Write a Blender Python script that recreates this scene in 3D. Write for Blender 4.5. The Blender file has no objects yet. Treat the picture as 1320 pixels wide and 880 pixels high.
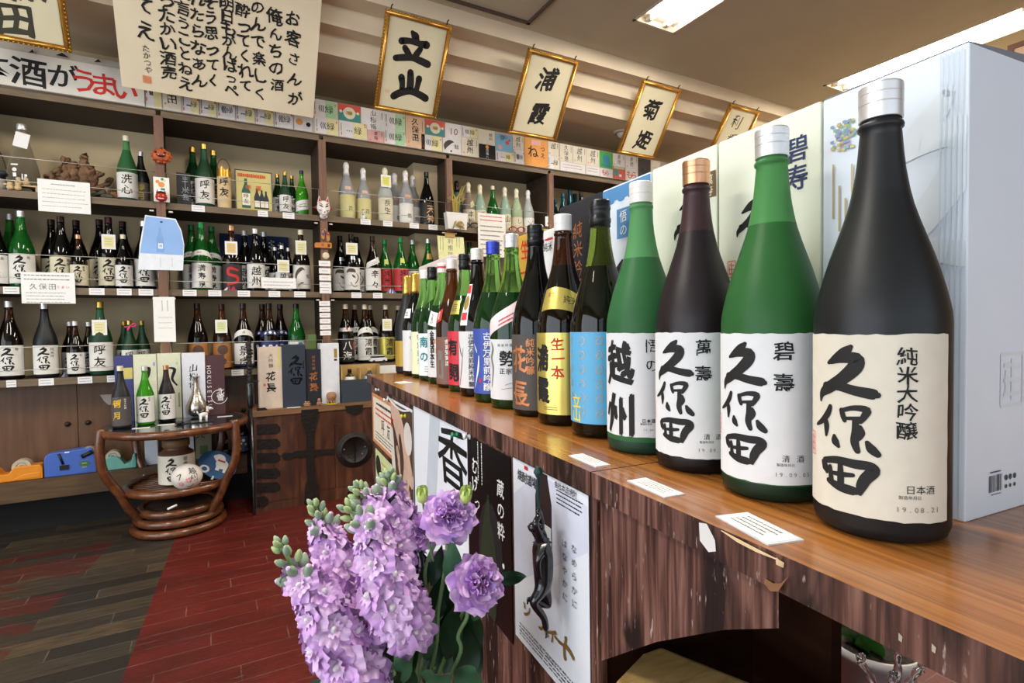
import bpy, bmesh, math, random
from mathutils import Vector, Matrix
random.seed(7)
C = bpy.context.scene
# ------------------------------------------------------------------ camera, light, exposure
CAMZ = 1.05
YAW, PIT, ROL, FPX = math.radians(29.136), math.radians(-1.681), math.radians(-0.852), 695.8
def cam_axes():
    cy, sy, cp, sp = math.cos(YAW), math.sin(YAW), math.cos(PIT), math.sin(PIT)
    f = Vector((sy*cp, cy*cp, sp)); r = Vector((cy, -sy, 0)); u = r.cross(f)
    return math.cos(ROL)*r + math.sin(ROL)*u, math.cos(ROL)*u - math.sin(ROL)*r, f
RR, UU, FF = cam_axes()
cam = bpy.data.cameras.new('camera'); cam.sensor_width = 36; cam.lens = FPX/1320*36
cam.clip_start = .02
cob = bpy.data.objects.new('camera', cam); C.collection.objects.link(cob)
cob.matrix_world = Matrix(((RR.x, UU.x, -FF.x, 0), (RR.y, UU.y, -FF.y, 0), (RR.z, UU.z, -FF.z, CAMZ), (0, 0, 0, 1)))
C.camera = cob
C.view_settings.view_transform = 'Standard'; C.view_settings.look = 'None'
C.view_settings.gamma = 1; C.view_settings.use_curve_mapping = False
C.view_settings.exposure = 0.0
w = bpy.data.worlds.new('daylight_sky'); C.world = w; w.use_nodes = True
w.node_tree.nodes['Background'].inputs[0].default_value = (.75, .87, 1, 1)
w.node_tree.nodes['Background'].inputs[1].default_value = 1.0
C.cycles.max_bounces = 8; C.cycles.transmission_bounces = 8; C.cycles.glossy_bounces = 4; C.cycles.diffuse_bounces = 5
C.cycles.caustics_refractive = False; C.cycles.caustics_reflective = False
C.cycles.sample_clamp_indirect = 5
def area(name, loc, rot, sx, sy, power, col):
    l = bpy.data.lights.new(name, 'AREA'); l.shape = 'RECTANGLE'; l.size = sx; l.size_y = sy; l.energy = power; l.color = col
    o = bpy.data.objects.new(name, l); C.collection.objects.link(o); o.location = loc; o.rotation_euler = rot
    return o
# daylight through the shop front behind the camera (in the plane of the glazing), and through the side window
area('shopfront_daylight', (-.4, -2.93, 1.45), (math.radians(90), 0, 0), 5.6, 2.1, 36, (.76, .88, 1))
area('side_window_daylight', (-3.43, .1, 1.4), (math.radians(90), 0, math.radians(-90)), 4.9, 2.3, 130, (.88, .94, 1))
LAMPS = [(2.60, 2.04), (4.67, 2.04), (.45, 1.2), (-1.7, 1.2)]  # the last two are unseen, added to light the shelves
LAMP_POWER = 40
for i, (x, y) in enumerate(LAMPS):
    area('tube_light', (x, y, 2.998), (0, 0, 0), .31, 1.25, LAMP_POWER, (1, .955, .89))

# ------------------------------------------------------------------ helpers
def ray(px, py):
    return RR*((px-660)/FPX) + UU*((440-py)/FPX) + FF
def at(px, py, Y):                                   # point on the plane y = Y seen at a pixel
    d = ray(px, py); d = d*(Y/d.y); return Vector((d.x, d.y, d.z+CAMZ))
def atz(px, py, Z):
    d = ray(px, py); d = d*((Z-CAMZ)/d.z); return Vector((d.x, d.y, Z))
def project(P):
    q = Vector(P) - Vector((0, 0, CAMZ)); z = q.dot(FF)
    return 660+FPX*q.dot(RR)/z, 440-FPX*q.dot(UU)/z
def height_at(x, y, py):                             # z of the vertical through (x,y) that shows at pixel row py
    lo, hi = -1.0, 4.0
    for _ in range(50):
        m = (lo+hi)/2
        if project((x, y, m))[1] > py: lo = m
        else: hi = m
    return lo
WA = math.radians(4.461); CW, SW = math.cos(WA), math.sin(WA)
def ctr(cx, cy, z=0): return Vector((cx*CW+cy*SW, -cx*SW+cy*CW, z))     # counter coordinates -> world
def toctr(P): return Vector((P[0]*CW-P[1]*SW, P[0]*SW+P[1]*CW, P[2]))
def at_ctr(px, py, cx):                              # point on a plane parallel to the counter front, in counter coordinates
    d = toctr(ray(px, py)); d = d*(cx/d.x); return Vector((d.x, d.y, d.z+CAMZ))

def lin(h):
    if not isinstance(h, str): return tuple(h)
    h = h.lstrip('#'); v = [int(h[i:i+2], 16)/255 for i in (0, 2, 4)]
    return tuple(c/12.92 if c <= .04045 else ((c+.055)/1.055)**2.4 for c in v)
MATS = {}
def M(name, col='808080', rough=.5, metal=0, spec=.5, trans=0, ior=1.45, coat=0, var=.05, vs=25, bump=0, bs=60, emit=0, sub=0, scale=None, alpha=1):
    if name in MATS: return MATS[name]
    m = bpy.data.materials.new(name); m.use_nodes = True; nt = m.node_tree; b = nt.nodes['Principled BSDF']
    c = lin(col)
    I = b.inputs
    I['Roughness'].default_value = rough; I['Metallic'].default_value = metal; I['Specular IOR Level'].default_value = spec
    I['Transmission Weight'].default_value = trans; I['IOR'].default_value = ior; I['Coat Weight'].default_value = coat
    I['Coat Roughness'].default_value = .08; I['Alpha'].default_value = alpha
    if sub: I['Subsurface Weight'].default_value = sub; I['Subsurface Radius'].default_value = (.02, .02, .02); I['Subsurface Scale'].default_value = .5
    tc = nt.nodes.new('ShaderNodeTexCoord'); mp = nt.nodes.new('ShaderNodeMapping'); nt.links.new(tc.outputs['Object'], mp.inputs[0])
    if scale: mp.inputs['Scale'].default_value = scale
    n = nt.nodes.new('ShaderNodeTexNoise'); n.inputs['Scale'].default_value = vs; n.inputs['Detail'].default_value = 4
    nt.links.new(mp.outputs[0], n.inputs['Vector'])
    r = nt.nodes.new('ShaderNodeValToRGB'); nt.links.new(n.outputs['Fac'], r.inputs[0])
    r.color_ramp.elements[0].position = .3; r.color_ramp.elements[1].position = .7
    r.color_ramp.elements[0].color = [x*(1-var) for x in c]+[1]; r.color_ramp.elements[1].color = [min(1, x*(1+var)) for x in c]+[1]
    nt.links.new(r.outputs[0], I['Base Color'])
    if emit: nt.links.new(r.outputs[0], I['Emission Color']); I['Emission Strength'].default_value = emit
    if bump:
        n2 = nt.nodes.new('ShaderNodeTexNoise'); n2.inputs['Scale'].default_value = bs; nt.links.new(mp.outputs[0], n2.inputs['Vector'])
        bp = nt.nodes.new('ShaderNodeBump'); bp.inputs['Strength'].default_value = bump; bp.inputs['Distance'].default_value = .01
        nt.links.new(n2.outputs['Fac'], bp.inputs['Height']); nt.links.new(bp.outputs[0], I['Normal'])
    MATS[name] = m
    return m
def WOOD(name, cols, scale=(1, 1, 1), vs=6, rough=.4, bump=.1, detail=6, dist=.4, coat=0, spec=.5, pos=(.25, .5, .75), plank=None):
    """grain: a noise stretched by scale; plank=(axis, width, depth) darkens the joints between boards"""
    if name in MATS: return MATS[name]
    m = bpy.data.materials.new(name); m.use_nodes = True; nt = m.node_tree; b = nt.nodes['Principled BSDF']; L = nt.links.new
    b.inputs['Roughness'].default_value = rough; b.inputs['Coat Weight'].default_value = coat; b.inputs['Specular IOR Level'].default_value = spec
    b.inputs['Coat Roughness'].default_value = .12
    tc = nt.nodes.new('ShaderNodeTexCoord'); mp = nt.nodes.new('ShaderNodeMapping'); L(tc.outputs['Object'], mp.inputs[0]); mp.inputs['Scale'].default_value = scale
    n = nt.nodes.new('ShaderNodeTexNoise'); n.inputs['Scale'].default_value = vs; n.inputs['Detail'].default_value = detail; n.inputs['Distortion'].default_value = dist
    L(mp.outputs[0], n.inputs['Vector'])
    r = nt.nodes.new('ShaderNodeValToRGB'); L(n.outputs['Fac'], r.inputs[0])
    e = r.color_ramp.elements
    while len(e) < len(cols): e.new(.5)
    for i, c in enumerate(cols): e[i].position = pos[i] if i < len(pos) else i/(len(cols)-1); e[i].color = lin(c)+(1,)
    out = r.outputs[0]
    if plank:
        ax, wd, dk = plank
        sep = nt.nodes.new('ShaderNodeSeparateXYZ'); L(tc.outputs['Object'], sep.inputs[0])
        dv = nt.nodes.new('ShaderNodeMath'); dv.operation = 'DIVIDE'; L(sep.outputs[ax], dv.inputs[0]); dv.inputs[1].default_value = wd
        fr = nt.nodes.new('ShaderNodeMath'); fr.operation = 'FRACT'; L(dv.outputs[0], fr.inputs[0])
        lt = nt.nodes.new('ShaderNodeMath'); lt.operation = 'LESS_THAN'; L(fr.outputs[0], lt.inputs[0]); lt.inputs[1].default_value = .05
        mx = nt.nodes.new('ShaderNodeMix'); mx.data_type = 'RGBA'; L(lt.outputs[0], mx.inputs[0]); L(out, mx.inputs[6]); mx.inputs[7].default_value = lin(dk)+(1,)
        out = mx.outputs[2]
    L(out, b.inputs['Base Color'])
    if bump:
        bp = nt.nodes.new('ShaderNodeBump'); bp.inputs['Strength'].default_value = bump; bp.inputs['Distance'].default_value = .005
        L(n.outputs['Fac'], bp.inputs['Height']); L(bp.outputs[0], b.inputs['Normal'])
    MATS[name] = m
    return m

# ------------------------------------------------------------------ mesh builder
class MB:
    def __init__(s): s.v = []; s.f = []; s.m = []; s.mats = []; s.sm = []; s.X = None
    def mi(s, m):
        if m not in s.mats: s.mats.append(m)
        return s.mats.index(m)
    def add(s, vs, fs, m, smooth=False, xf=None):
        b = len(s.v); k = s.mi(m)
        for p in vs:
            p = Vector(p)
            if xf: p = xf @ p
            if s.X: p = s.X @ p
            s.v.append(tuple(p))
        for f in fs: s.f.append([b+i for i in f]); s.m.append(k); s.sm.append(smooth)
        return s
    def box(s, c, d, m, xf=None, bev=0):
        x, y, z = d[0]/2, d[1]/2, d[2]/2
        if bev:
            bm = bmesh.new(); bmesh.ops.create_cube(bm, size=1, matrix=Matrix.Diagonal((d[0], d[1], d[2], 1)))
            bmesh.ops.bevel(bm, geom=bm.edges[:], offset=bev, segments=2, affect='EDGES', profile=.5)
            s.bm(bm, m, Matrix.Translation(c) if not xf else xf @ Matrix.Translation(c)); bm.free(); return s
        vs = [(c[0]+i*x, c[1]+j*y, c[2]+k*z) for i in (-1, 1) for j in (-1, 1) for k in (-1, 1)]
        return s.add(vs, [(0, 1, 3, 2), (4, 6, 7, 5), (0, 4, 5, 1), (2, 3, 7, 6), (0, 2, 6, 4), (1, 5, 7, 3)], m, False, xf)
    def b2(s, lo, hi, m, **k):
        return s.box([(a+b)/2 for a, b in zip(lo, hi)], [b-a for a, b in zip(lo, hi)], m, **k)
    def bm(s, bm, m, xf=None, smooth=False):
        bm.verts.index_update()
        return s.add([v.co[:] for v in bm.verts], [[v.index for v in f.verts] for f in bm.faces], m, smooth, xf)
    def lathe(s, prof, m, seg=24, xf=None, smooth=True, mfun=None, cap=True):
        vs = []; fs = []
        for (r, z) in prof:
            for i in range(seg):
                a = 2*math.pi*i/seg; vs.append((r*math.cos(a), r*math.sin(a), z))
        n = len(prof)
        groups = {}
        for j in range(n-1):
            mm = mfun((prof[j][1]+prof[j+1][1])/2) if mfun else m
            for i in range(seg):
                k = (i+1) % seg
                groups.setdefault(mm, []).append((j*seg+i, j*seg+k, (j+1)*seg+k, (j+1)*seg+i))
        if cap:
            mm0 = mfun(prof[0][1]) if mfun else m; mm1 = mfun(prof[-1][1]) if mfun else m
            if prof[0][0] > 1e-5: groups.setdefault(mm0, []).append(tuple(range(seg-1, -1, -1)))
            if prof[-1][0] > 1e-5: groups.setdefault(mm1, []).append(tuple((n-1)*seg+i for i in range(seg)))
        first = True; b = len(s.v)
        for mm, ff in groups.items():
            if first: s.add(vs, ff, mm, smooth, xf); first = False
            else:
                k = s.mi(mm)
                for f in ff: s.f.append([b+i for i in f]); s.m.append(k); s.sm.append(smooth)
        return s
    def tube(s, pts, rad, m, seg=8, closed=False, smooth=True, xf=None, flat=1.0):
        pts = [Vector(p) for p in pts]; n = len(pts)
        rs = rad if isinstance(rad, (list, tuple)) else [rad]*n
        vs = []; up = Vector((0, 0, 1)); prev = None
        for i, p in enumerate(pts):
            a = pts[(i-1) % n] if (closed or i > 0) else p; b = pts[(i+1) % n] if (closed or i < n-1) else p
            t = (b-a)
            if t.length < 1e-9: t = Vector((0, 0, 1))
            t.normalize()
            if prev is None:
                ref = up if abs(t.z) < .9 else Vector((1, 0, 0)); nx = t.cross(ref).normalized()
            else:
                nx = (prev - t*prev.dot(t)); nx = nx.normalized() if nx.length > 1e-6 else t.orthogonal().normalized()
            prev = nx; ny = t.cross(nx)
            for k in range(seg):
                an = 2*math.pi*k/seg; vs.append(p + nx*math.cos(an)*rs[i] + ny*math.sin(an)*rs[i]*flat)
        fs = []
        for i in range(n if closed else n-1):
            j = (i+1) % n
            for k in range(seg):
                l = (k+1) % seg; fs.append((i*seg+k, i*seg+l, j*seg+l, j*seg+k))
        if not closed: fs.append(tuple(range(seg-1, -1, -1))); fs.append(tuple((n-1)*seg+k for k in range(seg)))
        return s.add(vs, fs, m, smooth, xf)
    def ball(s, c, r, m, sub=2, xf=None, noise=0, seed=0, nf=3.0):
        bm = bmesh.new(); bmesh.ops.create_icosphere(bm, subdivisions=sub, radius=1)
        r = (r, r, r) if not isinstance(r, (tuple, list)) else r
        for v in bm.verts:
            if noise:
                q = v.co*nf; v.co *= 1+noise*(math.sin(q.x*2.1+seed)+math.sin(q.y*2.7+seed*1.7)+math.sin(q.z*2.3+seed*.6)+.6*math.sin((q.x+q.y+q.z)*3.1+seed))/2.5
            v.co = Vector((v.co.x*r[0]+c[0], v.co.y*r[1]+c[1], v.co.z*r[2]+c[2]))
        s.bm(bm, m, xf, True); bm.free(); return s
    def prism(s, poly, d, m, xf=None, bev=0):
        """2-D outline (x,z) extruded along y from -d/2 to d/2"""
        n = len(poly); vs = [(x, -d/2, z) for x, z in poly]+[(x, d/2, z) for x, z in poly]
        fs = [tuple(range(n)), tuple(range(2*n-1, n-1, -1))]+[(i, n+i, n+(i+1) % n, (i+1) % n) for i in range(n)]
        if bev:
            bm = bmesh.new(); bv = [bm.verts.new(v) for v in vs]
            for f in fs: bm.faces.new([bv[i] for i in f])
            bmesh.ops.recalc_face_normals(bm, faces=bm.faces[:])
            bmesh.ops.bevel(bm, geom=bm.edges[:], offset=bev, segments=2, affect='EDGES', profile=.5)
            s.bm(bm, m, xf); bm.free(); return s
        return s.add(vs, fs, m, False, xf)
    def mesh(s, name):
        me = bpy.data.meshes.new(name); me.from_pydata(s.v, [], s.f)
        for m in s.mats: me.materials.append(m)
        me.polygons.foreach_set('material_index', s.m); me.polygons.foreach_set('use_smooth', s.sm); me.update()
        return me
    def build(s, name, parent=None, loc=None, fix=True):
        me = s.mesh(name)
        if fix and len(s.f) < 60000:
            bm = bmesh.new(); bm.from_mesh(me)
            bmesh.ops.recalc_face_normals(bm, faces=bm.faces[:]); bm.to_mesh(me); bm.free()
        return link(name, me, parent, loc)
def link(name, me, parent=None, loc=None):
    o = bpy.data.objects.new(name, me); C.collection.objects.link(o)
    if parent: o.parent = parent
    if loc is not None: o.location = loc
    return o
def tag(o, label=None, cat=None, group=None, kind=None):
    if label: o['label'] = label
    if cat: o['category'] = cat
    if group: o['group'] = group
    if kind: o['kind'] = kind
    return o
def thing(name, label, cat, loc=(0, 0, 0), rz=0, group=None, scale=1):
    o = bpy.data.objects.new(name, None); C.collection.objects.link(o); o.location = loc; o.rotation_euler = (0, 0, rz)
    o.scale = (scale,)*3; o.empty_display_size = .05
    return tag(o, label, cat, group)
def struct(o): o['kind'] = 'structure'; return o
def shift(pts, d): return [(p[0]+d[0], p[1]+d[1], p[2]+d[2]) for p in pts]
def arc(c, r, a0, a1, n, plane='xz'):
    out = []
    for i in range(n+1):
        a = math.radians(a0+(a1-a0)*i/n)
        if plane == 'xz': out.append((c[0]+r*math.cos(a), c[1], c[2]+r*math.sin(a)))
        else: out.append((c[0]+r*math.cos(a), c[1]+r*math.sin(a), c[2]))
    return out
def spline(pts, n=6):
    """Catmull-Rom through points (any dimension)"""
    P = [tuple(p) for p in pts]; P = [P[0]]+P+[P[-1]]; out = []
    for i in range(1, len(P)-2):
        for k in range(n):
            t = k/n; a, b, c, d = P[i-1], P[i], P[i+1], P[i+2]
            out.append(tuple(.5*(2*b[j]+(c[j]-a[j])*t+(2*a[j]-5*b[j]+4*c[j]-d[j])*t*t+(3*b[j]-a[j]-3*c[j]+d[j])*t**3) for j in range(len(b))))
    out.append(P[-2]); return out

# ------------------------------------------------------------------ lettering
GLY = {}
def load_glyphs(chars, offset=0.0, key=0):
    obs = []
    for ch in chars:
        cu = bpy.data.curves.new('g', 'FONT'); cu.body = ch; cu.size = 1; cu.resolution_u = 2; cu.fill_mode = 'FRONT'; cu.offset = offset
        o = bpy.data.objects.new('g', cu); C.collection.objects.link(o); obs.append((ch, o, cu))
    dg = bpy.context.evaluated_depsgraph_get(); dg.update()
    for ch, o, cu in obs:
        me = o.evaluated_get(dg).to_mesh()
        me.calc_loop_triangles()
        GLY[(ch, key)] = ([(v.co.x, v.co.y) for v in me.vertices], [tuple(t.vertices) for t in me.loop_triangles])
    for ch, o, cu in obs:
        bpy.data.objects.remove(o); bpy.data.curves.remove(cu)
TEXTS = set('立山浦霞菊姫利根田酒がうまい一お客さん俺ちの楽しく酔ってれ明日もばっぺそう思たらなあ言ことねえかい海売つや久保純米大吟醸萬壽碧越州悟清製造年月翠寿古伊万里前勢正宗花長生本香むげ蔵粋焼酎道場なめにはやかソスイート呼友満泉辛々洗心得北雪桜緑川幸福鯰辞景虎天神八海雲純三星丸紅楯紙祝特別有開金賞受栓酵母鮎招日焼麹黒白瀧玄鶴竹梅松鳥井石原乃井真澄山廃樽平味淋')
TEXTS |= set('会社千でぎ東南々六桃招弥南ねへ狗吹狐鯛上弘')
TEXTB = set('ABCDEFGHIJKLMNOPQRSTUVWXYZ0123456789./-')
load_glyphs(TEXTS, 0, 0); load_glyphs(TEXTS, .012, 1); load_glyphs(TEXTB, 0, 0)
def glyph(ch, size, bold=0, wob=.0, seed=0, slant=0.0):
    """outline triangles of one character, centred, in metres"""
    vs, ts = GLY.get((ch, bold)) or GLY.get((ch, 0)) or ([], [])
    if not vs: return [], []
    if ch in TEXTB:
        x0 = min(v[0] for v in vs); x1 = max(v[0] for v in vs); cx, cy = (x0+x1)/2, .35
    else: cx, cy = .5, .38
    out = []
    for x, y in vs:
        X, Y = x-cx, y-cy
        if wob:
            X, Y = X+wob*math.sin(7*Y+seed)+.5*wob*math.sin(13*X+seed*2), Y+wob*math.sin(6*X+seed*1.3)+wob*X*.6
        out.append(((X+slant*Y)*size, Y*size))
    return out, ts
def ink_text(s, u, v, size, vertical=True, pitch=1.05, bold=0, wob=.02, aspect=1.0, slant=0.0, fat=0):
    """list of (verts, tris); u,v = centre of the first character"""
    out = []
    for i, ch in enumerate(s):
        if ch == ' ': continue
        g, t = glyph(ch, size, bold, wob, seed=i*1.7+u*91, slant=slant)
        du, dv = (0, -i*pitch*size) if vertical else (i*pitch*size*aspect, 0)
        for fx, fy in ([(0, 0)] if not fat else [(-fat, -fat*.5), (fat, fat*.5), (-fat*.4, fat), (fat*.4, -fat)]):
            out.append(([(x*aspect+u+du+fx*size, y+v+dv+fy*size) for x, y in g], t))
    return out
def ink_stroke(pts, m=4):
    """brush stroke: list of (u, v, width)"""
    P = spline(pts, m); L = []; R = []
    n = len(P)
    for i, (x, y, wd) in enumerate(P):
        a = P[max(0, i-1)]; b = P[min(n-1, i+1)]; tx, ty = b[0]-a[0], b[1]-a[1]; l = math.hypot(tx, ty) or 1e-9
        nx, ny = -ty/l, tx/l; L.append((x+nx*wd/2, y+ny*wd/2)); R.append((x-nx*wd/2, y-ny*wd/2))
    vs = L+R; ts = []
    for i in range(n-1): ts += [(i, i+1, n+i), (i+1, n+i+1, n+i)]
    # rounded ends
    for (x, y, wd) in (P[0], P[-1]):
        b = len(vs); vs.append((x, y))
        for k in range(8): vs.append((x+wd/2*math.cos(k*math.pi/4), y+wd/2*math.sin(k*math.pi/4)))
        ts += [(b, b+1+k, b+1+(k+1) % 8) for k in range(8)]
    return (vs, ts)
def ink_poly(pts):
    return (list(pts), [(0, i, i+1) for i in range(1, len(pts)-1)])
def ink_rect(u, v, w_, h): return ink_poly([(u-w_/2, v-h/2), (u+w_/2, v-h/2), (u+w_/2, v+h/2), (u-w_/2, v+h/2)])
def ink_disc(u, v, r, n=14, ry=None): return ink_poly([(u+r*math.cos(2*math.pi*i/n), v+(ry or r)*math.sin(2*math.pi*i/n)) for i in range(n)])
def ink_lines(u, v, w_, n, pitch, th, seed=0, vertical=False):
    """rows of illegible print as broken dashes"""
    rnd = random.Random(seed); out = []
    for i in range(n):
        x = -w_/2
        while x < w_/2*(.6+.4*rnd.random()):
            l = w_*rnd.uniform(.03, .10)
            a, b = (x+l/2, -i*pitch)
            out.append(ink_rect(u+a, v+b, l*.8, th*rnd.uniform(.7, 1)) if not vertical else ink_rect(u+b, v-a, th*rnd.uniform(.7, 1), l*.8))
            x += l
    return out
def clip_strip(tri, a, b):
    def half(poly, k, sgn):
        out = []
        for i in range(len(poly)):
            p, q = poly[i], poly[(i+1) % len(poly)]
            ip, iq = sgn*(p[0]-k) >= 0, sgn*(q[0]-k) >= 0
            if ip: out.append(p)
            if ip != iq:
                t = (k-p[0])/(q[0]-p[0]); out.append((k, p[1]+t*(q[1]-p[1])))
        return out
    return half(half(tri, a, 1), b, -1)
def clip_box(inks, u0, u1, v0, v1):
    out = []
    for vs, ts in inks:
        if all(u0 <= u <= u1 and v0 <= v <= v1 for u, v in vs): out.append((vs, ts)); continue
        for t in ts:
            P = [vs[i] for i in t]
            for ax, k, sg in ((0, u0, 1), (0, u1, -1), (1, v0, 1), (1, v1, -1)):
                Q = []
                for i in range(len(P)):
                    p, q = P[i], P[(i+1) % len(P)]; ip, iq = sg*(p[ax]-k) >= 0, sg*(q[ax]-k) >= 0
                    if ip: Q.append(p)
                    if ip != iq: f = (k-p[ax])/(q[ax]-p[ax]); Q.append((p[0]+f*(q[0]-p[0]), p[1]+f*(q[1]-p[1])))
                P = Q
                if len(P) < 3: break
            if len(P) > 2: out.append((P, [tuple(range(len(P)))]))
    return out
def put_ink(mb, inks, m, fn, step=None, box=None):
    """map inked shapes through fn(u,v)->point; step slices them into strips so that they follow a curved surface"""
    if box: inks = clip_box(inks, *box)
    base_fn = fn
    for i, (vs, ts) in enumerate(inks):
        off = (i % 7)*.00003                         # later strokes lie a hair above earlier ones
        if off:
            def fn(u, v, off=off):
                p = Vector(base_fn(u, v)); n = (Vector(base_fn(u+.0005, v))-p).cross(Vector(base_fn(u, v+.0005))-p)
                return tuple(p+n.normalized()*off)
        else: fn = base_fn
        if not step: mb.add([fn(u, v) for u, v in vs], ts, m, False); continue
        for t in ts:
            tri = [vs[k] for k in t]; lo = min(p[0] for p in tri); hi = max(p[0] for p in tri)
            k = math.floor(lo/step)
            while k*step < hi:
                poly = clip_strip(tri, k*step, (k+1)*step)
                if len(poly) > 2: mb.add([fn(u, v) for u, v in poly], [tuple(range(len(poly)))], m, True)
                k += 1
INK = M('black_ink', '161413', .7); REDINK = M('red_ink', 'c8281e', .6); WHITEINK = M('white_ink', 'f2f0ec', .6)
GOLDINK = M('gold_ink', 'c99a3c', .35, metal=.6); COPPERINK = M('copper_ink', 'c07a4a', .4, metal=.4); GREYINK = M('grey_ink', '77736e', .7)
PAPER = M('white_paper', 'f0eee9', .75, var=.02); CREAM = M('cream_paper', 'eae2cf', .75, var=.03)
# ------------------------------------------------------------------ room shell
CEIL = 3.0; YB = 3.96                                # ceiling height, wall behind the shelves
XL, XR, YF = -3.5, 5.35, -3.0
WALL = M('wall_plaster', 'c6b18c', .85, var=.04, vs=3, bump=.05, bs=40)
COVE = M('cove_plaster', 'dccbb0', .85, var=.04, vs=4, bump=.03)
CEILM = M('ceiling_plaster', 'c0b9a3', .9, var=.04, vs=3, bump=.04, bs=90)
def floor_material():
    m = bpy.data.materials.new('painted_floorboards'); m.use_nodes = True; nt = m.node_tree; L = nt.links.new; N = nt.nodes.new
    b = nt.nodes['Principled BSDF']; b.inputs['Roughness'].default_value = .42; b.inputs['Specular IOR Level'].default_value = .35
    tc = N('ShaderNodeTexCoord'); sep = N('ShaderNodeSeparateXYZ'); L(tc.outputs['Object'], sep.inputs[0])
    def math_(op, a, b_=None, c=None):
        n = N('ShaderNodeMath'); n.operation = op
        for i, v in enumerate((a, b_, c)):
            if v is None: continue
            if isinstance(v, (int, float)): n.inputs[i].default_value = v
            else: L(v, n.inputs[i])
        return n.outputs[0]
    def noise(scale, sx=1, sy=1, det=4):
        mp = N('ShaderNodeMapping'); L(tc.outputs['Object'], mp.inputs[0]); mp.inputs['Scale'].default_value = (sx, sy, 1)
        n = N('ShaderNodeTexNoise'); n.inputs['Scale'].default_value = scale; n.inputs['Detail'].default_value = det; L(mp.outputs[0], n.inputs['Vector']); return n.outputs['Fac']
    def ramp(f, stops):
        r = N('ShaderNodeValToRGB'); L(f, r.inputs[0]); e = r.color_ramp.elements
        while len(e) < len(stops): e.new(.5)
        for i, (p, c) in enumerate(stops): e[i].position = p; e[i].color = lin(c)+(1,)
        return r.outputs[0]
    def mix(f, a, b_):
        n = N('ShaderNodeMix'); n.data_type = 'RGBA'; L(f, n.inputs[0])
        for s, v in ((6, a), (7, b_)):
            if isinstance(v, str): n.inputs[s].default_value = lin(v)+(1,)
            else: L(v, n.inputs[s])
        return n.outputs[2]
    X, Y = sep.outputs[0], sep.outputs[1]
    row = math_('FLOOR', math_('DIVIDE', Y, .085))
    # boards: random length and tone per row
    wn = N('ShaderNodeTexWhiteNoise'); wn.noise_dimensions = '2D'
    cmb = N('ShaderNodeCombineXYZ'); L(row, cmb.inputs[0])
    seg = math_('FLOOR', math_('ADD', math_('DIVIDE', X, .62), math_('MULTIPLY', math_('FRACT', math_('MULTIPLY', row, .377)), 1.0)))
    L(seg, cmb.inputs[1]); L(cmb.outputs[0], wn.inputs['Vector'])
    tone = wn.outputs['Value']
    bare = ramp(tone, [(0, '231f1b'), (.35, '302b25'), (.6, '3a342b'), (.85, '5a4a35'), (1, '2b2823')])
    grain = noise(5, 2, 22, 6)
    bare = mix(ramp(grain, [(.35, '000000'), (.7, 'ffffff')]), bare, '2b2621')
    red = ramp(noise(3, 1, 3), [(.3, '4a1711'), (.7, '621f18')])
    wear = ramp(noise(9, 1.5, 8, 8), [(.70, '000000'), (.74, 'ffffff')])
    red = mix(wear, red, '5f4a44')
    scr = ramp(noise(24, .25, 9, 2), [(.70, '000000'), (.73, 'ffffff')])
    # main painted field on the right of a line nearly square to the shelves
    edge = math_('SUBTRACT', X, math_('MULTIPLY_ADD', Y, .062, -.385))
    f1 = math_('GREATER_THAN', edge, 0)
    # older, worn patch at the left
    patch = math_('MULTIPLY', math_('LESS_THAN', X, math_('MULTIPLY_ADD', Y, .16, -.98)), math_('LESS_THAN', Y, 3.33))
    worn = math_('MULTIPLY', patch, math_('GREATER_THAN', noise(4, .6, 3, 6), .46))
    col = mix(math_('MULTIPLY', worn, .75), bare, '4c1c19')
    col = mix(f1, col, red)
    col = mix(math_('MULTIPLY', scr, .35), col, '8d7f78')
    jy = math_('LESS_THAN', math_('FRACT', math_('DIVIDE', Y, .085)), .035)
    jx = math_('LESS_THAN', math_('FRACT', math_('ADD', math_('DIVIDE', X, .62), math_('FRACT', math_('MULTIPLY', row, .377)))), .006)
    j = math_('MAXIMUM', jy, jx)
    jn = math_('MULTIPLY', j, math_('MULTIPLY', math_('SUBTRACT', noise(6, 1, 3, 5), .30), 1.1)); jn = math_('MAXIMUM', jn, 0.0)
    col = mix(jn, col, '94847c')
    L(col, b.inputs['Base Color'])
    bp = N('ShaderNodeBump'); bp.inputs['Strength'].default_value = .25; bp.inputs['Distance'].default_value = .004
    L(math_('SUBTRACT', grain, math_('MULTIPLY', j, .6)), bp.inputs['Height']); L(bp.outputs[0], b.inputs['Normal'])
    return m
struct(MB().b2((XL, YF, -.08), (XR, YB+.1, 0), floor_material()).build('floor'))
struct(MB().b2((XL-.1, YB, 0), (XR+.1, YB+.12, CEIL), WALL).build('wall_back'))
struct(MB().b2((XR, YF, 0), (XR+.12, YB, CEIL), WALL).build('wall_right'))
mb = MB()                                            # left wall with a window opening
mb.b2((XL-.12, YF, 0), (XL, -2.4, CEIL), WALL); mb.b2((XL-.12, 2.6, 0), (XL, YB, CEIL), WALL)
mb.b2((XL-.12, -2.4, 0), (XL, 2.6, .3), WALL); mb.b2((XL-.12, -2.4, 2.5), (XL, 2.6, CEIL), WALL)
struct(mb.build('wall_left'))
mb = MB()                                            # shop front behind the camera
mb.b2((XL, YF-.12, 0), (-3.25, YF, CEIL), WALL); mb.b2((2.45, YF-.12, 0), (XR, YF, CEIL), WALL)
mb.b2((-3.25, YF-.12, 0), (2.45, YF, .35), WALL); mb.b2((-3.25, YF-.12, 2.55), (2.45, YF, CEIL), WALL)
struct(mb.build('wall_front'))
WFR = M('window_frame_aluminium', '6a625a', .4, metal=.7)
mb = MB()
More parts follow.
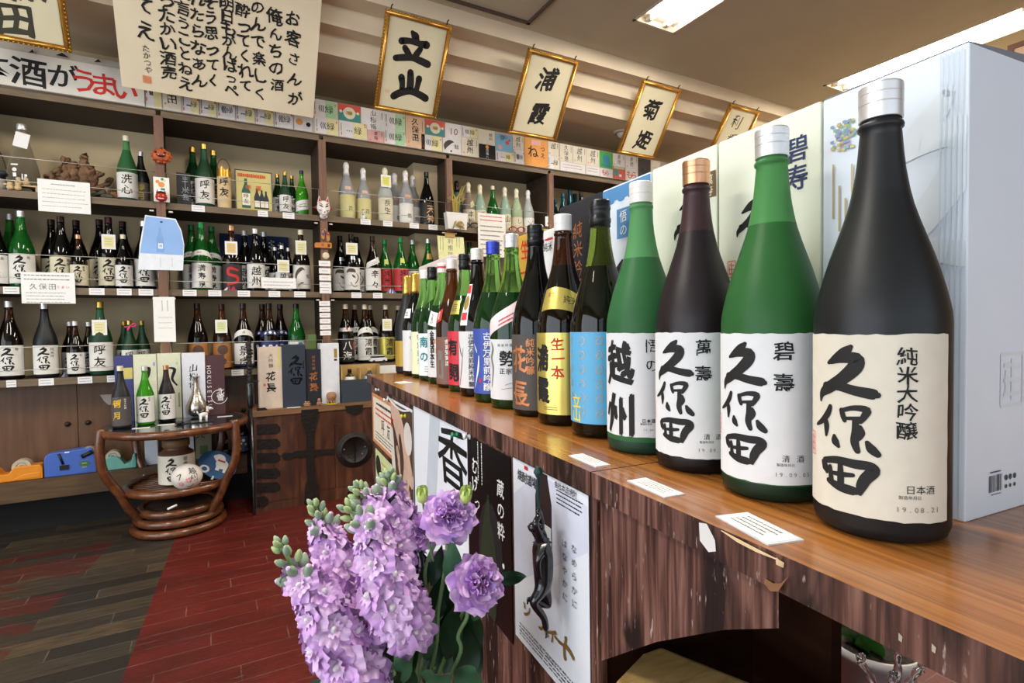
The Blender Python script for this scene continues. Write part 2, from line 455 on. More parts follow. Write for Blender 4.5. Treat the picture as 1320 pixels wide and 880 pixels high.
for x in (-3.22, -1.8, -.4, 1.0, 2.42): mb.b2((x-.03, YF-.02, .35), (x+.03, YF+.05, 2.55), WFR)
for z in (.38, 2.0, 2.52): mb.b2((-3.25, YF-.02, z-.03), (2.45, YF+.05, z+.03), WFR)
struct(mb.build('window_1'))
mb = MB()
for y in (-2.37, -1.15, .1, 1.35, 2.57): mb.b2((XL-.02, y-.03, .3), (XL+.05, y+.03, 2.5), WFR)
for z in (.33, 2.47): mb.b2((XL-.02, -2.4, z-.03), (XL+.05, 2.6, z+.03), WFR)
struct(mb.build('window_2'))
# ceiling: openings for the recessed fixtures are shallow trays below the slab
mb = MB(); LW, LL = .36, 1.30
xs = sorted([XL-.1, XR+.1]+[x+s*LW/2 for x, y in LAMPS for s in (-1, 1)]); ys = sorted(set([YF-.1, YB+.1]+[round(y+s*LL/2, 4) for x, y in LAMPS for s in (-1, 1)]))
for i in range(len(xs)-1):
    for j in range(len(ys)-1):
        mx, my = (xs[i]+xs[i+1])/2, (ys[j]+ys[j+1])/2
        if any(abs(mx-x) < LW/2 and abs(my-y) < LL/2 for x, y in LAMPS): continue
        mb.b2((xs[i], ys[j], CEIL), (xs[i+1], ys[j+1], CEIL+.1), CEILM)
struct(mb.build('ceiling'))
prof = [(3.10, 3.0), (3.10, 2.898), (3.233, 2.898), (3.233, 2.785), (3.34, 2.785), (3.34, 2.667), (3.96, 2.667), (3.96, 3.0)]
mb = MB(); n = len(prof)
vs = [(XL, y, z) for y, z in prof]+[(XR, y, z) for y, z in prof]
mb.add(vs, [tuple(range(n)), tuple(range(2*n-1, n-1, -1))]+[(i, (i+1) % n, n+(i+1) % n, n+i) for i in range(n)], COVE)
struct(mb.build('trim_1'))
# hatch in the ceiling
mb = MB(); HM = M('hatch_metal', '54453a', .5)
hx1, hy1 = 1.85, 3.03
for lo, hi in (((1.0, hy1-.022, 2.988), (hx1, hy1, 3.0)), ((hx1-.022, 2.4, 2.988), (hx1, hy1, 3.0)), ((1.0, 2.4, 2.988), (1.022, hy1, 3.0)), ((1.0, 2.4, 2.988), (hx1, 2.422, 3.0))): mb.b2(lo, hi, HM)
struct(mb.build('trim_2'))
# fluorescent fittings
TUBE = M('fluorescent_tube', 'fff6e4', .5, emit=40, var=0); TRAY = M('reflector_enamel', 'f4f0e6', .35, var=.01); RIM = M('fitting_rim', 'cfc4b2', .5)
def ceiling_light(x, y, label, tubes=2, wdt=.36, ln=1.3):
    t = thing('ceiling_light', label, 'ceiling light', (x, y, 2.996), 0, 'fluorescent ceiling lights')
    a, b_ = wdt/2-.001, ln/2-.001
    mb = MB()
    for lo, hi in (((-a, -b_, 0), (-a+.018, b_, .045)), ((a-.018, -b_, 0), (a, b_, .045)), ((-a, -b_, 0), (a, -b_+.018, .045)), ((-a, b_-.018, 0), (a, b_, .045))): mb.b2(lo, hi, RIM)
    mb.build('rim', t)
    mb = MB(); mb.b2((-a+.018, -b_+.018, .035), (a-.018, b_-.018, .045), TRAY)
    for k in range(tubes): 
        xx = (k-(tubes-1)/2)*.15
        mb.box((xx, b_-.05, .022), (.03, .045, .03), TRAY); mb.box((xx, -b_+.05, .022), (.03, .045, .03), TRAY)
    mb.build('reflector', t)
    for k in range(tubes):
        xx = (k-(tubes-1)/2)*.15
        MB().tube([(xx, -b_+.06, .019), (xx, b_-.06, .019)], .0135, TUBE, 10).build('tube', t)
    return t
ceiling_light(2.60, 2.04, 'recessed fluorescent ceiling light with two tubes, above the row of counter bottles')
ceiling_light(4.67, 2.04, 'long glowing fluorescent ceiling light seen over the tall white carton')
for k, (x, y) in enumerate(LAMPS[2:]): ceiling_light(x, y, 'recessed fluorescent ceiling light above the %s, outside the picture' % ['vase of lilac flowers', 'old worn floorboards'][k])
# downlights in the lowest soffit
DL = M('downlight_white', 'd9cfbd', .4); DK = M('socket_dark', '2a221c', .5)
def downlight(px, py, label):
    d = ray(px, py); d = d*((2.667-CAMZ)/d.z)
    t = thing('downlight', label, 'downlight', (d.x, d.y, 2.667), 0, 'downlights in the soffit')
    MB().lathe([(.075, 0), (.075, -.012), (.055, -.016), (.05, 0)], DL, 20).build('trim_ring', t)
    MB().lathe([(.05, -.002), (.04, -.03), (.028, -.045), (0, -.05)], M('downlight_bulb', 'e9e2d2', .3), 16).build('bulb', t)
downlight(802, 170, 'round white downlight in the soffit beside the third gold-framed calligraphy')
downlight(927, 187, 'round downlight in the soffit just below the last gold-framed calligraphy')

# ------------------------------------------------------------------ wall shelving
SHF = 3.62                                           # front of the shelves
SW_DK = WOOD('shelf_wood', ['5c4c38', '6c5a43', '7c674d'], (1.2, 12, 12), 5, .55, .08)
SW_SHADE = WOOD('shelf_inner_wood_shaded', ['2b1f17', '35281e', '403126'], (1.2, 8, 12), 5, .6, .05)  # inner faces: the shade under the boards is put into this colour
POSTM = WOOD('post_wood', ['5f4030', '72503d', '84604b'], (14, 14, 1), 5, .55, .1)
POSTX = [-1.09, -.224, .647, 1.514, 2.379, 3.246, 4.11]
SZ = [2.281, 1.771, 1.284, .812]                     # tops of the boards
unit = tag(bpy.data.objects.new('shelving', None), 'dark brown wooden wall shelving with five bays of bottle shelves along the back wall', 'shelving'); C.collection.objects.link(unit)
for k, x in enumerate(POSTX):
    lo = .775 if x < 1.3 else .002
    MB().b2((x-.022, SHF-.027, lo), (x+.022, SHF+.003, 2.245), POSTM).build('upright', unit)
    MB().b2((x-.012, SHF+.003, lo), (x+.012, YB-.002, 2.245), SW_SHADE).build('partition', unit)
for k in range(len(POSTX)-1):
    a, b_ = POSTX[k]+.012, POSTX[k+1]-.012
    for i, z in enumerate(SZ):
        th = .036
        mb = MB(); mb.b2((a, SHF, z-th), (b_, SHF+.006, z), SW_DK); mb.b2((a, SHF+.006, z-th), (b_, YB-.002, z), SW_SHADE)
        mb.build('shelf_board', unit)
WIRE = M('rail_wire', 'c9c2b4', .35, metal=.6)
for k in range(len(POSTX)-1):
    a, b_ = POSTX[k]+.03, POSTX[k+1]-.03
    for i, z in enumerate(SZ[1:]):
        mb = MB()
        for dz in (.165, .047): mb.tube([(a-.012, SHF-.004, z+dz), (b_+.012, SHF-.004, z+dz)], .0021, WIRE, 6)
        for x in (a-.006, b_+.006):
            mb.tube([(x, SHF-.004, z+.0), (x, SHF-.004, z+.165)], .0018, WIRE, 6)
        mb.build('guard_rail', unit)
        if k < 5:
            for x in (POSTX[k]+.045, POSTX[k+1]-.045): MB().box((x, SHF-.006, z-.052), (.02, .012, .007), M('bracket_white', 'e8e4da', .4)).build('bracket', unit)
# square plaster column behind the third upright
struct(MB().b2((1.32, 3.80, .815), (1.60, YB, 2.245), WALL).build('wall_pillar'))
# fascia the paper labels are stuck to
struct(MB().b2((-1.09, SHF-.015, 2.283), (4.1, SHF, 2.50), M('fascia_board', 'b9b0a4', .8)).build('trim_3'))

# ------------------------------------------------------------------ low cupboards (set back under the shelves), plinth ledge
DOORM = WOOD('cupboard_veneer', ['55371f', '614127', '6d4b2f'], (9, 9, .8), 4, .4, .04)
LEDGE = WOOD('ledge_wood', ['46321c', '543d22', '644b2a'], (1, 10, 10), 5, .6, .08)
DRY = 3.785
for k in range(3):
    a, b_ = POSTX[k], POSTX[k+1]-(.03 if k == 2 else 0)
    t = thing('cupboard', ['low brown cupboard with two plain doors below the bottle shelf, behind the tape dispensers', 'low brown cupboard in the shade behind the rattan table', 'low brown cupboard hidden behind the iron-bound chest'][k], 'cupboard', ((a+b_)/2, DRY, 0))
    hw = (b_-a)/2-.001
    mb = MB(); mb.b2((-hw, .012, .295), (hw, YB-DRY-.003, .7745), SW_SHADE); mb.build('carcass', t)
    for s in (-1, 1):
        d = MB().b2((min(0, s*hw)+.0015, -.008, .30), (max(0, s*hw)-.0015, .0118, .772), DOORM).build('door', t)
        mb = MB(); mb.lathe([(.012, 0), (.014, .006), (.009, .014), (0, .016)], M('knob_bronze', '2f241b', .45, metal=.4), 12, Matrix.Translation((s*.045, -.008, .545)) @ Matrix.Rotation(math.pi/2, 4, 'X'))
        mb.build('knob', d)
c = at(143, 516, DRY-.010); mb = MB(); mb.add([(c.x+a, DRY-.0095, c.z+b_) for a, b_ in ((-.050, .036), (.045, .034), (.045, -.022), (-.012, -.024), (-.030, -.004))]+[(c.x+a, DRY-.0085, c.z+b_) for a, b_ in ((-.050, .036), (.045, .034), (.045, -.022), (-.012, -.024), (-.030, -.004))], [(0, 1, 2, 3, 4), (9, 8, 7, 6, 5), (0, 5, 6, 1), (1, 6, 7, 2), (2, 7, 8, 3), (3, 8, 9, 4), (4, 9, 5, 0)], M('old_paper', 'b9aea2', .8))
tag(mb.build('paper_remnant'), 'torn pale paper remnant stuck on the brown cupboard door left of the rattan table', 'paper')
struct(MB().b2((-1.6, 3.60, .19), (.17, 3.784, .293), LEDGE).b2((-1.6, 3.784, .19), (1.51, YB-.002, .293), LEDGE).build('trim_4'))
struct(MB().b2((-1.6, 3.74, 0), (1.51, 3.78, .19), M('kick_black', '14110f', .8)).build('baseboard_back'))

# ------------------------------------------------------------------ sales counter
CT = CAMZ-.1873                                      # worktop height
TOPM = WOOD('teak_laminate', ['7c4a1e', '9a602a', 'ac7236'], (55, 1.2, 4), 3, .24, .01, detail=7, dist=.5, coat=.25, pos=(.3, .5, .7))
def bark(name, a):
    """printed paper of old weathered boards: vertical grain, dark worn blotches, pale flecks"""
    m = bpy.data.materials.new(name); m.use_nodes = True; nt = m.node_tree; L = nt.links.new; N = nt.nodes.new
    b = nt.nodes['Principled BSDF']; b.inputs['Roughness'].default_value = .5; b.inputs['Specular IOR Level'].default_value = .35
    tc = N('ShaderNodeTexCoord')
    def noise(sc, vs, det, dist=0):
        mp = N('ShaderNodeMapping'); L(tc.outputs['Object'], mp.inputs[0]); mp.inputs['Scale'].default_value = sc
        n = N('ShaderNodeTexNoise'); n.inputs['Scale'].default_value = vs; n.inputs['Detail'].default_value = det; n.inputs['Distortion'].default_value = dist; L(mp.outputs[0], n.inputs['Vector']); return n.outputs['Fac']
    def ramp(f, st):
        r = N('ShaderNodeValToRGB'); L(f, r.inputs[0]); e = r.color_ramp.elements
        while len(e) < len(st): e.new(.5)
        for i, (p, c) in enumerate(st): e[i].position = p; e[i].color = lin(c)+(1,)
        return r.outputs[0]
    def mix(f, x, y):
        n = N('ShaderNodeMix'); n.data_type = 'RGBA'; L(f, n.inputs[0])
        for k, v in ((6, x), (7, y)):
            if isinstance(v, str): n.inputs[k].default_value = lin(v)+(1,)
            else: L(v, n.inputs[k])
        return n.outputs[2]
    g = noise((60, 60, 3.5), 2.0, 8, .4)
    col = ramp(g, [(.30, '2a1812'), (.42, '4a2d24'), (.52, '67443a'), (.62, '7b574b'), (.78, '8f6f62')])
    col = mix(ramp(noise((9, 9, 2.2), 2.2, 6, .6), [(.47, '000000'), (.62, 'ffffff')]), col, '21120d')
    col = mix(ramp(noise((70, 70, 14), 2.5, 5), [(.66, '000000'), (.72, 'ffffff')]), col, 'a8948a')
    L(col, b.inputs['Base Color'])
    bp = N('ShaderNodeBump'); bp.inputs['Strength'].default_value = .3; bp.inputs['Distance'].default_value = .004; L(g, bp.inputs['Height']); L(bp.outputs[0], b.inputs['Normal'])
    return m
BARK = bark('weathered_board_paper', 0)
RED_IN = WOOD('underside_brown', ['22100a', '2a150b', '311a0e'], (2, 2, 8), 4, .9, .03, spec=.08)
def counter(name, label, y0, y1):
    t = thing('counter', label, 'counter', (0, 0, 0), -WA, None)
    MB().b2((.373, y0, CT-.031), (1.02, y1, CT), BARK).build('slab_edge', t)
    return t
cfar = thing('counter', 'long shop counter section with teak top and weathered board front hung with posters', 'counter', (0, 0, 0), -WA, 'shop counter sections')
def slab(t, y0, y1, x1=1.02):
    mb = MB(); vs = [(x, y, z) for x in (.373, x1) for y in (y0, y1) for z in (CT-.031, CT)]
    mb.add(vs, [(1, 3, 7, 5)], TOPM); mb.add(vs, [(0, 4, 6, 2), (0, 1, 5, 4), (2, 6, 7, 3), (4, 5, 7, 6)], RED_IN); mb.add(vs, [(0, 2, 3, 1)], BARK)
    return mb.build('countertop', t)
slab(cfar, .5792, 2.22)
MB().b2((.386, .585, .0), (.40, 2.20, CT-.0312), BARK).build('front_panel', cfar)
MB().b2((.40, .59, .0), (.80, .61, CT-.0312), RED_IN).build('end_panel', cfar)
MB().b2((.40, 2.18, .0), (.80, 2.20, CT-.0312), RED_IN).build('end_panel', cfar)
cnear = thing('counter', 'nearer shop counter section with open space and angled apron below its teak top', 'counter', (0, 0, 0), -WA, 'shop counter sections')
slab(cnear, -.55, .5768)
mb = MB()                                            # apron: a board cut on a slant under the top
out = [(.5775, CT-.032), (.5775, .615), (.469, .698), (.371, .762), (.313, .793), (.313, CT-.032)]
vs = [(.386, y, z) for y, z in out]+[(.40, y, z) for y, z in out]; n = len(out)
mb.add(vs, [tuple(range(n)), tuple(range(2*n-1, n-1, -1))], BARK); mb.add(vs, [(i, (i+1) % n, n+(i+1) % n, n+i) for i in range(n)], RED_IN)
mb.build('apron', cnear)
mb = MB(); p = at_ctr(913, 695, .372)
mb.add([(.3722, p.y+a, p.z+b_) for a, b_ in ((.012, .012), (.002, .014), (-.008, .002), (-.009, -.008), (0, -.012), (.011, -.005))], [(0, 1, 2, 3, 4, 5)], M('torn_white', 'd8d4d0', .7))
mb.build('torn_patch', cnear)
for (px, py) in ((1160, 822), (1203, 836)):
    q = at_ctr(px, py, .372); mb = MB(); mb.add([(.3722, q.y+a, q.z+b_) for a, b_ in ((.001, .003), (-.0015, .0015), (-.001, -.0025), (.001, -.002))], [(0, 1, 2, 3)], M('chip_pale', 'a89a86', .7)); mb.build('chip', cnear)
mb = MB()                                            # strips where the edging paper has lifted off
LIFT = M('lifted_edge', 'b59a72', .5); LIFB = M('lifted_bark', '7a5238', .5)
def flap(pts_px, m, w_, cx=.3715):
    P = [at_ctr(x, y, cx) for x, y in pts_px]; n = len(P)
    vs = [(cx-.0015*math.sin(math.pi*i/(n-1)), p.y, p.z) for i, p in enumerate(P)]+[(cx-.004*math.sin(math.pi*i/(n-1))-.001, p.y, p.z-w_[i]) for i, p in enumerate(P)]
    mb.add(vs, [(i, i+1, n+i+1, n+i) for i in range(n-1)], m, True)
flap([(930, 683), (955, 695), (980, 708), (1006, 722)], LIFT, [.0003, .0016, .0014, .0004])
mb.build('lifted_edging', cnear); mb = MB()
flap([(1001, 718), (1006, 721), (1011, 725)], LIFT, [.001, .003, .004])
mb.build('lifted_edging', cnear); mb = MB()
flap([(986, 745), (998, 751), (1008, 751), (1016, 743)], LIFB, [.004, .006, .006, .001])
mb.build('lifted_edging', cnear)
MB().b2((.655, .4526, .0), (.675, .575, CT-.032), RED_IN).build('support_panel', cnear)
MB().b2((.51, -.5, .0), (.99, -.48, CT-.032), RED_IN).build('support_panel', cnear)
# ------------------------------------------------------------------ bottles
PROF = [(.0, .0008), (.044, .0), (.0505, .004), (.0525, .011), (.0525, .185), (.0518, .194), (.0502, .203), (.0478, .214), (.0442, .228), (.0395, .244), (.0345, .259), (.0295, .274),
        (.0253, .288), (.0218, .304), (.0192, .320), (.0175, .336), (.0164, .350), (.0158, .3565), (.0175, .358), (.0178, .3605), (.0170, .3625), (.0156, .3635), (.0156, .368)]
HB = .397
def prof_r(z):
    for (r0, z0), (r1, z1) in zip(PROF[1:], PROF[2:]):
        if z0 <= z <= z1 and z1 > z0: return r0+(r1-r0)*(z-z0)/(z1-z0)
    return .0525
def gl(name, col, rough=.03, trans=0, ior=1.40, spec=.5, coat=0, sub=0):
    return M(name, col, rough, spec=spec, trans=trans, ior=ior, coat=coat, var=.01, sub=sub)
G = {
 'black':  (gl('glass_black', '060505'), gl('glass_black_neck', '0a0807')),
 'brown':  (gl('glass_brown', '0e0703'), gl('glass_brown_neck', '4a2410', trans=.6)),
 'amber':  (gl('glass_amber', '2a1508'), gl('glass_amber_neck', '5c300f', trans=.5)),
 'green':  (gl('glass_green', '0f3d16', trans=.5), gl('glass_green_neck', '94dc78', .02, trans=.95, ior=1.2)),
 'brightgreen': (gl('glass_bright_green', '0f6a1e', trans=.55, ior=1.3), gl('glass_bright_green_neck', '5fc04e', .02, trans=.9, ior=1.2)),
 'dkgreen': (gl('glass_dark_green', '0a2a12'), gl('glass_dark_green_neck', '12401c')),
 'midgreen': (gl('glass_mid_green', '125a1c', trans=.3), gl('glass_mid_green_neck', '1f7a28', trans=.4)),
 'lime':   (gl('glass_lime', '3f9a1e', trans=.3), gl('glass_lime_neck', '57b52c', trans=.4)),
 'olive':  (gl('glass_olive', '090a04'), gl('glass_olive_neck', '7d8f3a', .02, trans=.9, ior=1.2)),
 'fgreen': (M('frosted_green', '3a7344', .4, spec=.35, var=.02, trans=.35, ior=1.3), M('frosted_green_neck', '69a96c', .4, spec=.35, var=.02, trans=.5, ior=1.2)),
 'fgreen2': (M('frosted_deep_green', '346b38', .38, spec=.35, var=.02, trans=.35, ior=1.3), M('frosted_deep_green_neck', '5a9d5c', .38, spec=.35, var=.02, trans=.5, ior=1.2)),
 'fdark':  (M('frosted_dark_green', '173a22', .45, spec=.35, var=.02), M('frosted_dark_green_neck', '1f4a2b', .45, spec=.35, var=.02)),
 'fpurple': (M('frosted_purple_brown', '1d1418', .4, spec=.35, var=.02), M('frosted_purple_neck', '3a2327', .4, spec=.35, var=.02)),
 'fblack': (M('frosted_black', '17181a', .42, spec=.4, var=.02), M('frosted_black_neck', '1b1c1e', .42, spec=.4, var=.02)),
 'teal':   (gl('glass_teal', '0d3a44', trans=.2), gl('glass_teal_neck', '17586a', trans=.3)),
}
def film(name, col): return M(name, col, .22, spec=.6, trans=.25, ior=1.1, coat=.3, var=.06, vs=60, bump=.25, bs=45, scale=(1, 1, .12))
G.update({
 'wgrey': (film('wrap_grey', 'a9a9aa'), film('wrap_grey_neck', 'bdbdba')), 'wgreen': (film('wrap_pale_green', 'a3bfa9'), film('wrap_pale_green_neck', 'afc6b3')),
 'wteal': (film('wrap_teal', '6f8f8a'), film('wrap_teal_neck', '55716d')), 'wtaupe': (film('wrap_taupe', '95867b'), film('wrap_taupe_neck', '75675d')),
 'wlime': (film('wrap_lime', 'b3c59c'), film('wrap_lime_neck', 'a8b992')), 'wclear': (film('wrap_clear', 'c2c6c0'), film('wrap_clear_neck', 'cccfc9'))})
def capm(n, col, metal=.85, rough=.28, var=.03): return M('cap_'+n, col, rough, metal=metal, var=var)
CAPS = {'silver': capm('silver', 'e4e4e4', .75, .4), 'gold': capm('gold', 'c9a24f'), 'copper': capm('copper', 'd7a27c'), 'white': capm('white', 'e6e2dc', .1, .35), 'black': capm('black', '16171a', .2, .3),
        'blue': capm('blue', '2f43b8', .3, .3), 'green': capm('green', '1f8a4a', .3, .35), 'brown': capm('brown', '3a1414', .2, .35), 'cream': capm('cream', 'e4d9bc', .1, .4),
        'navy': capm('navy', '1f2a55', .3, .35), 'dark': capm('dark', '22140f', .2, .3), 'teal': capm('teal', '1c5566', .4, .3), 'redwhite': capm('redwhite', 'e9e4df', .1, .35)}
BODY = {}
HEEL = {'fgreen': M('frosted_heel_shaded_teal', '1c3a2c', .4, spec=.35), 'fgreen2': M('frosted_heel_shaded_green', '14281a', .4, spec=.35), 'fpurple': M('frosted_heel_shaded_dark', '120e10', .4, spec=.35)}
def body_mesh(kind, fill=.300, seg=32):
    k = (kind, fill, seg)
    if k not in BODY:
        low, neck = G[kind]; mb = MB()
        P = sorted(set(PROF) | {(prof_r(fill)-.0001, fill)}, key=lambda p: (p[1], -p[0])) if fill < .35 else PROF
        P = [PROF[0]]+[p for p in P if p != PROF[0]]
        heel = HEEL.get(kind)                        # darker base: thick glass, plus its shade put into the colour
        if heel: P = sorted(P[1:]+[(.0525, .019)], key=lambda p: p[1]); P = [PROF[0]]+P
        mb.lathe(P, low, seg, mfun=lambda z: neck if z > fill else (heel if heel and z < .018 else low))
        BODY[k] = mb.mesh('bottle_body')
    return BODY[k]
CAPMESH = {}
def cap_mesh(kind, style='screw', seg=24):
    k = (kind, style, seg)
    if k not in CAPMESH:
        m = CAPS[kind]; mb = MB()
        if style == 'screw':
            for P in ([(.0160, .3655), (.0171, .3660)], [(.0171, .3660), (.0171, .3780)], [(.0171, .3780), (.0168, .3783), (.0168, .3790), (.0172, .3793)], [(.0172, .3793), (.0172, .3868)],
                      [(.0172, .3868), (.0170, .3871), (.0170, .3876), (.0173, .3879)], [(.0173, .3879), (.0173, .3950)], [(.0173, .3950), (.0168, .3963), (.0160, .3968)], [(.0160, .3968), (0, .397)]):
                mb.lathe(P, m, seg, cap=False)
            if kind == 'redwhite': mb.lathe([(.0177, .3805), (.0177, .3865)], M('cap_red_band', 'c8322c', .4), seg, cap=False)
        elif style == 'foil':                        # long foil capsule over the neck
            P = [(.0205, .318), (.0193, .330), (.0182, .340), (.0186, .3415), (.0182, .343), (.0176, .356), (.0178, .3575), (.0178, .366), (.0172, .367), (.0172, .390), (.0160, .396), (0, .397)]
            mb.lathe(P, m, seg)
        elif style == 'crown':                       # short dark stopper with shrink band
            P = [(.0178, .352), (.0172, .358), (.0184, .360), (.0184, .366), (.0172, .3675), (.0172, .3795), (.0180, .381), (.0180, .386), (.0174, .3875), (.0176, .3945), (.0160, .397), (0, .397)]
            mb.lathe(P, m, seg)
        elif style == 'twist':                       # gathered plastic wrap at the top
            P = [(.0215, .305), (.019, .33), (.0175, .345), (.019, .352), (.021, .362), (.020, .378), (.014, .391), (.006, .397), (0, .3972)]
            mb.lathe(P, m, seg)
        CAPMESH[k] = mb.mesh('cap')
    return CAPMESH[k]
LABELS = {}
def label_mesh(key, z0, z1, a0, a1, paper, inks, warp=None, torn=0, step=.13, mat2=None):
    """paper wrapped on the bottle between heights z0..z1 and angles a0..a1 (degrees, 0 = front, + = to the viewer's right).
    inks: list of (material, shapes); shapes in metres, u along the surface from the front, v = height"""
    if key in LABELS: return LABELS[key]
    mb = MB(); R = .0525
    def P(a, z, off):
        r = prof_r(z)+off; return (r*math.sin(a), -r*math.cos(a), z)
    nx = max(4, int((a1-a0)/7)); nz = 1 if z1 < .186 and not torn and not warp else max(2, int((z1-z0)/.012))
    wf = warp or (lambda a, z: z)
    rnd = random.Random(str(key))
    A0, A1 = math.radians(a0), math.radians(a1)
    vs = []
    for j in range(nz+1):
        for i in range(nx+1):
            a = A0+(A1-A0)*i/nx; z = z0+(z1-z0)*j/nz
            if torn and (j in (0, nz)): z += rnd.uniform(-torn, torn)
            if torn and (i in (0, nx)): a += rnd.uniform(-torn, torn)*12
            vs.append(P(a, wf(a, z), .0005))
    fs = [(j*(nx+1)+i, j*(nx+1)+i+1, (j+1)*(nx+1)+i+1, (j+1)*(nx+1)+i) for j in range(nz) for i in range(nx)]
    mb.add(vs, fs, paper, True)
    for m, shapes in inks:
        put_ink(mb, shapes, m, lambda u, v: P(u/R, wf(u/R, v), .0009), step*R)
    LABELS[key] = mb.mesh('label')
    return LABELS[key]
def facing(x, y, extra=0):
    return math.atan2(-x, y)+math.radians(extra)
def bottle(loc, h, label, glass, cap, capstyle='screw', labels=(), group=None, fill=.300, rz=0, seg=24, name='sake_bottle'):
    t = thing(name, label, 'bottle', loc, rz, group, h/HB)
    link('bottle_body', body_mesh(glass, fill, seg), t)
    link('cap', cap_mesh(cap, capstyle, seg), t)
    for lm in labels: link('label' if lm.name.startswith('label') else 'neck_band', lm, t)
    return t

# ---- brush lettering of the large white labels, traced as strokes; coordinates in a 300 x 620 box
KU = [[(222, 98, 14), (200, 120, 30), (160, 150, 26), (126, 168, 10)], [(135, 163, 14), (190, 148, 24), (240, 145, 36), (238, 180, 40), (190, 230, 36), (130, 272, 34), (90, 300, 24), (80, 334, 7)],
      [(112, 268, 26), (170, 262, 26), (240, 276, 28), (300, 285, 30), (314, 288, 18)]]
HO = [[(136, 352, 14), (122, 385, 20), (92, 418, 18), (52, 442, 9)], [(112, 410, 14), (116, 440, 20), (114, 478, 9)],
      [(188, 360, 14), (194, 385, 15), (200, 402, 12)], [(192, 360, 12), (235, 346, 15), (280, 350, 20), (270, 380, 17), (258, 400, 12)], [(205, 392, 10), (262, 386, 12)],
      [(240, 400, 16), (243, 440, 22), (238, 485, 22), (248, 520, 16)], [(258, 420, 10), (262, 445, 18), (255, 470, 10)], [(156, 474, 12), (160, 495, 24), (174, 513, 12)], [(282, 480, 12), (296, 505, 24), (316, 524, 18)]]
TA = [[(98, 596, 16), (112, 618, 26), (118, 634, 12)], [(108, 586, 18), (170, 572, 22), (240, 575, 26), (290, 575, 26), (302, 594, 32), (276, 630, 30), (262, 664, 26), (258, 692, 12)],
      [(182, 580, 14), (184, 640, 20), (184, 680, 18)], [(134, 632, 10), (190, 628, 15), (232, 622, 12)], [(128, 668, 16), (180, 682, 26), (232, 686, 26), (244, 688, 18)], [(136, 606, 12), (142, 660, 17), (146, 676, 12)]]
def kubota_ink(u0, vtop, sc):
    """the three brush characters; u0 = left edge, vtop = top, sc = metres per unit"""
    return [ink_stroke([(u0+(x-50)*sc, vtop-(y-95)*sc, w_*sc*1.45) for x, y, w_ in st]) for st in KU+HO+TA]
SEALRED = M('seal_red', 'd8695c', .7)
def seal(u, v, w_, h):
    e = w_*.08; out = [ink_rect(u, v+h/2, w_, e), ink_rect(u, v-h/2, w_, e), ink_rect(u-w_/2, v, e, h), ink_rect(u+w_/2, v, e, h)]
    for k in range(3): out += [ink_rect(u-w_*.2, v+h*(.28-.28*k), w_*.36, e*1.3), ink_rect(u+w_*.2, v+h*(.24-.26*k), w_*.3, e*1.3)]
    out += [ink_rect(u, v, e*1.3, h*.8), ink_rect(u-w_*.28, v-.05*h, e, h*.5)]
    return out
WASHI = M('washi_label', 'd3ccbc', .85, var=.03, vs=60, bump=.05); WASHIW = M('washi_label_white', 'dcdcdd', .85, var=.02, vs=60, bump=.05)
R0 = .0525
def kub_label(key, side, a0, a1, paper, kcen, tcen, bottom, dat, seal_a, tsize=.0165, kw=.0567, pit=1.6):
    sc = kw/270; d = lambda a: math.radians(a)*R0
    inks = [(INK, kubota_ink(d(kcen)-kw/2, .1655, sc))]
    inks[0][1].extend(ink_text(side, d(tcen), .1575, tsize, pitch=pit, bold=1, wob=.03))
    inks.append((INK, ink_text(bottom[0], d(bottom[1]), .048, .0078, vertical=False, pitch=bottom[2], wob=0)+ink_text('製造年月日', d(bottom[1])-.007, .0415, .0034, vertical=False, pitch=1, wob=0)))
    inks.append((GREYINK, ink_text(dat, d(bottom[1])-.009, .0315, .0062, vertical=False, pitch=.72, wob=0)))
    inks.append((SEALRED, seal(d(seal_a), .074, .010, .021)))
    return label_mesh(key, .0205, .1755, a0, a1, paper, inks, torn=.0007, step=.07)
def cbottle(i, label, glass, cap, capstyle='screw', labels=(), fill=.300, face=0, group='bottles along the counter', name='sake_bottle'):
    cx, cy = CROW[i]; p = ctr(cx, cy, CT)
    return bottle(p, HB, label, glass, cap, capstyle, labels, group, fill, facing(p.x, p.y, face), 48 if i > 9 else 32)
CROW = list(zip([.536, .540, .546, .543, .544, .536, .537, .530, .525, .523, .524, .525, .524, .516, .516, .510, .508],
                [2.184, 2.068, 1.957, 1.846, 1.730, 1.608, 1.491, 1.373, 1.249, 1.134, 1.015, .902, .775, .655, .542, .422, .306]))
D = lambda a: math.radians(a)*R0
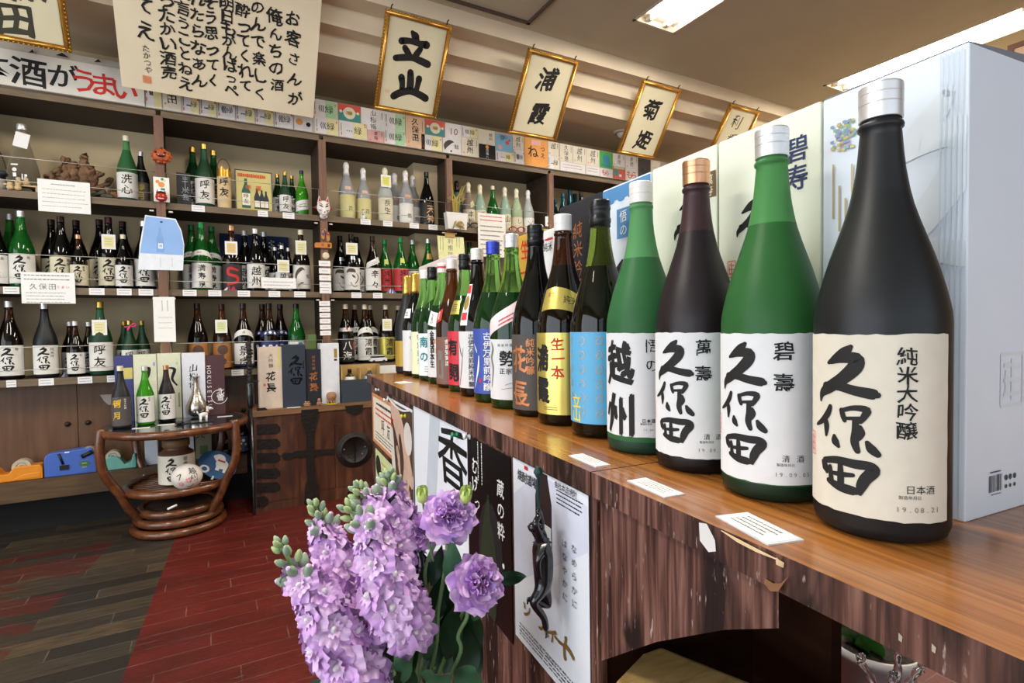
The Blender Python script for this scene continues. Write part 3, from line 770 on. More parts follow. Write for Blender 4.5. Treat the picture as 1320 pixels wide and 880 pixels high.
# four large frosted bottles at the near end
cbottle(16, 'largest, nearest bottle: matte black with silver cap and cream label of bold black brushwork', 'fblack', 'silver', labels=[
    kub_label('k17', '純米大吟醸', -88, 62, WASHI, -31, 21, ('日本酒', 24, 1.0), '19.08.21', -72, .0155, pit=.98)])
cbottle(15, 'frosted green bottle with silver cap and white label, second from the near end', 'fgreen2', 'silver', labels=[
    kub_label('k16', '碧壽', -86, 56, WASHIW, -37, 12, ('清酒', 14, 1.8), '19.09.05', -80, .020)], fill=.293)
cbottle(14, 'frosted purple-black bottle with copper cap and white label, between two green frosted bottles', 'fpurple', 'copper', labels=[
    kub_label('k15', '萬壽', -86, 76, WASHIW, -36, 8, ('清酒', 12, 1.8), '19.09.04', -82, .020)], fill=.305)
lab = label_mesh('etsu', .026, .174, -84, 58, WASHIW, [
    (INK, ink_text('越州', D(-40), .132, .064, pitch=1.18, wob=.05, aspect=.78, fat=.03)+ink_text('悟の', D(14), .156, .020, pitch=1.35, bold=0, wob=.04)+ink_text('日本酒', D(2), .050, .006, vertical=False, bold=1, wob=0)+ink_text('製造年月日', D(-2), .0455, .003, vertical=False, bold=1, wob=0)),
    (GREYINK, ink_text('19.09.05', D(2), .037, .004, vertical=False, pitch=.72))], torn=.0007, step=.07)
cbottle(13, 'frosted green bottle with white cap, between the purple-black and the sky blue label bottles', 'fgreen', 'white', labels=[lab], fill=.284)
# 13: blue label with rows of gold curls
BLUEL = M('label_sky_blue', '5aa9d6', .45, var=.02); YEL = M('yellow_ink', 'e8d23c', .5)
curl = []
for r in range(6):
    for c in range(5):
        u, v = D(-70+c*33), .160-r*.0235
        curl.append(ink_stroke([(u-.004, v+.006, .0008), (u+.003, v+.007, .0009), (u+.006, v, .0009), (u, v-.006, .0009), (u-.005, v-.001, .0009), (u+.001, v+.004, .0008)], 3))
lab = label_mesh('blue13', .0245, .175, -88, 88, BLUEL, [(GOLDINK, curl), (YEL, ink_text('立山', D(-52), .060, .024, pitch=.95, bold=1))], step=.1)
cbottle(12, 'dark olive bottle with sky blue label covered in gold curls and black cap', 'olive', 'black', 'crown', [lab], fill=.285)
# 12: gold label with gold shoulder band
GOLDL = M('label_gold_foil', 'd9c76a', .28, metal=.75, var=.04)
lab = label_mesh('gold12', .0215, .173, -88, 88, GOLDL, [
    (INK, ink_text('浦霞', D(-52), .125, .050, pitch=1.15, wob=.04, aspect=.7, fat=.035)), (REDINK, ink_text('生一本', D(-14), .152, .026, pitch=1.0, wob=.04, fat=.02)),
    (INK, ink_lines(D(-30), .035, .03, 2, .004, .0012, 3))], step=.1)
band = label_mesh('band12', .215, .256, -60, 85, GOLDL, [(INK, ink_text('純米酒', D(8), .236, .017, vertical=False, pitch=1.0, bold=0, wob=.04)), (REDINK, ink_text('本生', D(-40), .243, .010, vertical=False))], warp=lambda a, z: z-.012*a*a-.010*a, step=.1)
cbottle(11, 'brown bottle with gold label, curved gold shoulder band and white cap', 'brown', 'white', labels=[lab, band], fill=.30)
# 11: charcoal label with copper writing
CHAR = M('label_charcoal', '4b4642', .6)
lab = label_mesh('char11', .0145, .169, -88, 88, CHAR, [(COPPERINK, ink_text('花長', D(-44), .118, .056, pitch=1.25, wob=.06, aspect=.75, fat=.015)+ink_text('純米吟醸', D(-15), .152, .0185, pitch=1.0, wob=.04, fat=.012))], step=.1)
cbottle(10, 'black glossy bottle with charcoal label written in copper, black cap', 'black', 'black', 'crown', [lab])
# 10: white label with a pink and white diagonal band
lab = label_mesh('sei10', .022, .157, -88, 88, WASHIW, [(INK, ink_text('勢', D(-16), .115, .036, fat=.025)+ink_text('正宗', D(-28), .086, .014, vertical=False, pitch=1.15, fat=.02)+ink_text('純米吟醸', D(-36), .144, .0075, vertical=False, pitch=1.3)),
    (GREYINK, [ink_stroke([(D(-66), .15, .003), (D(-58), .135, .007), (D(-66), .115, .008), (D(-58), .09, .006), (D(-66), .05, .004)]), ink_stroke([(D(-20), .055, .001), (D(0), .060, .0012), (D(30), .053, .001)]), ink_stroke([(D(-30), .045, .001), (D(0), .049, .0012), (D(35), .042, .001)])])], step=.1)
PINK = M('band_pink_white', 'efd9d8', .6); MELON = M('melon_red', 'd23a3a', .5)
band = label_mesh('band10', .198, .236, -80, 55, PINK, [(MELON, [ink_disc(D(30), .226, .011, ry=.006)]), (REDINK, ink_lines(D(-10), .214, .05, 2, .009, .004, 5))], warp=lambda a, z: z+.026*a, step=.1)
cbottle(9, 'bright green bottle with white cap, pink diagonal neck band and white label', 'green', 'silver', labels=[lab, band], fill=.262)
# 9: royal blue label
RB = M('label_royal_blue', '3950a8', .5)
lab = label_mesh('blue9', .0225, .181, -88, 88, RB, [(WHITEINK, ink_text('古伊万里前吟醸', D(-20), .163, .0205, pitch=1.0, wob=.03, fat=.015)+[ink_stroke([(D(-70), .145, .001), (D(-58), .130, .004), (D(-54), .122, .001)]), ink_stroke([(D(-46), .115, .002), (D(-50), .08, .006), (D(-66), .035, .001)])]), (REDINK, [ink_rect(D(-42), .055, .007, .010)])], step=.1)
cbottle(8, 'green bottle with blue cap and royal blue label with white writing', 'green', 'blue', labels=[lab], fill=.27)
# 8: white label, ribbon medal at the neck
lab = label_mesh('white8', .0235, .174, -88, 88, WASHIW, [(INK, ink_text('古伊万里前純米吟醸', D(-22), .160, .0160, pitch=.98, wob=.02, fat=.012)+[ink_stroke([(D(-76), .15, .001), (D(-64), .12, .004), (D(-54), .105, .001)]), ink_stroke([(D(-50), .13, .001), (D(-60), .07, .003), (D(-74), .03, .003)])])], step=.1)
RIB = M('ribbon_red', 'c8333c', .5); MED = M('medal_gold', 'b99a55', .35, metal=.6)
band = label_mesh('rib8', .19, .30, -66, -34, M('ribbon_white', 'e9e6e2', .6), [(RIB, [ink_rect(D(-50), .286, .022, .022), ink_rect(D(-50), .214, .022, .020)]), (MED, [ink_disc(D(-50), .250, .0125, ry=.020)])], step=.1)
cbottle(7, 'black bottle with white cap, red ribbon medal strip on the neck and white label', 'black', 'white', labels=[lab, band])
# 7: red label
REDL = M('label_red', 'cf3040', .5)
lab = label_mesh('red7', .02, .174, -88, 88, REDL, [(INK, ink_text('有開', D(-48), .128, .052, pitch=1.35, wob=.05, aspect=.8, fat=.03))], step=.1)
disc = label_mesh('disc7', .222, .262, -76, -24, GOLDL, [(INK, ink_lines(D(-50), .25, .024, 4, .006, .002, 2))], warp=None)
cbottle(6, 'green bottle with black cap, round gold shoulder sticker and plain red label', 'green', 'black', 'crown', [lab, disc], fill=.275)
# 6: brown label
BRL = M('label_brown', '7c584a', .55)
lab = label_mesh('brown6', .012, .156, -88, 88, BRL, [(WHITEINK, ink_text('金賞受賞酒', D(-20), .142, .0150, pitch=1.1, fat=.015)), (GREYINK, [ink_rect(D(-50), .10, .022, .03), ink_rect(D(-62), .06, .012, .05), ink_rect(D(-38), .06, .01, .05), ink_rect(D(-50), .035, .03, .012)])], step=.1)
tagr = label_mesh('tag6', .200, .236, -84, -44, M('sticker_red', 'b8322f', .5), [(WHITEINK, ink_text('金賞', D(-62), .228, .013, wob=0))], warp=lambda a, z: z+.02*(a+1.1))
cbottle(5, 'brown bottle with white cap, brown label and small red diamond sticker', 'amber', 'white', labels=[lab, tagr], fill=.262)
# 5: white label, orange block print, white diamond sticker
lab = label_mesh('print5', .023, .178, -88, 88, WASHIW, [(INK, ink_text('金賞酒本生', D(-46), .162, .026, pitch=.92, aspect=.8, fat=.03)), (COPPERINK, [ink_rect(D(-34+k*8), .14-.03*(k % 3), .007, .016) for k in range(5)]+[ink_rect(D(-14), .08, .010, .05)])], step=.1)
tagw = label_mesh('tag5', .19, .236, -76, -16, WASHIW, [(INK, ink_text('うまい', D(-48), .224, .012, pitch=.9, fat=.02))], warp=lambda a, z: z-.01*(a+.8))
cbottle(4, 'green bottle with red-banded white cap and white diamond sticker', 'green', 'redwhite', labels=[lab, tagw], fill=.255)
lab = label_mesh('teal4', .019, .165, -88, 88, M('label_bluish_white', 'e4ecf2', .6), [(M('teal_ink', '2a7d86', .6), ink_text('南の', D(-40), .135, .038, pitch=1.3, fat=.03)), (INK, ink_lines(D(-10), .05, .05, 3, .008, .002, 8))], step=.1)
cbottle(3, 'green bottle with dark cap and bluish white label written in teal', 'green', 'black', 'crown', [lab], fill=.25)
lab = label_mesh('lime3', .016, .170, -88, 88, M('label_pale_lime', 'e6ecc4', .6), [(M('olive_ink', '5d6a35', .6), ink_text('特別純米', D(-24), .150, .024, pitch=1.2)+ink_text('原酒生', D(10), .150, .022, pitch=1.4))], step=.1)
cbottle(2, 'green bottle with white cap and narrow pale lime label', 'green', 'white', labels=[lab], fill=.25)
lab = label_mesh('white2', .020, .175, -88, 88, WASHIW, [(INK, ink_text('心', D(-20), .150, .022)+[ink_stroke([(D(-22), .10, .003), (D(-8), .11, .003), (D(-10), .07, .0035), (D(5), .04, .003), (D(14), .05, .002)])])], step=.1)
disc = label_mesh('disc2', .222, .258, -80, -30, WASHIW, [(INK, ink_text('生', D(-54), .240, .02))])
cbottle(1, 'dark bottle with long gold capsule and round white shoulder sticker', 'black', 'gold', 'foil', [lab, disc])
lab = label_mesh('ochre1', .030, .133, -88, 88, M('label_ochre_gold', 'b3923a', .45, metal=.3), [(INK, ink_text('山吹酒'.replace('吹', '田'), D(-6), .118, .034, pitch=1.0, bold=1, wob=.06))], step=.1)
cbottle(0, 'farthest counter bottle: matte dark grey with gold capsule and ochre label', 'fblack', 'gold', 'foil', [lab])
# ------------------------------------------------------------------ cartons behind the counter bottles
def at_cz(px, py, z):
    d = toctr(ray(px, py)); d = d*((z-CAMZ)/d.z); return Vector((d.x, d.y, z))
BX = .581
def carton(px0, y0, px1, y1, label, base, inks=None, depth=.125, cat='carton', BX=BX):
    """carton whose front face runs between two pixel columns at its top edge"""
    a = at_ctr(px0, y0, BX); b_ = at_ctr(px1, y1, BX)
    zt = (a.z+b_.z)/2; h = zt-CT; yy0, yy1 = b_.y+.001, a.y-.001; c = (yy0+yy1)/2; wd = yy1-yy0
    t = thing('carton', label, cat, ctr(BX, c, CT), -WA, 'cartons behind the counter bottles')
    mb = MB(); mb.box((depth/2, 0, h/2), (depth, wd, h), base, bev=.0015)
    o = mb.build('carton_body', t)
    m2 = MB(); m2.box((depth/2, 0, h-.0002), (depth*.985, wd*.98, .003), base); m2.build('lid', t)
    return t, wd, h, lambda px, py: (-(at_ctr(px, py, BX).y-c), at_ctr(px, py, BX).z-CT)
def face_print(t, inks, wd, h, off=.0008, name='lettering'):
    """print on the front face: u to the viewer's right (towards -y), v up"""
    mb = MB()
    for k, (m, shapes) in enumerate(inks): put_ink(mb, shapes, m, lambda u, v, o=off+k*.0003: (-o, -u, v), box=(-wd/2+.001, wd/2-.001, .001, h-.001))
    return mb.build(name, t, fix=False)
CARTW = M('carton_white', 'dde5ef', .6, var=.01); CARTC = M('carton_cream_green', 'e6ead6', .6, var=.01)
FAINT = M('carton_faint_grey', 'd8dfe5', .55, var=.02)
t, wd, h, q = carton(1060, 131, 1251.6, 52.5, 'tallest white carton with faint grey brush print behind the nearest black bottle', CARTW)
sc = .0009
def big_brush(u0, v0, sc): return [ink_stroke([(u0+(x-50)*sc, v0-(y-95)*sc, w_*sc*1.25) for x, y, w_ in st]) for st in KU+HO]
HOLO = [M('foil_'+n, c, .25, metal=.5) for n, c in (('pink', 'd8a0c0'), ('green', '9fd0a0'), ('yellow', 'd8d090'), ('blue', '98b8dc'))]
rnd = random.Random(3)
inks = [(FAINT, [ink_stroke([(-.052+(x-50)*.00062, h-.035-(y-95)*.00085, w_*.0008) for x, y, w_ in st])]) for st in KU]
for k, mm in enumerate(HOLO): inks.append((mm, [ink_rect(-wd/2+.012+rnd.uniform(0, .026), h-.032-rnd.uniform(0, .03), .004, .003) for _ in range(18)]))
inks.append((M('carton_gold_print', 'c9b48a', .4, metal=.4), [ink_rect(-wd/2+.014+i*.007, h-.105-.02*(i % 3), .002, .06-.01*(i % 2)) for i in range(4)]))
inks.append((M('carton_groove', 'c4d2df', .6), [ink_rect(wd/2-.004-i*.0042, h/2, .0012, h*.985) for i in range(5)]))
face_print(t, inks, wd, h)
mb = MB(); mb.add([(0, -wd/2+.001, h+.0012), (.125, -wd/2+.001, h+.010), (.125, wd/2-.001, h+.010), (0, wd/2-.001, h+.0012), (0, -wd/2+.001, h+.0004), (.125, -wd/2+.001, h+.0004), (.125, wd/2-.001, h+.0004), (0, wd/2-.001, h+.0004)], [(0, 1, 2, 3), (0, 4, 5, 1), (1, 5, 6, 2), (2, 6, 7, 3), (3, 7, 4, 0), (4, 7, 6, 5)], M('carton_gap_shade', '7d8088', .7)); mb.build('raised_flap', t)  # grey wedge: shade of the gap under the flap put into its colour
mb = MB()                                            # near side of the carton: barcode, stamp, small marks
def side(u, v): return (u, -wd/2-.0006, v)
DKINK = M('print_dark_grey', '4c5058', .6)
rnd = random.Random(11); sh = []; x = .040
while x < .062: w_ = rnd.uniform(.0006, .0016); sh.append(ink_rect(x, .030, w_, .016)); x += w_+rnd.uniform(.0006, .0014)
sh += ink_lines(.052, .041, .022, 1, .003, .0016, 4)+ink_lines(.052, .0195, .018, 1, .003, .001, 5)
for u in (.070, .078, .086): sh += [ink_disc(u, .033, .0028), ink_disc(u, .0245, .002)]
put_ink(mb, sh, DKINK, side); mb.build('barcode_print', t, fix=False); mb = MB()
put_ink(mb, seal(.079, .128, .040, .050), FAINT, side)
mb.build('stamp_print', t, fix=False)
NAVY = M('navy_ink', '23305a', .6)
t, wd, h, q = carton(925.5, 185, 1059, 131.5, 'pale cream-green carton with two navy characters behind the large green bottle', CARTC)
face_print(t, [(NAVY, ink_text('碧寿', q(1027, 192)[0], q(1027, 192)[1], .032, pitch=1.05, bold=1, wob=0)), (INK, [ink_stroke([(u+x*.00018, v-y*.00018, w_*.00026) for x, y, w_ in st]) for st in KU for (u, v) in (q(940, 250),)]+[ink_stroke([(u+x*.0002, v-y*.0002, w_*.0002) for x, y, w_ in st]) for st in KU[:2] for (u, v) in (q(938, 305),)]), (SEALRED, seal(q(944, 347)[0], q(944, 347)[1], .013, .022))], wd, h)
t, wd, h, q = carton(840.5, 221, 924.5, 185.5, 'pale cream carton behind the purple-black bottle, with a small brown plaque', CARTC)
face_print(t, [(INK, [ink_stroke([(u+x*.00026, v-y*.00026, w_*.0003) for x, y, w_ in st]) for st in KU for (u, v) in (q(858, 240),)]+[ink_stroke([(u+x*.0003, v-y*.0002, w_*.00028) for x, y, w_ in st]) for st in HO[:2] for (u, v) in (q(846, 345),)]),
    (M('plaque_brown', '6d5130', .5), [ink_rect(q(915, 238)[0], q(915, 238)[1], .026, .036)]), (CREAM, ink_text('萬寿', q(915, 232)[0], q(915, 232)[1], .015, bold=0))], wd, h)
t, wd, h, q = carton(776.5, 247.5, 839.5, 221.5, 'white carton with blue top band behind the frosted green bottle with white cap', CARTW)
BB = M('carton_blue', '4f86b8', .6)
ub, vb = q(804, 287); edge = [(-wd/2, h-.026), (-wd*.2, h-.034), (wd*.1, h-.024), (wd*.3, h-.030), (wd/2, h-.026), (wd/2, h-.0015), (-wd/2, h-.0015)]
face_print(t, [(BB, [ink_poly([(0, h-.002)]+edge[::1])+tuple()] if False else [ink_rect(0, h-.013, wd*.99, .023)]+[ink_disc(-wd*.3+k*.03, h-.0245, .010, ry=.005) for k in range(5)]+[ink_rect(ub, vb, .038, .052)]),
    (WHITEINK, ink_text('悟の', ub, vb+.012, .022, pitch=1.1)), (INK, [ink_stroke([(q(785, 380)[0], q(785, 380)[1], .004), (q(795, 352)[0], q(795, 352)[1], .012), (q(803, 335)[0], q(803, 335)[1], .004)]), ink_stroke([(q(788, 345)[0], q(788, 345)[1], .004), (q(806, 360)[0], q(806, 360)[1], .010)])])], wd, h)
CBK = M('carton_black', '23232a', .5, var=.02)
t, wd, h, q = carton(721, 269.5, 775.5, 247.5, 'black carton with copper writing behind the bottle with the sky blue label', CBK)
face_print(t, [(COPPERINK, ink_text('純米吟醸', q(745, 297)[0], q(745, 297)[1], .036, pitch=1.05, wob=.04))], wd, h)
t, wd, h, q = carton(698, 299, 720.5, 292.5, 'small white carton with faint print between the yellow and black cartons', M('carton_plain_white', 'e9e7e6', .6))
face_print(t, [(REDINK, ink_lines(q(708, 308)[0], q(708, 308)[1], .04, 1, .01, .006, 3)), (INK, ink_text('純米', q(706, 318)[0]-.01, q(706, 318)[1], .022, vertical=False)), (GREYINK, ink_lines(0, .2, .05, 6, .02, .004, 6))], wd, h)
t, wd, h, q = carton(668, 303, 697.5, 297.5, 'golden yellow carton with red brush writing behind the charcoal-label bottle', M('carton_gold_yellow', 'c99c3e', .5))
face_print(t, [(REDINK, ink_text('生一本', q(677, 322)[0], q(677, 322)[1], .050, pitch=1.1, wob=.04, bold=1))], wd, h)
t, wd, h, q = carton(539.5, 341, 581, 333, 'plain pinkish white carton behind the green bottles at the far counter end', M('carton_pinkish', 'dcd0c8', .6), BX=.605)
# price cards lying on the counter
def flat_card(pts, label, seed):
    P = [at_cz(x, y, CT) for x, y in pts]                # four corners on the worktop
    c = sum(P, Vector())/4
    ex = (P[1]-P[0]); l = ex.length; ex.normalize(); ey = Vector((-ex.y, ex.x, 0)); w_ = .5*((P[3]-P[0]).dot(ey)+(P[2]-P[1]).dot(ey))
    if w_ < 0: ey = -ey; w_ = -w_
    w_ = min(max(w_, .02), .05)
    t = thing('price_card', label, 'price card', ctr(c.x, c.y, CT), -WA+math.atan2(ex.y, ex.x), 'laminated price cards on the counter')
    sg = 1 if ex.x*ey.y-ex.y*ey.x > 0 else -1
    MB().box((0, 0, .0006), (l, w_, .0012), M('laminate_film', 'd5d9dc', .15, spec=.6)).build('laminate', t)
    mb = MB(); mb.box((0, 0, .0014), (l*.93, w_*.84, .0006), PAPER)
    put_ink(mb, ink_lines(0, w_*.26, l*.7, 4, w_*.17, w_*.06, seed), M('print_grey', '77777a', .6), lambda u, v: (u, sg*v, .00185))
    mb.build('printed_paper', t)
flat_card([(926, 668), (995, 706), (1028, 692), (962, 661)], 'white laminated price card in front of the large green bottle', 1)
flat_card([(810, 621), (859, 643), (881, 636), (830, 616)], 'white laminated price card in front of the purple-black bottle', 2)
flat_card([(734, 588), (769, 603), (787, 599), (749, 585)], 'white laminated price card just before the counter joint', 3)
flat_card([(509, 493), (519, 495), (533, 493), (521, 491.5)], 'small white card lying at the far end of the counter', 4)

# ------------------------------------------------------------------ bottles on the shelves
WL = M('paper_label_white', 'e4e0d8', .8, var=.02); CL = M('paper_label_cream', 'd9cfb2', .8, var=.03); YL = M('paper_label_yellow', 'd0c88c', .75, var=.03)
def simple(key, paper, text='', z0=.02, z1=.17, size=.045, color=INK, bold=1, u=0, a=85, extra=(), pitch=1.1):
    return label_mesh(key, z0, z1, -a, a, paper, ([(color, ink_text(text, u, z1-size*.62-.004, size, pitch=pitch, bold=bold, wob=.04))] if text else [])+list(extra), step=.25)
kub = lambda key, paper, side='': label_mesh(key, .02, .172, -85, 85, paper, [(INK, kubota_ink(-.030, .163, .054/270)+ink_text(side, .036, .152, .018))], step=.25)
LB = {
 'kub': [kub('s_kub', WL, '千寿'[1:])], 'kubc': [kub('s_kubc', CL, '萬寿')], 'kubk': [kub('s_kubk', WL, '純米吟')],
 'sen': [simple('s_sen', WL, '洗心', size=.058)], 'yuki': [simple('s_yuki', M('label_grey', '6a655f', .6), '得月', z0=.015, z1=.165, size=.055, color=M('yellow_ink2', 'd8b93c', .5))],
 'koyu': [simple('s_koyu', WL, '呼友', z0=.025, z1=.178, size=.055, pitch=1.2)], 'manju': [simple('s_man', WL, '満寿泉', z0=.015, z1=.158, size=.040, pitch=1.15), label_mesh('s_manb', .205, .235, -80, 80, WL, [(GREYINK, ink_text('満寿', -.02, .22, .014, vertical=False))], warp=lambda a, z: z-.012*a*a)],
 'reds': [simple('s_reds', M('label_dark', '2f2a28', .6), '', z0=.01, z1=.16, extra=[(REDINK, [ink_stroke([(.028, .125, .012), (-.02, .135, .016), (-.022, .10, .016), (.022, .085, .018), (.024, .055, .016), (-.028, .04, .014)])])])],
 'etsu': [simple('s_etsu', WL, '越州', size=.06)],
 'whale': [simple('s_whale', WL, '', extra=[(M('brown_ink', '5a4038', .6), [ink_stroke([(-.045, .06, .004), (-.04, .11, .018), (-.01, .145, .022), (.01, .14, .004)]), ink_stroke([(-.03, .04, .002), (-.01, .055, .010), (.005, .06, .003)])]), (INK, ink_text('鯰', .035, .10, .03))])],
 'stroke': [simple('s_stroke', WL, '', extra=[(M('brown_ink', '5a4038', .6), [ink_stroke([(-.045, .135, .006), (-.03, .15, .022), (.0, .148, .024), (.012, .135, .004)]), ink_stroke([(-.01, .12, .004), (.0, .11, .014), (.012, .10, .004)])]), (INK, [ink_stroke([(.02, .13, .003), (.035, .10, .008), (.01, .06, .004)]), ink_stroke([(-.02, .07, .004), (.0, .04, .004), (.03, .05, .004)])])]), label_mesh('s_dot', .222, .246, -18, 18, M('sticker_silver', 'a9adb4', .3, metal=.5), [])],
 'kara': [simple('s_kara', WL, '辛々', size=.055, pitch=1.35), label_mesh('s_karab', .195, .235, -70, 60, WL, [(GREYINK, ink_lines(0, .215, .05, 2, .01, .003, 4))], warp=lambda a, z: z+.022*a)],
 'redl': [simple('s_redl', M('label_scarlet', 'b52a30', .55), '純米吟', z0=.02, z1=.178, size=.045), label_mesh('s_disc', .215, .250, -20, 20, M('sticker_lime', 'c9c95a', .5), [])],
 'wht': [simple('s_wht', WL, '酒', size=.05)], 'golddisc': [simple('s_gd', WL, '本生', size=.05), label_mesh('s_gdd', .248, .292, -38, 38, M('sticker_gold', 'd2ad62', .4, metal=.3), [(REDINK, ink_text('祝', 0, .268, .016))])],
 'orange': [simple('s_or', M('label_orange', 'b07338', .6), '', z0=.01, z1=.16, extra=[(M('brown_ink', '5a4038', .6), [ink_disc(0, .12, .03), ink_disc(0, .05, .02)])])],
 'koshi': [simple('s_ko', WL, '景虎', z0=.03, z1=.155, size=.062, extra=[]), simple('s_kob', M('label_navy', '2a3266', .5), '', z0=.004, z1=.03), label_mesh('s_koc', .205, .240, -85, 85, WL, [(INK, ink_text('純', 0, .222, .018))], warp=lambda a, z: z-.014*a*a)],
 'blueband': [simple('s_bb', M('label_navy', '2a3266', .5), '', z0=.11, z1=.165, extra=[(WHITEINK, [ink_disc(0, .13, .014, 6), ink_disc(-.04, .13, .012, 6), ink_disc(.04, .13, .012, 6)])]), label_mesh('s_bb2', .205, .232, -85, 85, M('label_navy', '2a3266', .5), [(WHITEINK, [ink_disc(.0, .218, .010, 6), ink_disc(-.03, .216, .008, 6), ink_disc(.03, .216, .008, 6)])], warp=lambda a, z: z-.012*a*a)],
 'whtlow': [simple('s_wl', WL, '', z0=.02, z1=.158, extra=[(M('blue_ink', '3f7fb0', .5), [ink_disc(.015, .14, .014)])])],
 'shoyu': [simple('s_sho', M('label_black', '24211f', .6), '八海', z0=.015, z1=.165, size=.062, color=WHITEINK, extra=[(REDINK, [ink_rect(.045, .12, .012, .05)])]), label_mesh('s_shob', .215, .24, -85, 85, M('label_silver', 'b9b5b0', .4, metal=.3), [(REDINK, [ink_disc(0, .234, .008)])])],
 'ura': [simple('s_ura', WL, '浦霞', z0=.02, z1=.178, size=.055, u=.012), label_mesh('s_urab', .208, .245, -85, 85, WL, [(INK, ink_text('本', 0, .23, .014))], warp=lambda a, z: z-.014*a*a)],
 'urag': [simple('s_urag', M('label_gold_foil2', 'b9ab4e', .3, metal=.55), '浦霞', z0=.02, z1=.174, size=.055, u=.012)],
 'blk_gold': [simple('s_bg', M('label_black', '24211f', .6), '天狗'.replace('狗', '神'), z0=.02, z1=.165, size=.065, color=M('peach_ink', 'd9a77c', .5), u=.012)],
 'w_yel': [simple('w_y', YL, '', z0=.01, z1=.165, extra=[(INK, ink_text('花', .015, .07, .035, bold=0))]), label_mesh('w_y2', .20, .222, -25, 25, M('seal_pinkish', 'd9b29a', .6), [])],
 'w_cream': [simple('w_c', CL, '長生', z0=.01, z1=.17, size=.05, bold=0)],
 'w_white': [simple('w_w', WL, '', z0=.01, z1=.15, extra=[(INK, ink_text('鶴', .01, .06, .035, bold=0))]), label_mesh('w_w2', .19, .212, -25, 25, M('seal_peach', 'd8997c', .6), [])],
 'w_tan': [simple('w_t', CL, '本松', z0=.01, z1=.165, size=.055, bold=0), label_mesh('w_t2', .19, .235, -5, 55, YL, [(GREYINK, ink_lines(.025, .22, .03, 3, .01, .003, 1))], warp=lambda a, z: z+.03*(a-.4))],
 'w_uehara': [simple('w_u', CL, '上'.replace('上', '山'), z0=.01, z1=.155, size=.06, bold=0)], 'w_plain': [simple('w_p', CL, 'し', z0=.01, z1=.14, size=.05, bold=0)], 'w_blue': [simple('w_b', M('label_pale_blue', '8f9fd0', .6), '', z0=.06, z1=.15)],
 'w_line': [simple('w_l', WL, '', z0=.01, z1=.145, extra=[(INK, [ink_stroke([(-.03, .11, .003), (.0, .08, .004), (.02, .03, .004)]), ink_stroke([(.02, .12, .003), (-.01, .08, .003)])])])],
 'slant': [label_mesh('s_slant', .05, .135, -85, 85, WL, [(GREYINK, ink_lines(0, .10, .06, 2, .02, .008, 4))], warp=lambda a, z: z+.012*a)],
 'none': [],
}
FRONT, BACK = SHF+.075, SHF+.205
SHELF_N = [0]
def sb(px, ytop, row, glass, cap, lab, label, dy=0, group=None, capstyle='screw', fill=.30, rzx=0, seg=20):
    Y = SHF+.062+dy
    z = SZ[row]; P = at(px, ytop+6, Y)
    h = height_at(P.x, Y, ytop)-z
    return bottle((P.x, Y, z+.0002), h, label, glass, cap, capstyle, LB[lab], group, fill, math.radians(rzx), seg)
g1 = 'bottles on the top shelf'; g2 = 'bottles on the middle shelf'; g3 = 'bottles on the lowest shelf'
# top shelf, first bay
sb(162.5, 175.5, 1, 'fgreen', 'cream', 'sen', 'green frosted bottle with cream label on the top shelf, left of the orange pumpkin mask', .02, g1, fill=.31)
sb(181, 196, 1, 'fblack', 'silver', 'yuki', 'small black bottle with grey label and yellow writing beside the orange pumpkin mask', 0.1, g1)
# second bay
sb(262.5, 186, 1, 'fdark', 'gold', 'koyu', 'front bottle of the three tall dark green gold-capped bottles on the top shelf', .02, g1)
sb(248, 190, 1, 'dkgreen', 'gold', 'koyu', 'tall dark green gold-capped bottle behind the black box on the top shelf', .15, g1)
sb(275, 194.5, 1, 'dkgreen', 'gold', 'koyu', 'tall dark green gold-capped bottle between its front neighbour and the bamboo bottle', .15, g1)
sb(367, 222, 1, 'fdark', 'gold', 'koyu', 'front one of three small gold-capped bottles right of the standing picture', .02, g1)
sb(357.5, 225, 1, 'dkgreen', 'gold', 'koyu', 'rear left one of three small gold-capped bottles right of the standing picture', .13, g1)
sb(376, 226.5, 1, 'dkgreen', 'gold', 'koyu', 'rear right one of three small gold-capped bottles, beside the lime bottle', .13, g1)
sb(388.5, 220, 1, 'lime', 'navy', 'slant', 'lime green bottle with navy cap and slanted white label near the fox mask', .03, g1)
# third bay: bottles in plastic wrap
sb(446, 209, 1, 'wgrey', 'white', 'w_yel', 'first plastic-wrapped bottle with yellow label, right of the fox mask', .02, g1, 'twist')
sb(468, 216.5, 1, 'wgrey', 'white', 'w_yel', 'plastic-wrapped yellow-label bottle behind the little white figurine', .04, g1, 'twist')
sb(496, 216, 1, 'wclear', 'cream', 'w_cream', 'plastic-wrapped cream-label bottle wearing a yellow square tag', .02, g1, 'twist')
sb(508.5, 223, 1, 'wgrey', 'white', 'w_white', 'wrapped bottle half hidden behind the white-label wrapped bottle', .14, g1, 'twist')
sb(522.5, 219.5, 1, 'wgrey', 'white', 'w_white', 'plastic-wrapped bottle with white label and peach seal, in front', .03, g1, 'twist')
sb(532, 226, 1, 'wgrey', 'white', 'w_white', 'wrapped bottle peeping out behind the white-label one, next to the plaster column', .125, g1, 'twist')
sb(549.5, 222, 1, 'black', 'black', 'blk_gold', 'black bottle with peach brush writing before the plaster column', .02, g1)
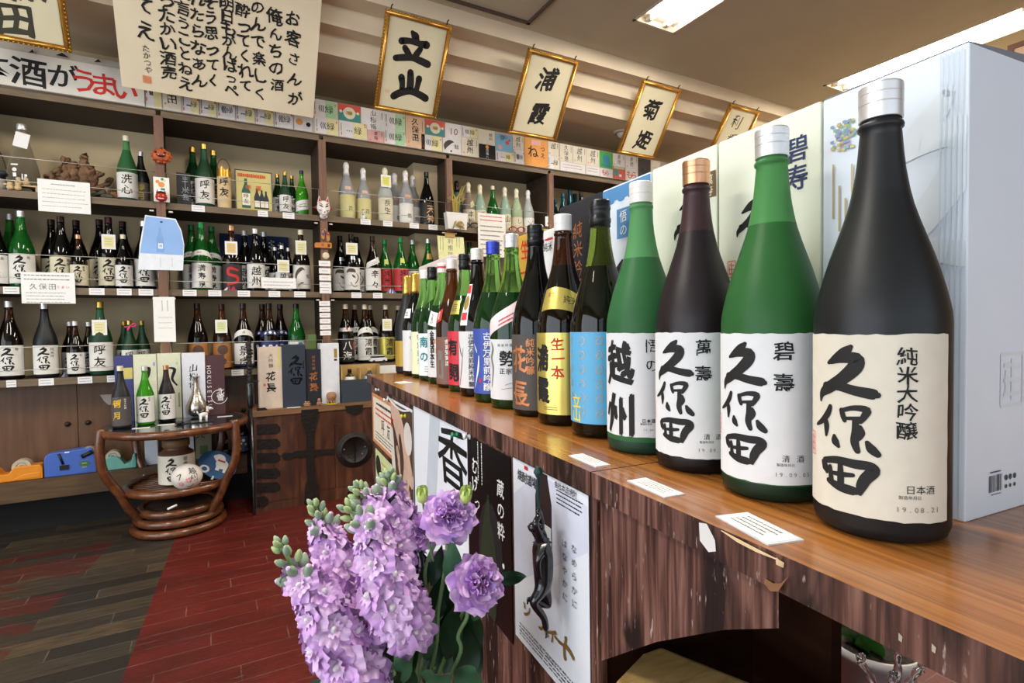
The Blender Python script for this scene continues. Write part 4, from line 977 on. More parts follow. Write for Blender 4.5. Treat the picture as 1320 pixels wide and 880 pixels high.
# fourth bay
sb(588.5, 233, 1, 'wteal', 'dark', 'w_blue', 'dark teal wrapped bottle just right of the third upright, first in its bay', 0.13, g1, 'twist')
sb(603.5, 235, 1, 'wtaupe', 'cream', 'w_tan', 'taupe wrapped bottle with tan label and slanted yellow strip', .04, g1, 'twist')
sb(618.5, 237.5, 1, 'wgreen', 'cream', 'w_cream', 'pale green wrapped bottle behind the tall paper notice', .04, g1, 'twist')
sb(635, 240, 1, 'midgreen', 'cream', 'none', 'plain green bottle between pale wrapped bottles on the top shelf', .04, g1)
sb(650.5, 241, 1, 'wgreen', 'cream', 'w_uehara', 'pale green wrapped bottle right of the plain green one', .04, g1, 'twist')
sb(665.5, 243, 1, 'wlime', 'cream', 'w_plain', 'yellow-green wrapped bottle above the red spectacles', .04, g1, 'twist')
sb(680.5, 245, 1, 'wclear', 'white', 'w_line', 'clear wrapped bottle, last in its bay beside the fourth upright', .04, g1, 'twist')
for k, (x, y, dy, w_) in enumerate([(715.5, 257, .125, 'first slim teal bottle right of the fourth upright'), (725.5, 249.5, .01, 'second slim teal bottle right of the fourth upright'), (734.5, 245, .125, 'taller teal bottle just above the black carton edge'), (741, 250, .225, 'dark teal bottle in the back row above the black carton')]):
    sb(x, y, 1, 'teal', 'teal', 'none', w_, dy, g1)
sb(749, 247.5, 1, 'black', 'black', 'none', 'black bottle beside the teal ones, partly behind the black carton', 0.015, g1)
# middle shelf, first bay
sb(26.5, 272, 2, 'midgreen', 'silver', 'kub', 'front green silver-capped bottle at the left end of the middle shelf', .02, g2)
sb(12.5, 276, 2, 'midgreen', 'silver', 'kub', 'green silver-capped bottle half hidden behind its neighbour, left end of middle shelf', .15, g2)
sb(-7, 275, 2, 'black', 'brown', 'kub', 'dark bottle cut off by the picture edge on the middle shelf', 0.03, g2)
sb(78, 279, 2, 'black', 'brown', 'kubc', 'front dark brown-capped bottle above the handwritten sign', 0.045, g2)
sb(66, 283, 2, 'black', 'brown', 'kubc', 'dark brown-capped bottle behind its twin above the handwritten sign', 0.15, g2)
sb(98, 284, 2, 'black', 'brown', 'kubc', 'dark bottle standing behind the small brown bottle with copper cap', 0.14, g2)
sb(100.5, 302.5, 2, 'brown', 'copper', 'kubc', 'small brown bottle with copper cap and cream label on the middle shelf', -0.006, g2)
sb(139.5, 280, 2, 'black', 'brown', 'kubc', 'dark bottle wearing a yellow square tag on the middle shelf, first bay', 0.055, g2)
sb(128, 283, 2, 'black', 'brown', 'kubc', 'dark bottle behind the yellow-tagged one, first bay of the middle shelf', 0.158, g2)
sb(158, 285.5, 2, 'black', 'brown', 'kub', 'dark bottle behind the small cream-capped bottle on the middle shelf', 0.165, g2)
sb(158.5, 302.5, 2, 'black', 'cream', 'kub', 'small dark bottle with cream cap and white label near the blue poster', -0.012, g2)
sb(185, 285, 2, 'black', 'silver', 'kub', 'dark silver-capped bottle mostly hidden behind the blue bottle poster', .03, g2)
# middle shelf, second bay
sb(258.5, 287, 2, 'midgreen', 'green', 'manju', 'front bottle of three green-capped bottles with white collars', .02, g2)
sb(246.5, 290, 2, 'midgreen', 'green', 'manju', 'rear left bottle of three green-capped bottles with white collars', .14, g2)
sb(272.5, 292, 2, 'midgreen', 'green', 'manju', 'rear right bottle of three green-capped bottles with white collars', .14, g2)
sb(298, 291, 2, 'brown', 'copper', 'reds', 'dark bottle with copper cap, red swirl label and yellow tag', .02, g2)
sb(328.5, 295, 2, 'black', 'silver', 'etsu', 'front bottle of three tall black bottles before the navy cloth', .02, g2)
sb(315, 297.5, 2, 'black', 'silver', 'etsu', 'rear left bottle of three tall black bottles before the navy cloth', .14, g2)
sb(340, 299, 2, 'black', 'silver', 'etsu', 'rear right bottle of three tall black bottles before the navy cloth', 0.18, g2)
sb(363, 316.5, 2, 'black', 'silver', 'etsu', 'front bottle of three small black bottles behind the white shelf sign', .03, g2)
sb(354, 318.5, 2, 'black', 'silver', 'etsu', 'left rear bottle of three small black bottles behind the white shelf sign', 0.105, g2)
sb(371.5, 319.5, 2, 'black', 'silver', 'etsu', 'right rear bottle of three small black bottles behind the white shelf sign', .13, g2)
sb(387.5, 296.5, 2, 'brown', 'cream', 'whale', 'brown bottle whose white label shows a brown whale stroke, yellow tag on top', .02, g2)
# middle shelf, third bay
sb(452.5, 302, 2, 'black', 'dark', 'stroke', 'front black bottle with brown mushroom-shaped stroke on white label', .02, g2)
sb(438, 304, 2, 'black', 'dark', 'stroke', 'left black bottle with brown mushroom-shaped stroke, beside the tag column', 0.11, g2)
sb(459, 305.5, 2, 'black', 'dark', 'stroke', 'rear black bottle with brown stroke label, half hidden', 0.19, g2)
sb(480, 304.5, 2, 'brown', 'dark', 'kara', 'dark bottle with slanted white shoulder band and two characters on white', .02, g2)
sb(495.5, 309, 2, 'midgreen', 'green', 'redl', 'smaller green bottle with scarlet label', 0.075, g2)
sb(516, 306.5, 2, 'midgreen', 'green', 'redl', 'taller green bottle with scarlet label and lime sticker', .03, g2)
sb(531.5, 309.5, 2, 'midgreen', 'silver', 'wht', 'green silver-capped bottle with white label before the plaster column', .09, g2)
sb(551.5, 308, 2, 'midgreen', 'silver', 'golddisc', 'green bottle with round gold neck sticker before the plaster column', .04, g2)
sb(605, 312, 2, 'midgreen', 'dark', 'none', 'dark green bottle right of the yellow paper sign', .05, g2)
# lowest shelf, first bay
sb(11, 388, 3, 'brown', 'silver', 'kub', 'brown glossy bottle with silver cap at the left end of the lowest shelf', .02, g3)
sb(57, 390.5, 3, 'fblack', 'silver', 'kubk', 'matte black bottle with white label on the lowest shelf', .02, g3)
sb(96.5, 414, 3, 'brown', 'silver', 'kub', 'front one of two small brown bottles on the lowest shelf', .01, g3)
sb(89.5, 414.5, 3, 'brown', 'silver', 'kub', 'rear one of two small brown bottles on the lowest shelf', .11, g3)
sb(114, 415, 3, 'brown', 'silver', 'kub', 'small brown bottle half hidden by the tagged green bottle', .09, g3)
sb(128.5, 389, 3, 'fdark', 'gold', 'koyu', 'tall dark green gold-capped bottle wearing a white square tag', .015, g3)
sb(166.5, 413, 3, 'fdark', 'gold', 'koyu', 'small green gold-capped bottle with the pink ribbon', .02, g3)
sb(159.5, 414, 3, 'fdark', 'gold', 'koyu', 'small green gold-capped bottle left of the ribboned one', .11, g3)
sb(182.5, 413.5, 3, 'fdark', 'gold', 'koyu', 'small green gold-capped bottle right of the ribboned one', 0.085, g3)
# lowest shelf, second bay
sb(254, 391, 3, 'brown', 'dark', 'orange', 'brown bottle with orange label rising behind the white and maroon cartons', .05, g3)
sb(285.5, 392, 3, 'amber', 'brown', 'orange', 'amber bottle wearing a pale yellow tag on the lowest shelf', .05, g3)
sb(313, 391, 3, 'brown', 'dark', 'koshi', 'brown bottle with white collar and two big characters, left of the black pole', .02, g3)
sb(346.5, 391, 3, 'brown', 'dark', 'blueband', 'front bottle of three with navy hexagon bands above the boxes', .02, g3)
sb(338, 392, 3, 'brown', 'dark', 'blueband', 'rear left bottle of three with navy hexagon bands above the boxes', .14, g3)
sb(361, 392, 3, 'brown', 'dark', 'blueband', 'rear right bottle of three with navy hexagon bands above the boxes', .12, g3)
sb(381.5, 391.5, 3, 'midgreen', 'dark', 'whtlow', 'shiny green bottle above the black box on the lowest shelf', .03, g3)
# lowest shelf, third bay
sb(445, 392, 3, 'brown', 'cream', 'shoyu', 'black bottle with big white characters on black label, right of the tag column', .02, g3)
sb(457, 393, 3, 'brown', 'cream', 'ura', 'dark bottle with white collar standing behind the white-label one', .14, g3)
sb(470, 392.5, 3, 'brown', 'cream', 'ura', 'dark bottle with white collar and white label above the toy van', .02, g3)
sb(477, 393.5, 3, 'brown', 'cream', 'ura', 'dark bottle with white collar, rear right of the white-label one', .15, g3)
sb(497, 393, 3, 'brown', 'cream', 'urag', 'dark bottle with gold label and yellow tag above the toy van', .03, g3)
sb(513, 394, 3, 'brown', 'cream', 'urag', 'dark bottle at the counter end, hidden by the first counter bottle', 0.09, g3)
# ------------------------------------------------------------------ papers on and around the shelves
THIN = .0012
def sheet(name, label, cat, px0, py0, px1, py1, Y, base, inks=(), group=None, rz=0, thick=THIN, build=None):
    """an upright sheet facing the room, given by its pixel rectangle on the plane y = Y; inks get (q, w, h), q(px,py) -> (u,v)"""
    pc, qc = (px0+px1)/2, (py0+py1)/2
    c = at(pc, qc, Y); w_ = at(px1, qc, Y).x-at(px0, qc, Y).x; h = at(pc, py0, Y).z-at(pc, py1, Y).z
    q = lambda x, y: (at(x, y, Y).x-c.x, at(x, y, Y).z-c.z)
    mb = MB(); mb.box((0, 0, 0), (w_, thick, h), base)
    n = 0
    for m, shapes in (inks(q, w_, h) if callable(inks) else inks):
        put_ink(mb, shapes, m, lambda u, v, n=n: (u, -thick/2-.0004-n*.0002, v)); n += 1
    o = mb.build(name, None, fix=False); o.location = c; o.rotation_euler = (0, rz, 0)
    if cat: tag(o, label, cat, group)
    return o
TAGW = M('tag_paper', 'eeebe8', .7, var=.02); TAGY = M('tag_paper_yellow', 'e8dfa0', .75, var=.02); NOTEG = M('notice_grey', 'a09fa2', .6)
def edge_tag(px0, px1, row, label, gname):
    z = SZ[row]-.018; p0, p1 = at(px0, 300, SHF), at(px1, 300, SHF)
    w_ = p1.x-p0.x; mb = MB(); mb.box((0, 0, 0), (w_, .0014, .036), TAGW)
    put_ink(mb, ink_lines(0, .008, w_*.8, 2, .014, .004, int(px0)), NOTEG, lambda u, v: (u, -.0011, v))
    o = mb.build('price_tag', fix=False); o.location = ((p0.x+p1.x)/2, SHF-.0016, z); tag(o, label, 'price tag', gname)
TAGS = {1: [(248, 265, 'below the three tall gold-capped green bottles'), (333, 346, 'below the standing picture'), (365, 380, 'below the three small gold-capped bottles'), (465, 478, 'below the wrapped yellow-label bottles'), (494, 506, 'below the yellow-tagged wrapped bottle'), (528, 540, 'below the white-label wrapped bottle'), (552.5, 564, 'below the black bottle with peach writing')],
        2: [(1, 22, 'below the leftmost green bottles'), (112, 132, 'below the yellow-tagged dark bottle'), (148, 167, 'below the small cream-capped bottle'), (176, 195, 'left of the blue poster upright'), (233, 251, 'below the left green-capped bottle'), (266, 283, 'below the right green-capped bottle'), (304, 320, 'right of the red swirl bottle'), (344, 359, 'below the white shelf sign'), (377, 392, 'below the whale label bottle'), (451, 464, 'below the mushroom-stroke bottles'), (479, 491, 'below the bottle with slanted band')],
        3: [(0, 13, 'below the leftmost brown bottle'), (42, 62, 'below the matte black bottle'), (93, 112, 'below the two small brown bottles'), (131, 147, 'below the tall tagged green bottle'), (293, 309, 'left of the black pole'), (331.5, 334, 'right of the black pole')]}
SHN = {1: 'top', 2: 'middle', 3: 'lowest'}
for r, lst in TAGS.items():
    for a, b_, wh in lst: edge_tag(a, b_, r, 'white price tag on the %s shelf edge, %s' % (SHN[r], wh), 'price tags on the shelf edges')
def neck_tag(px0, py0, px1, py1, label, col=TAGY, dyy=.035):
    Y = SHF+dyy
    o = sheet('neck_tag', label, 'tag', px0, py0, px1, py1, Y, TAGW, lambda q, w_, h: [(col, [ink_rect(0, 0, w_*.72, h*.72)]), (NOTEG, ink_lines(0, h*.18, w_*.55, 3, h*.17, h*.04, int(px0)))], 'square tags hung on bottle necks')
    hh = o.dimensions.z/2 if o.dimensions.z else .03
    c = o.location; z = at((px0+px1)/2, py0, Y).z-c.z
    s = MB().tube([(0, .0, z-.004), (0, .018, z+.010), (0, .032, z+.016)], .0012, M('string_white', 'd8d2c4', .8), 6).build('string', o)
neck_tag(131, 302, 149, 321, 'yellow square tag on the dark bottle in the first bay', dyy=.068)
neck_tag(290, 311, 306, 328, 'orange-printed square tag on the red swirl bottle', M('tag_print_orange', 'e2c184', .75))
neck_tag(357.5, 335, 373, 351, 'yellow square tag on the small black bottle above the white shelf sign')
neck_tag(381, 310, 395, 328, 'yellow square tag on the whale label bottle')
neck_tag(446, 313, 461, 328, 'yellow square tag on the black mushroom-stroke bottle')
neck_tag(491, 225.5, 504, 241, 'yellow square tag on the wrapped cream-label bottle', M('tag_print_bright', 'e0dc5c', .75))
neck_tag(277.5, 412, 293, 429, 'pale yellow square tag on the amber bottle of the lowest shelf', M('tag_print_lime', 'd6d99a', .75))
neck_tag(118.5, 412, 138, 432, 'white square tag with yellow print on the tall green gold-capped bottle')
neck_tag(493, 411, 505, 426, 'yellow square tag on the gold label bottle above the toy van')
# notices
HND = M('handwriting_grey', '78746f', .7)
sheet('paper_notice', 'white printed notice hanging on the top shelf rail below the driftwood', 'notice', 49.5, 233, 117, 274, SHF-.010, PAPER, lambda q, w_, h: [(NOTEG, ink_lines(0, h*.36, w_*.5, 1, .02, .006, 1)+ink_lines(0, h*.2, w_*.85, 5, h*.13, .003, 2))])
sheet('handwritten_sign', 'handwritten white sign with three large characters hanging on the middle shelf', 'sign', 28, 351, 97.5, 391, SHF-.010, PAPER, lambda q, w_, h: [(HND, ink_lines(0, h*.4, w_*.9, 2, h*.13, .005, 3)+ink_text('久保田', *q(43, 369), .034, vertical=False, pitch=1.1)+ink_lines(0, -h*.16, w_*.85, 4, h*.1, .003, 4)), (REDINK, ink_text('うまい', *q(75, 370), .016, vertical=False, pitch=1.2))])
sheet('shelf_sign', 'small white strip sign leaning before the small black bottles', 'sign', 337.5, 358, 382, 371.5, SHF-.008, PAPER, lambda q, w_, h: [(NOTEG, ink_lines(0, h*.1, w_*.9, 2, h*.3, .005, 7))])
def poly_sheet(name, label, cat, pts, Y, base, inks=(), bend=None, group=None, thick=.001):
    P = [at(x, y, Y) for x, y in pts]; c = sum(P, Vector())/len(P)
    mb = MB(); f = bend or (lambda u, v: 0)
    n = len(P); vs = []
    for dy in (-thick/2, thick/2): vs += [(p.x-c.x, dy+f(p.x-c.x, p.z-c.z), p.z-c.z) for p in P]
    mb.add(vs, [tuple(range(n)), tuple(range(2*n-1, n-1, -1))]+[(i, (i+1) % n, n+(i+1) % n, n+i) for i in range(n)], base)
    q = lambda x, y: (at(x, y, Y).x-c.x, at(x, y, Y).z-c.z)
    for k, (m, shapes) in enumerate(inks(q) if inks else []): put_ink(mb, shapes, m, lambda u, v, k=k: (u, -thick/2-.0005-.0003*k, v))
    o = mb.build(name, None, fix=False); o.location = c
    return tag(o, label, cat, group)
SKY = M('poster_sky_blue', '8fb4e6', .6, var=.08, vs=4); PALEB = M('poster_bottle_blue', '7fa6da', .6); PALEW = M('poster_white', 'e6eaf0', .6)
def bottle_shape(u, v, s):
    r = [(-.13, 0), (-.13, .55), (-.045, .82), (-.04, 1), (.04, 1), (.045, .82), (.13, .55), (.13, 0)]
    return [(vs, [(0, 1, 6), (0, 6, 7), (1, 2, 5), (1, 5, 6), (2, 3, 4), (2, 4, 5)]) for vs in [[(u+x*s, v+y*s) for x, y in r]]]
poly_sheet('bottle_poster', 'white poster with pale blue bottle picture curling on the upright below the red mask', 'poster', [(187, 277), (226.5, 282), (234, 297), (237.5, 315), (236, 348.5), (178, 347.5), (180, 315)], SHF-.034, PALEW,
    lambda q: [(SKY, [ink_poly([q(188, 278.5), q(180.5, 326), q(236, 329), q(236.5, 315), q(232.5, 297), q(225.5, 283.5)])]), (PALEB, bottle_shape(*q(207, 325), .135)), (PALEW, [ink_rect(*q(207, 317), .022, .03)]), (NAVY, [ink_rect(*q(208, 286), .012, .008)]+ink_text('酒', *q(207, 317), .014)), (GREYINK, [ink_rect(*q(207, 338), .001, .05), ink_rect(*q(222, 338), .001, .05)])])
poly_sheet('paper_leaflet', 'tall plain white leaflet with two faint lines on the first upright', 'leaflet', [(197, 382.5), (225, 382.5), (227, 440.5), (199, 440.5)], SHF-.032, PAPER, lambda q: [(GREYINK, [ink_rect(*q(209, 394), .002, .06), ink_rect(*q(216, 394), .002, .06)]+[ink_lines(*q(213, 409), .07, 3, .03, .002, 2)][0])])
for k in range(5):
    y0 = [336, 345.5, 354.5, 363.5, 371][k]; x0 = 411+k*.3
    sheet('paper_strip', 'small white strip label number %d from the top on the second upright above the middle shelf' % (k+1) if False else 'small white strip on the second upright, %s of the upper five' % ['topmost', 'second', 'third', 'fourth', 'lowest'][k], 'strip label', x0, y0, x0+15, y0+7, SHF-.029, TAGW, lambda q, w_, h: [(NOTEG, ink_lines(0, 0, w_*.6, 1, .01, .004, 1))], 'strip labels on the second upright')
for k in range(6):
    y0 = 388+k*7.6; x0 = 411.5+k*.25
    sheet('paper_strip', 'small white strip on the second upright, %s of the lower six' % ['topmost', 'second', 'third', 'fourth', 'fifth', 'lowest'][k], 'strip label', x0, y0, x0+14, y0+6, SHF-.029, TAGW, lambda q, w_, h: [(NOTEG, ink_lines(0, 0, w_*.6, 1, .01, .004, 1))], 'strip labels on the second upright')
tag(MB().lathe([(.020, -.002), (.022, .0), (.020, .003), (0, .0035)], M('coaster_cream', 'dccfae', .7), 20, Matrix.Rotation(math.pi/2, 4, 'X')).build('round_badge', None, at(420, 329.5, SHF-.028)), 'round cream disc on the second upright above the strip labels', 'badge')
poly_sheet('paper_sign', 'pale yellow paper sign with large handwriting hung on the third upright', 'sign', [(563.5, 303.5), (597.5, 306), (600, 338), (566, 336)], SHF-.033, M('paper_pale_yellow', 'e3dfa4', .75), lambda q: [(HND, ink_text('利根川'.replace('川', '味'), *q(580.5, 311), .042, pitch=1.1)+ink_lines(*q(592, 312), .09, 2, .02, .004, 5, True)+ink_lines(*q(571, 314), .10, 2, .02, .004, 6, True))])
tag(MB().box((0, 0, 0), (.075, .014, .03), M('wood_tablet', 'c69a58', .5), bev=.002).build('wooden_tablet', None, at(580, 303, SHF-.036)), 'small pale wooden tablet above the yellow paper sign', 'tablet')
sheet('paper_notice', 'tall cream notice with red heading hanging before the pale wrapped bottles', 'notice', 616.5, 275.5, 652, 331, SHF-.012, M('paper_offwhite', 'e4e0d6', .75), lambda q, w_, h: [(REDINK, ink_lines(0, h*.43, w_*.85, 2, h*.09, .008, 3)), (HND, ink_lines(0, h*.2, w_*.85, 7, h*.105, .010, 9))])
sheet('picture_postcard', 'small white card with orange flower on the shelf rail beside the fourth upright', 'card', 703, 279.5, 718, 292, SHF-.012, PAPER, lambda q, w_, h: [(M('flower_orange', 'dba23a', .6), [ink_disc(0, h*.1, h*.28, 9), ink_disc(-w_*.25, -h*.2, h*.14, 7)])])
# shop banner along the top
sheet('banner', 'long white banner with black and red brush writing above the left shelf bay', 'banner', -22, 56, 186, 119, 3.58, M('banner_white', 'd9d3c8', .75, var=.02))
def quad_sheet(name, label, cat, x0, x1, z0, z1, Y, base, inks, group=None, thick=.0016):
    c = Vector(((x0+x1)/2, Y, (z0+z1)/2)); q = lambda x, y: (at(x, y, Y).x-c.x, at(x, y, Y).z-c.z)
    mb = MB(); mb.box((0, 0, 0), (x1-x0, thick, z1-z0), base)
    for k, (m, shapes) in enumerate(inks(q, x1-x0, z1-z0)): put_ink(mb, shapes, m, lambda u, v, k=k: (u, -thick/2-.0004-.0003*k, v))
    o = mb.build(name, None, fix=False); o.location = c
    return tag(o, label, cat, group)
bpy.data.objects.remove(bpy.data.objects['banner'])
YB_ = SHF-.024
quad_sheet('banner', 'long white banner with black and red brush writing above the left shelf bay', 'banner', -1.09, at(186, 118, YB_).x, 2.284, 2.462, YB_, M('banner_white', 'd9d3c8', .75, var=.02),
    lambda q, w_, h: [(INK, ink_text('本', *q(-12, 84), .145, bold=1)+ink_text('酒', *q(37, 93), .150, bold=1)+ink_text('酒', *q(37.5, 93.2), .148, bold=1)+ink_text('が', *q(81, 98), .130, bold=1)+ink_text('が', *q(81.5, 98), .130, bold=1)+[ink_poly([q(37, 68), q(44, 68), q(42, 63.5)]), ink_poly([q(72, 71), q(90, 75), q(80, 68)]), ink_poly([q(121, 80), q(130, 80), q(127, 76)])]),
                      (REDINK, ink_text('う', *q(108, 104), .135, bold=1)+ink_text('ま', *q(133, 109), .130, bold=1)+ink_text('い', *q(160, 115), .130, bold=1)), (REDINK, ink_text('う', *q(108.7, 104.3), .135, bold=1)+ink_text('ま', *q(133.7, 109.3), .130, bold=1)+ink_text('い', *q(160.7, 115.3), .130, bold=1))])
# paper bottle labels stuck in two rows along the fascia
CG, CWH, CCR, CPK, CYE = M('print_green', 'a9cfa0', .7), M('print_white', 'ddd8d4', .75), M('print_cream', 'ddd3bd', .75), M('print_pink', 'e0a8a0', .7), M('print_yellow', 'e3d8a0', .7)
CRD, CTL, COR, CBK2, CBL = M('print_vermilion', 'd0553f', .65), M('print_teal', '3f8a80', .65), M('print_orange', 'e0994a', .65), M('print_black', '1c1b1d', .65), M('print_blue', '7fb4d0', .65)
MAR, CPUR = M('maroon_ink', '7a2436', .65), M('print_grass', '3f9a3c', .65)
FY = SHF-.0172
ZB, ZM, ZT = 2.286, 2.390, 2.497
def paper_label(px0, px1, row, label, base, inks, k):
    """row 't' upper, 'b' lower, 'f' full height"""
    p0, p1 = at(px0, 200, FY), at(px1, 200, FY)
    z0, z1 = {'t': (ZM, ZT), 'b': (ZB, ZM-.001), 'f': (ZB, ZT), 'T': (ZM+.03, ZT), 'B': (ZB, ZM+.028), 'u': (ZM-.03, ZT), 'd': (ZB, ZM-.032)}[row]
    x0, x1 = p0.x, p1.x; c = Vector(((x0+x1)/2, FY-.0005*(k % 3), (z0+z1)/2)); w_, h = x1-x0, z1-z0
    mb = MB(); mb.box((0, 0, 0), (w_-.001, .0006, h), base)
    for n, (m, shapes) in enumerate(inks(w_, h)): put_ink(mb, shapes, m, lambda u, v, n=n: (u, -.0007-.0003*n, v))
    o = mb.build('paper_label', None, fix=False); o.location = c
    tag(o, label, 'paper label', 'paper bottle labels along the fascia')
def midori(half, dots=False):
    def f(w_, h):
        s = min(w_*.42, h*.5)
        st = [ink_stroke([(-w_*.22+k*w_*.08, h*.18, .004), (-w_*.25+k*w_*.08, 0, .005), (-w_*.21+k*w_*.08, -h*.18, .004)], 3) for k in range(3)] if not dots else [ink_disc(-w_*.22+k*w_*.08, -h*.08, .004, 6) for k in range(3)]
        return [(half, [ink_rect(w_*.24, 0, w_*.48, h*.96)]), (INK, st+ink_text('緑', w_*.16, 0, s, bold=0)), (SEALRED, [ink_rect(w_*.42, h*.3, .007, .012), ink_rect(-w_*.42, -h*.3, .006, .02)]), (GREYINK, [ink_rect(-w_*.43, h*.1, .004, h*.5)])]
    return f
def vert(txt, sz=.05, col=INK, bold=0, extra=lambda w_, h: []):
    return lambda w_, h: [(col, ink_text(txt, 0, h/2-sz*.62, sz, pitch=1.05, bold=bold, wob=.05)), (SEALRED, [ink_rect(-w_*.36, -h*.34, .008, .009)]), (GREYINK, [ink_rect(w_*.38, h*.22, .004, h*.35)])]+extra(w_, h)
def dome(w_, h):
    return [(CTL, [ink_rect(0, -h*.22, w_*.97, h*.54)]), (CCR, [ink_disc(0, 0, h*.36, 16)]+[ink_disc(-w_*.38+k*w_*.15, h*.05, h*.09, 8) for k in range(6)]), (M('print_leaf', 'c9c04a', .65), [ink_disc(.004, 0, h*.14, 9)]), (INK, ink_text('緑', .006, 0, h*.24)), (SEALRED, [ink_rect(-.018+.005*k, 0, .003, h*.2) for k in range(3)])]
def fish(col):
    return lambda w_, h: [(col, [ink_stroke([(-w_*.38, -h*.28, .006), (-w_*.34, 0, .032), (-w_*.12, h*.26, .030), (w_*.1, h*.3, .004)]), ink_stroke([(-w_*.36, h*.2, .004), (-w_*.2, h*.32, .012)]), ink_disc(-w_*.05, -h*.35, .008, 7)]), (INK, ink_text('鯰', w_*.25, 0, h*.36))]
def strip(w_, h): return [(GREYINK, ink_lines(0, h*.2, w_*.8, 2, h*.3, .004, 3))]
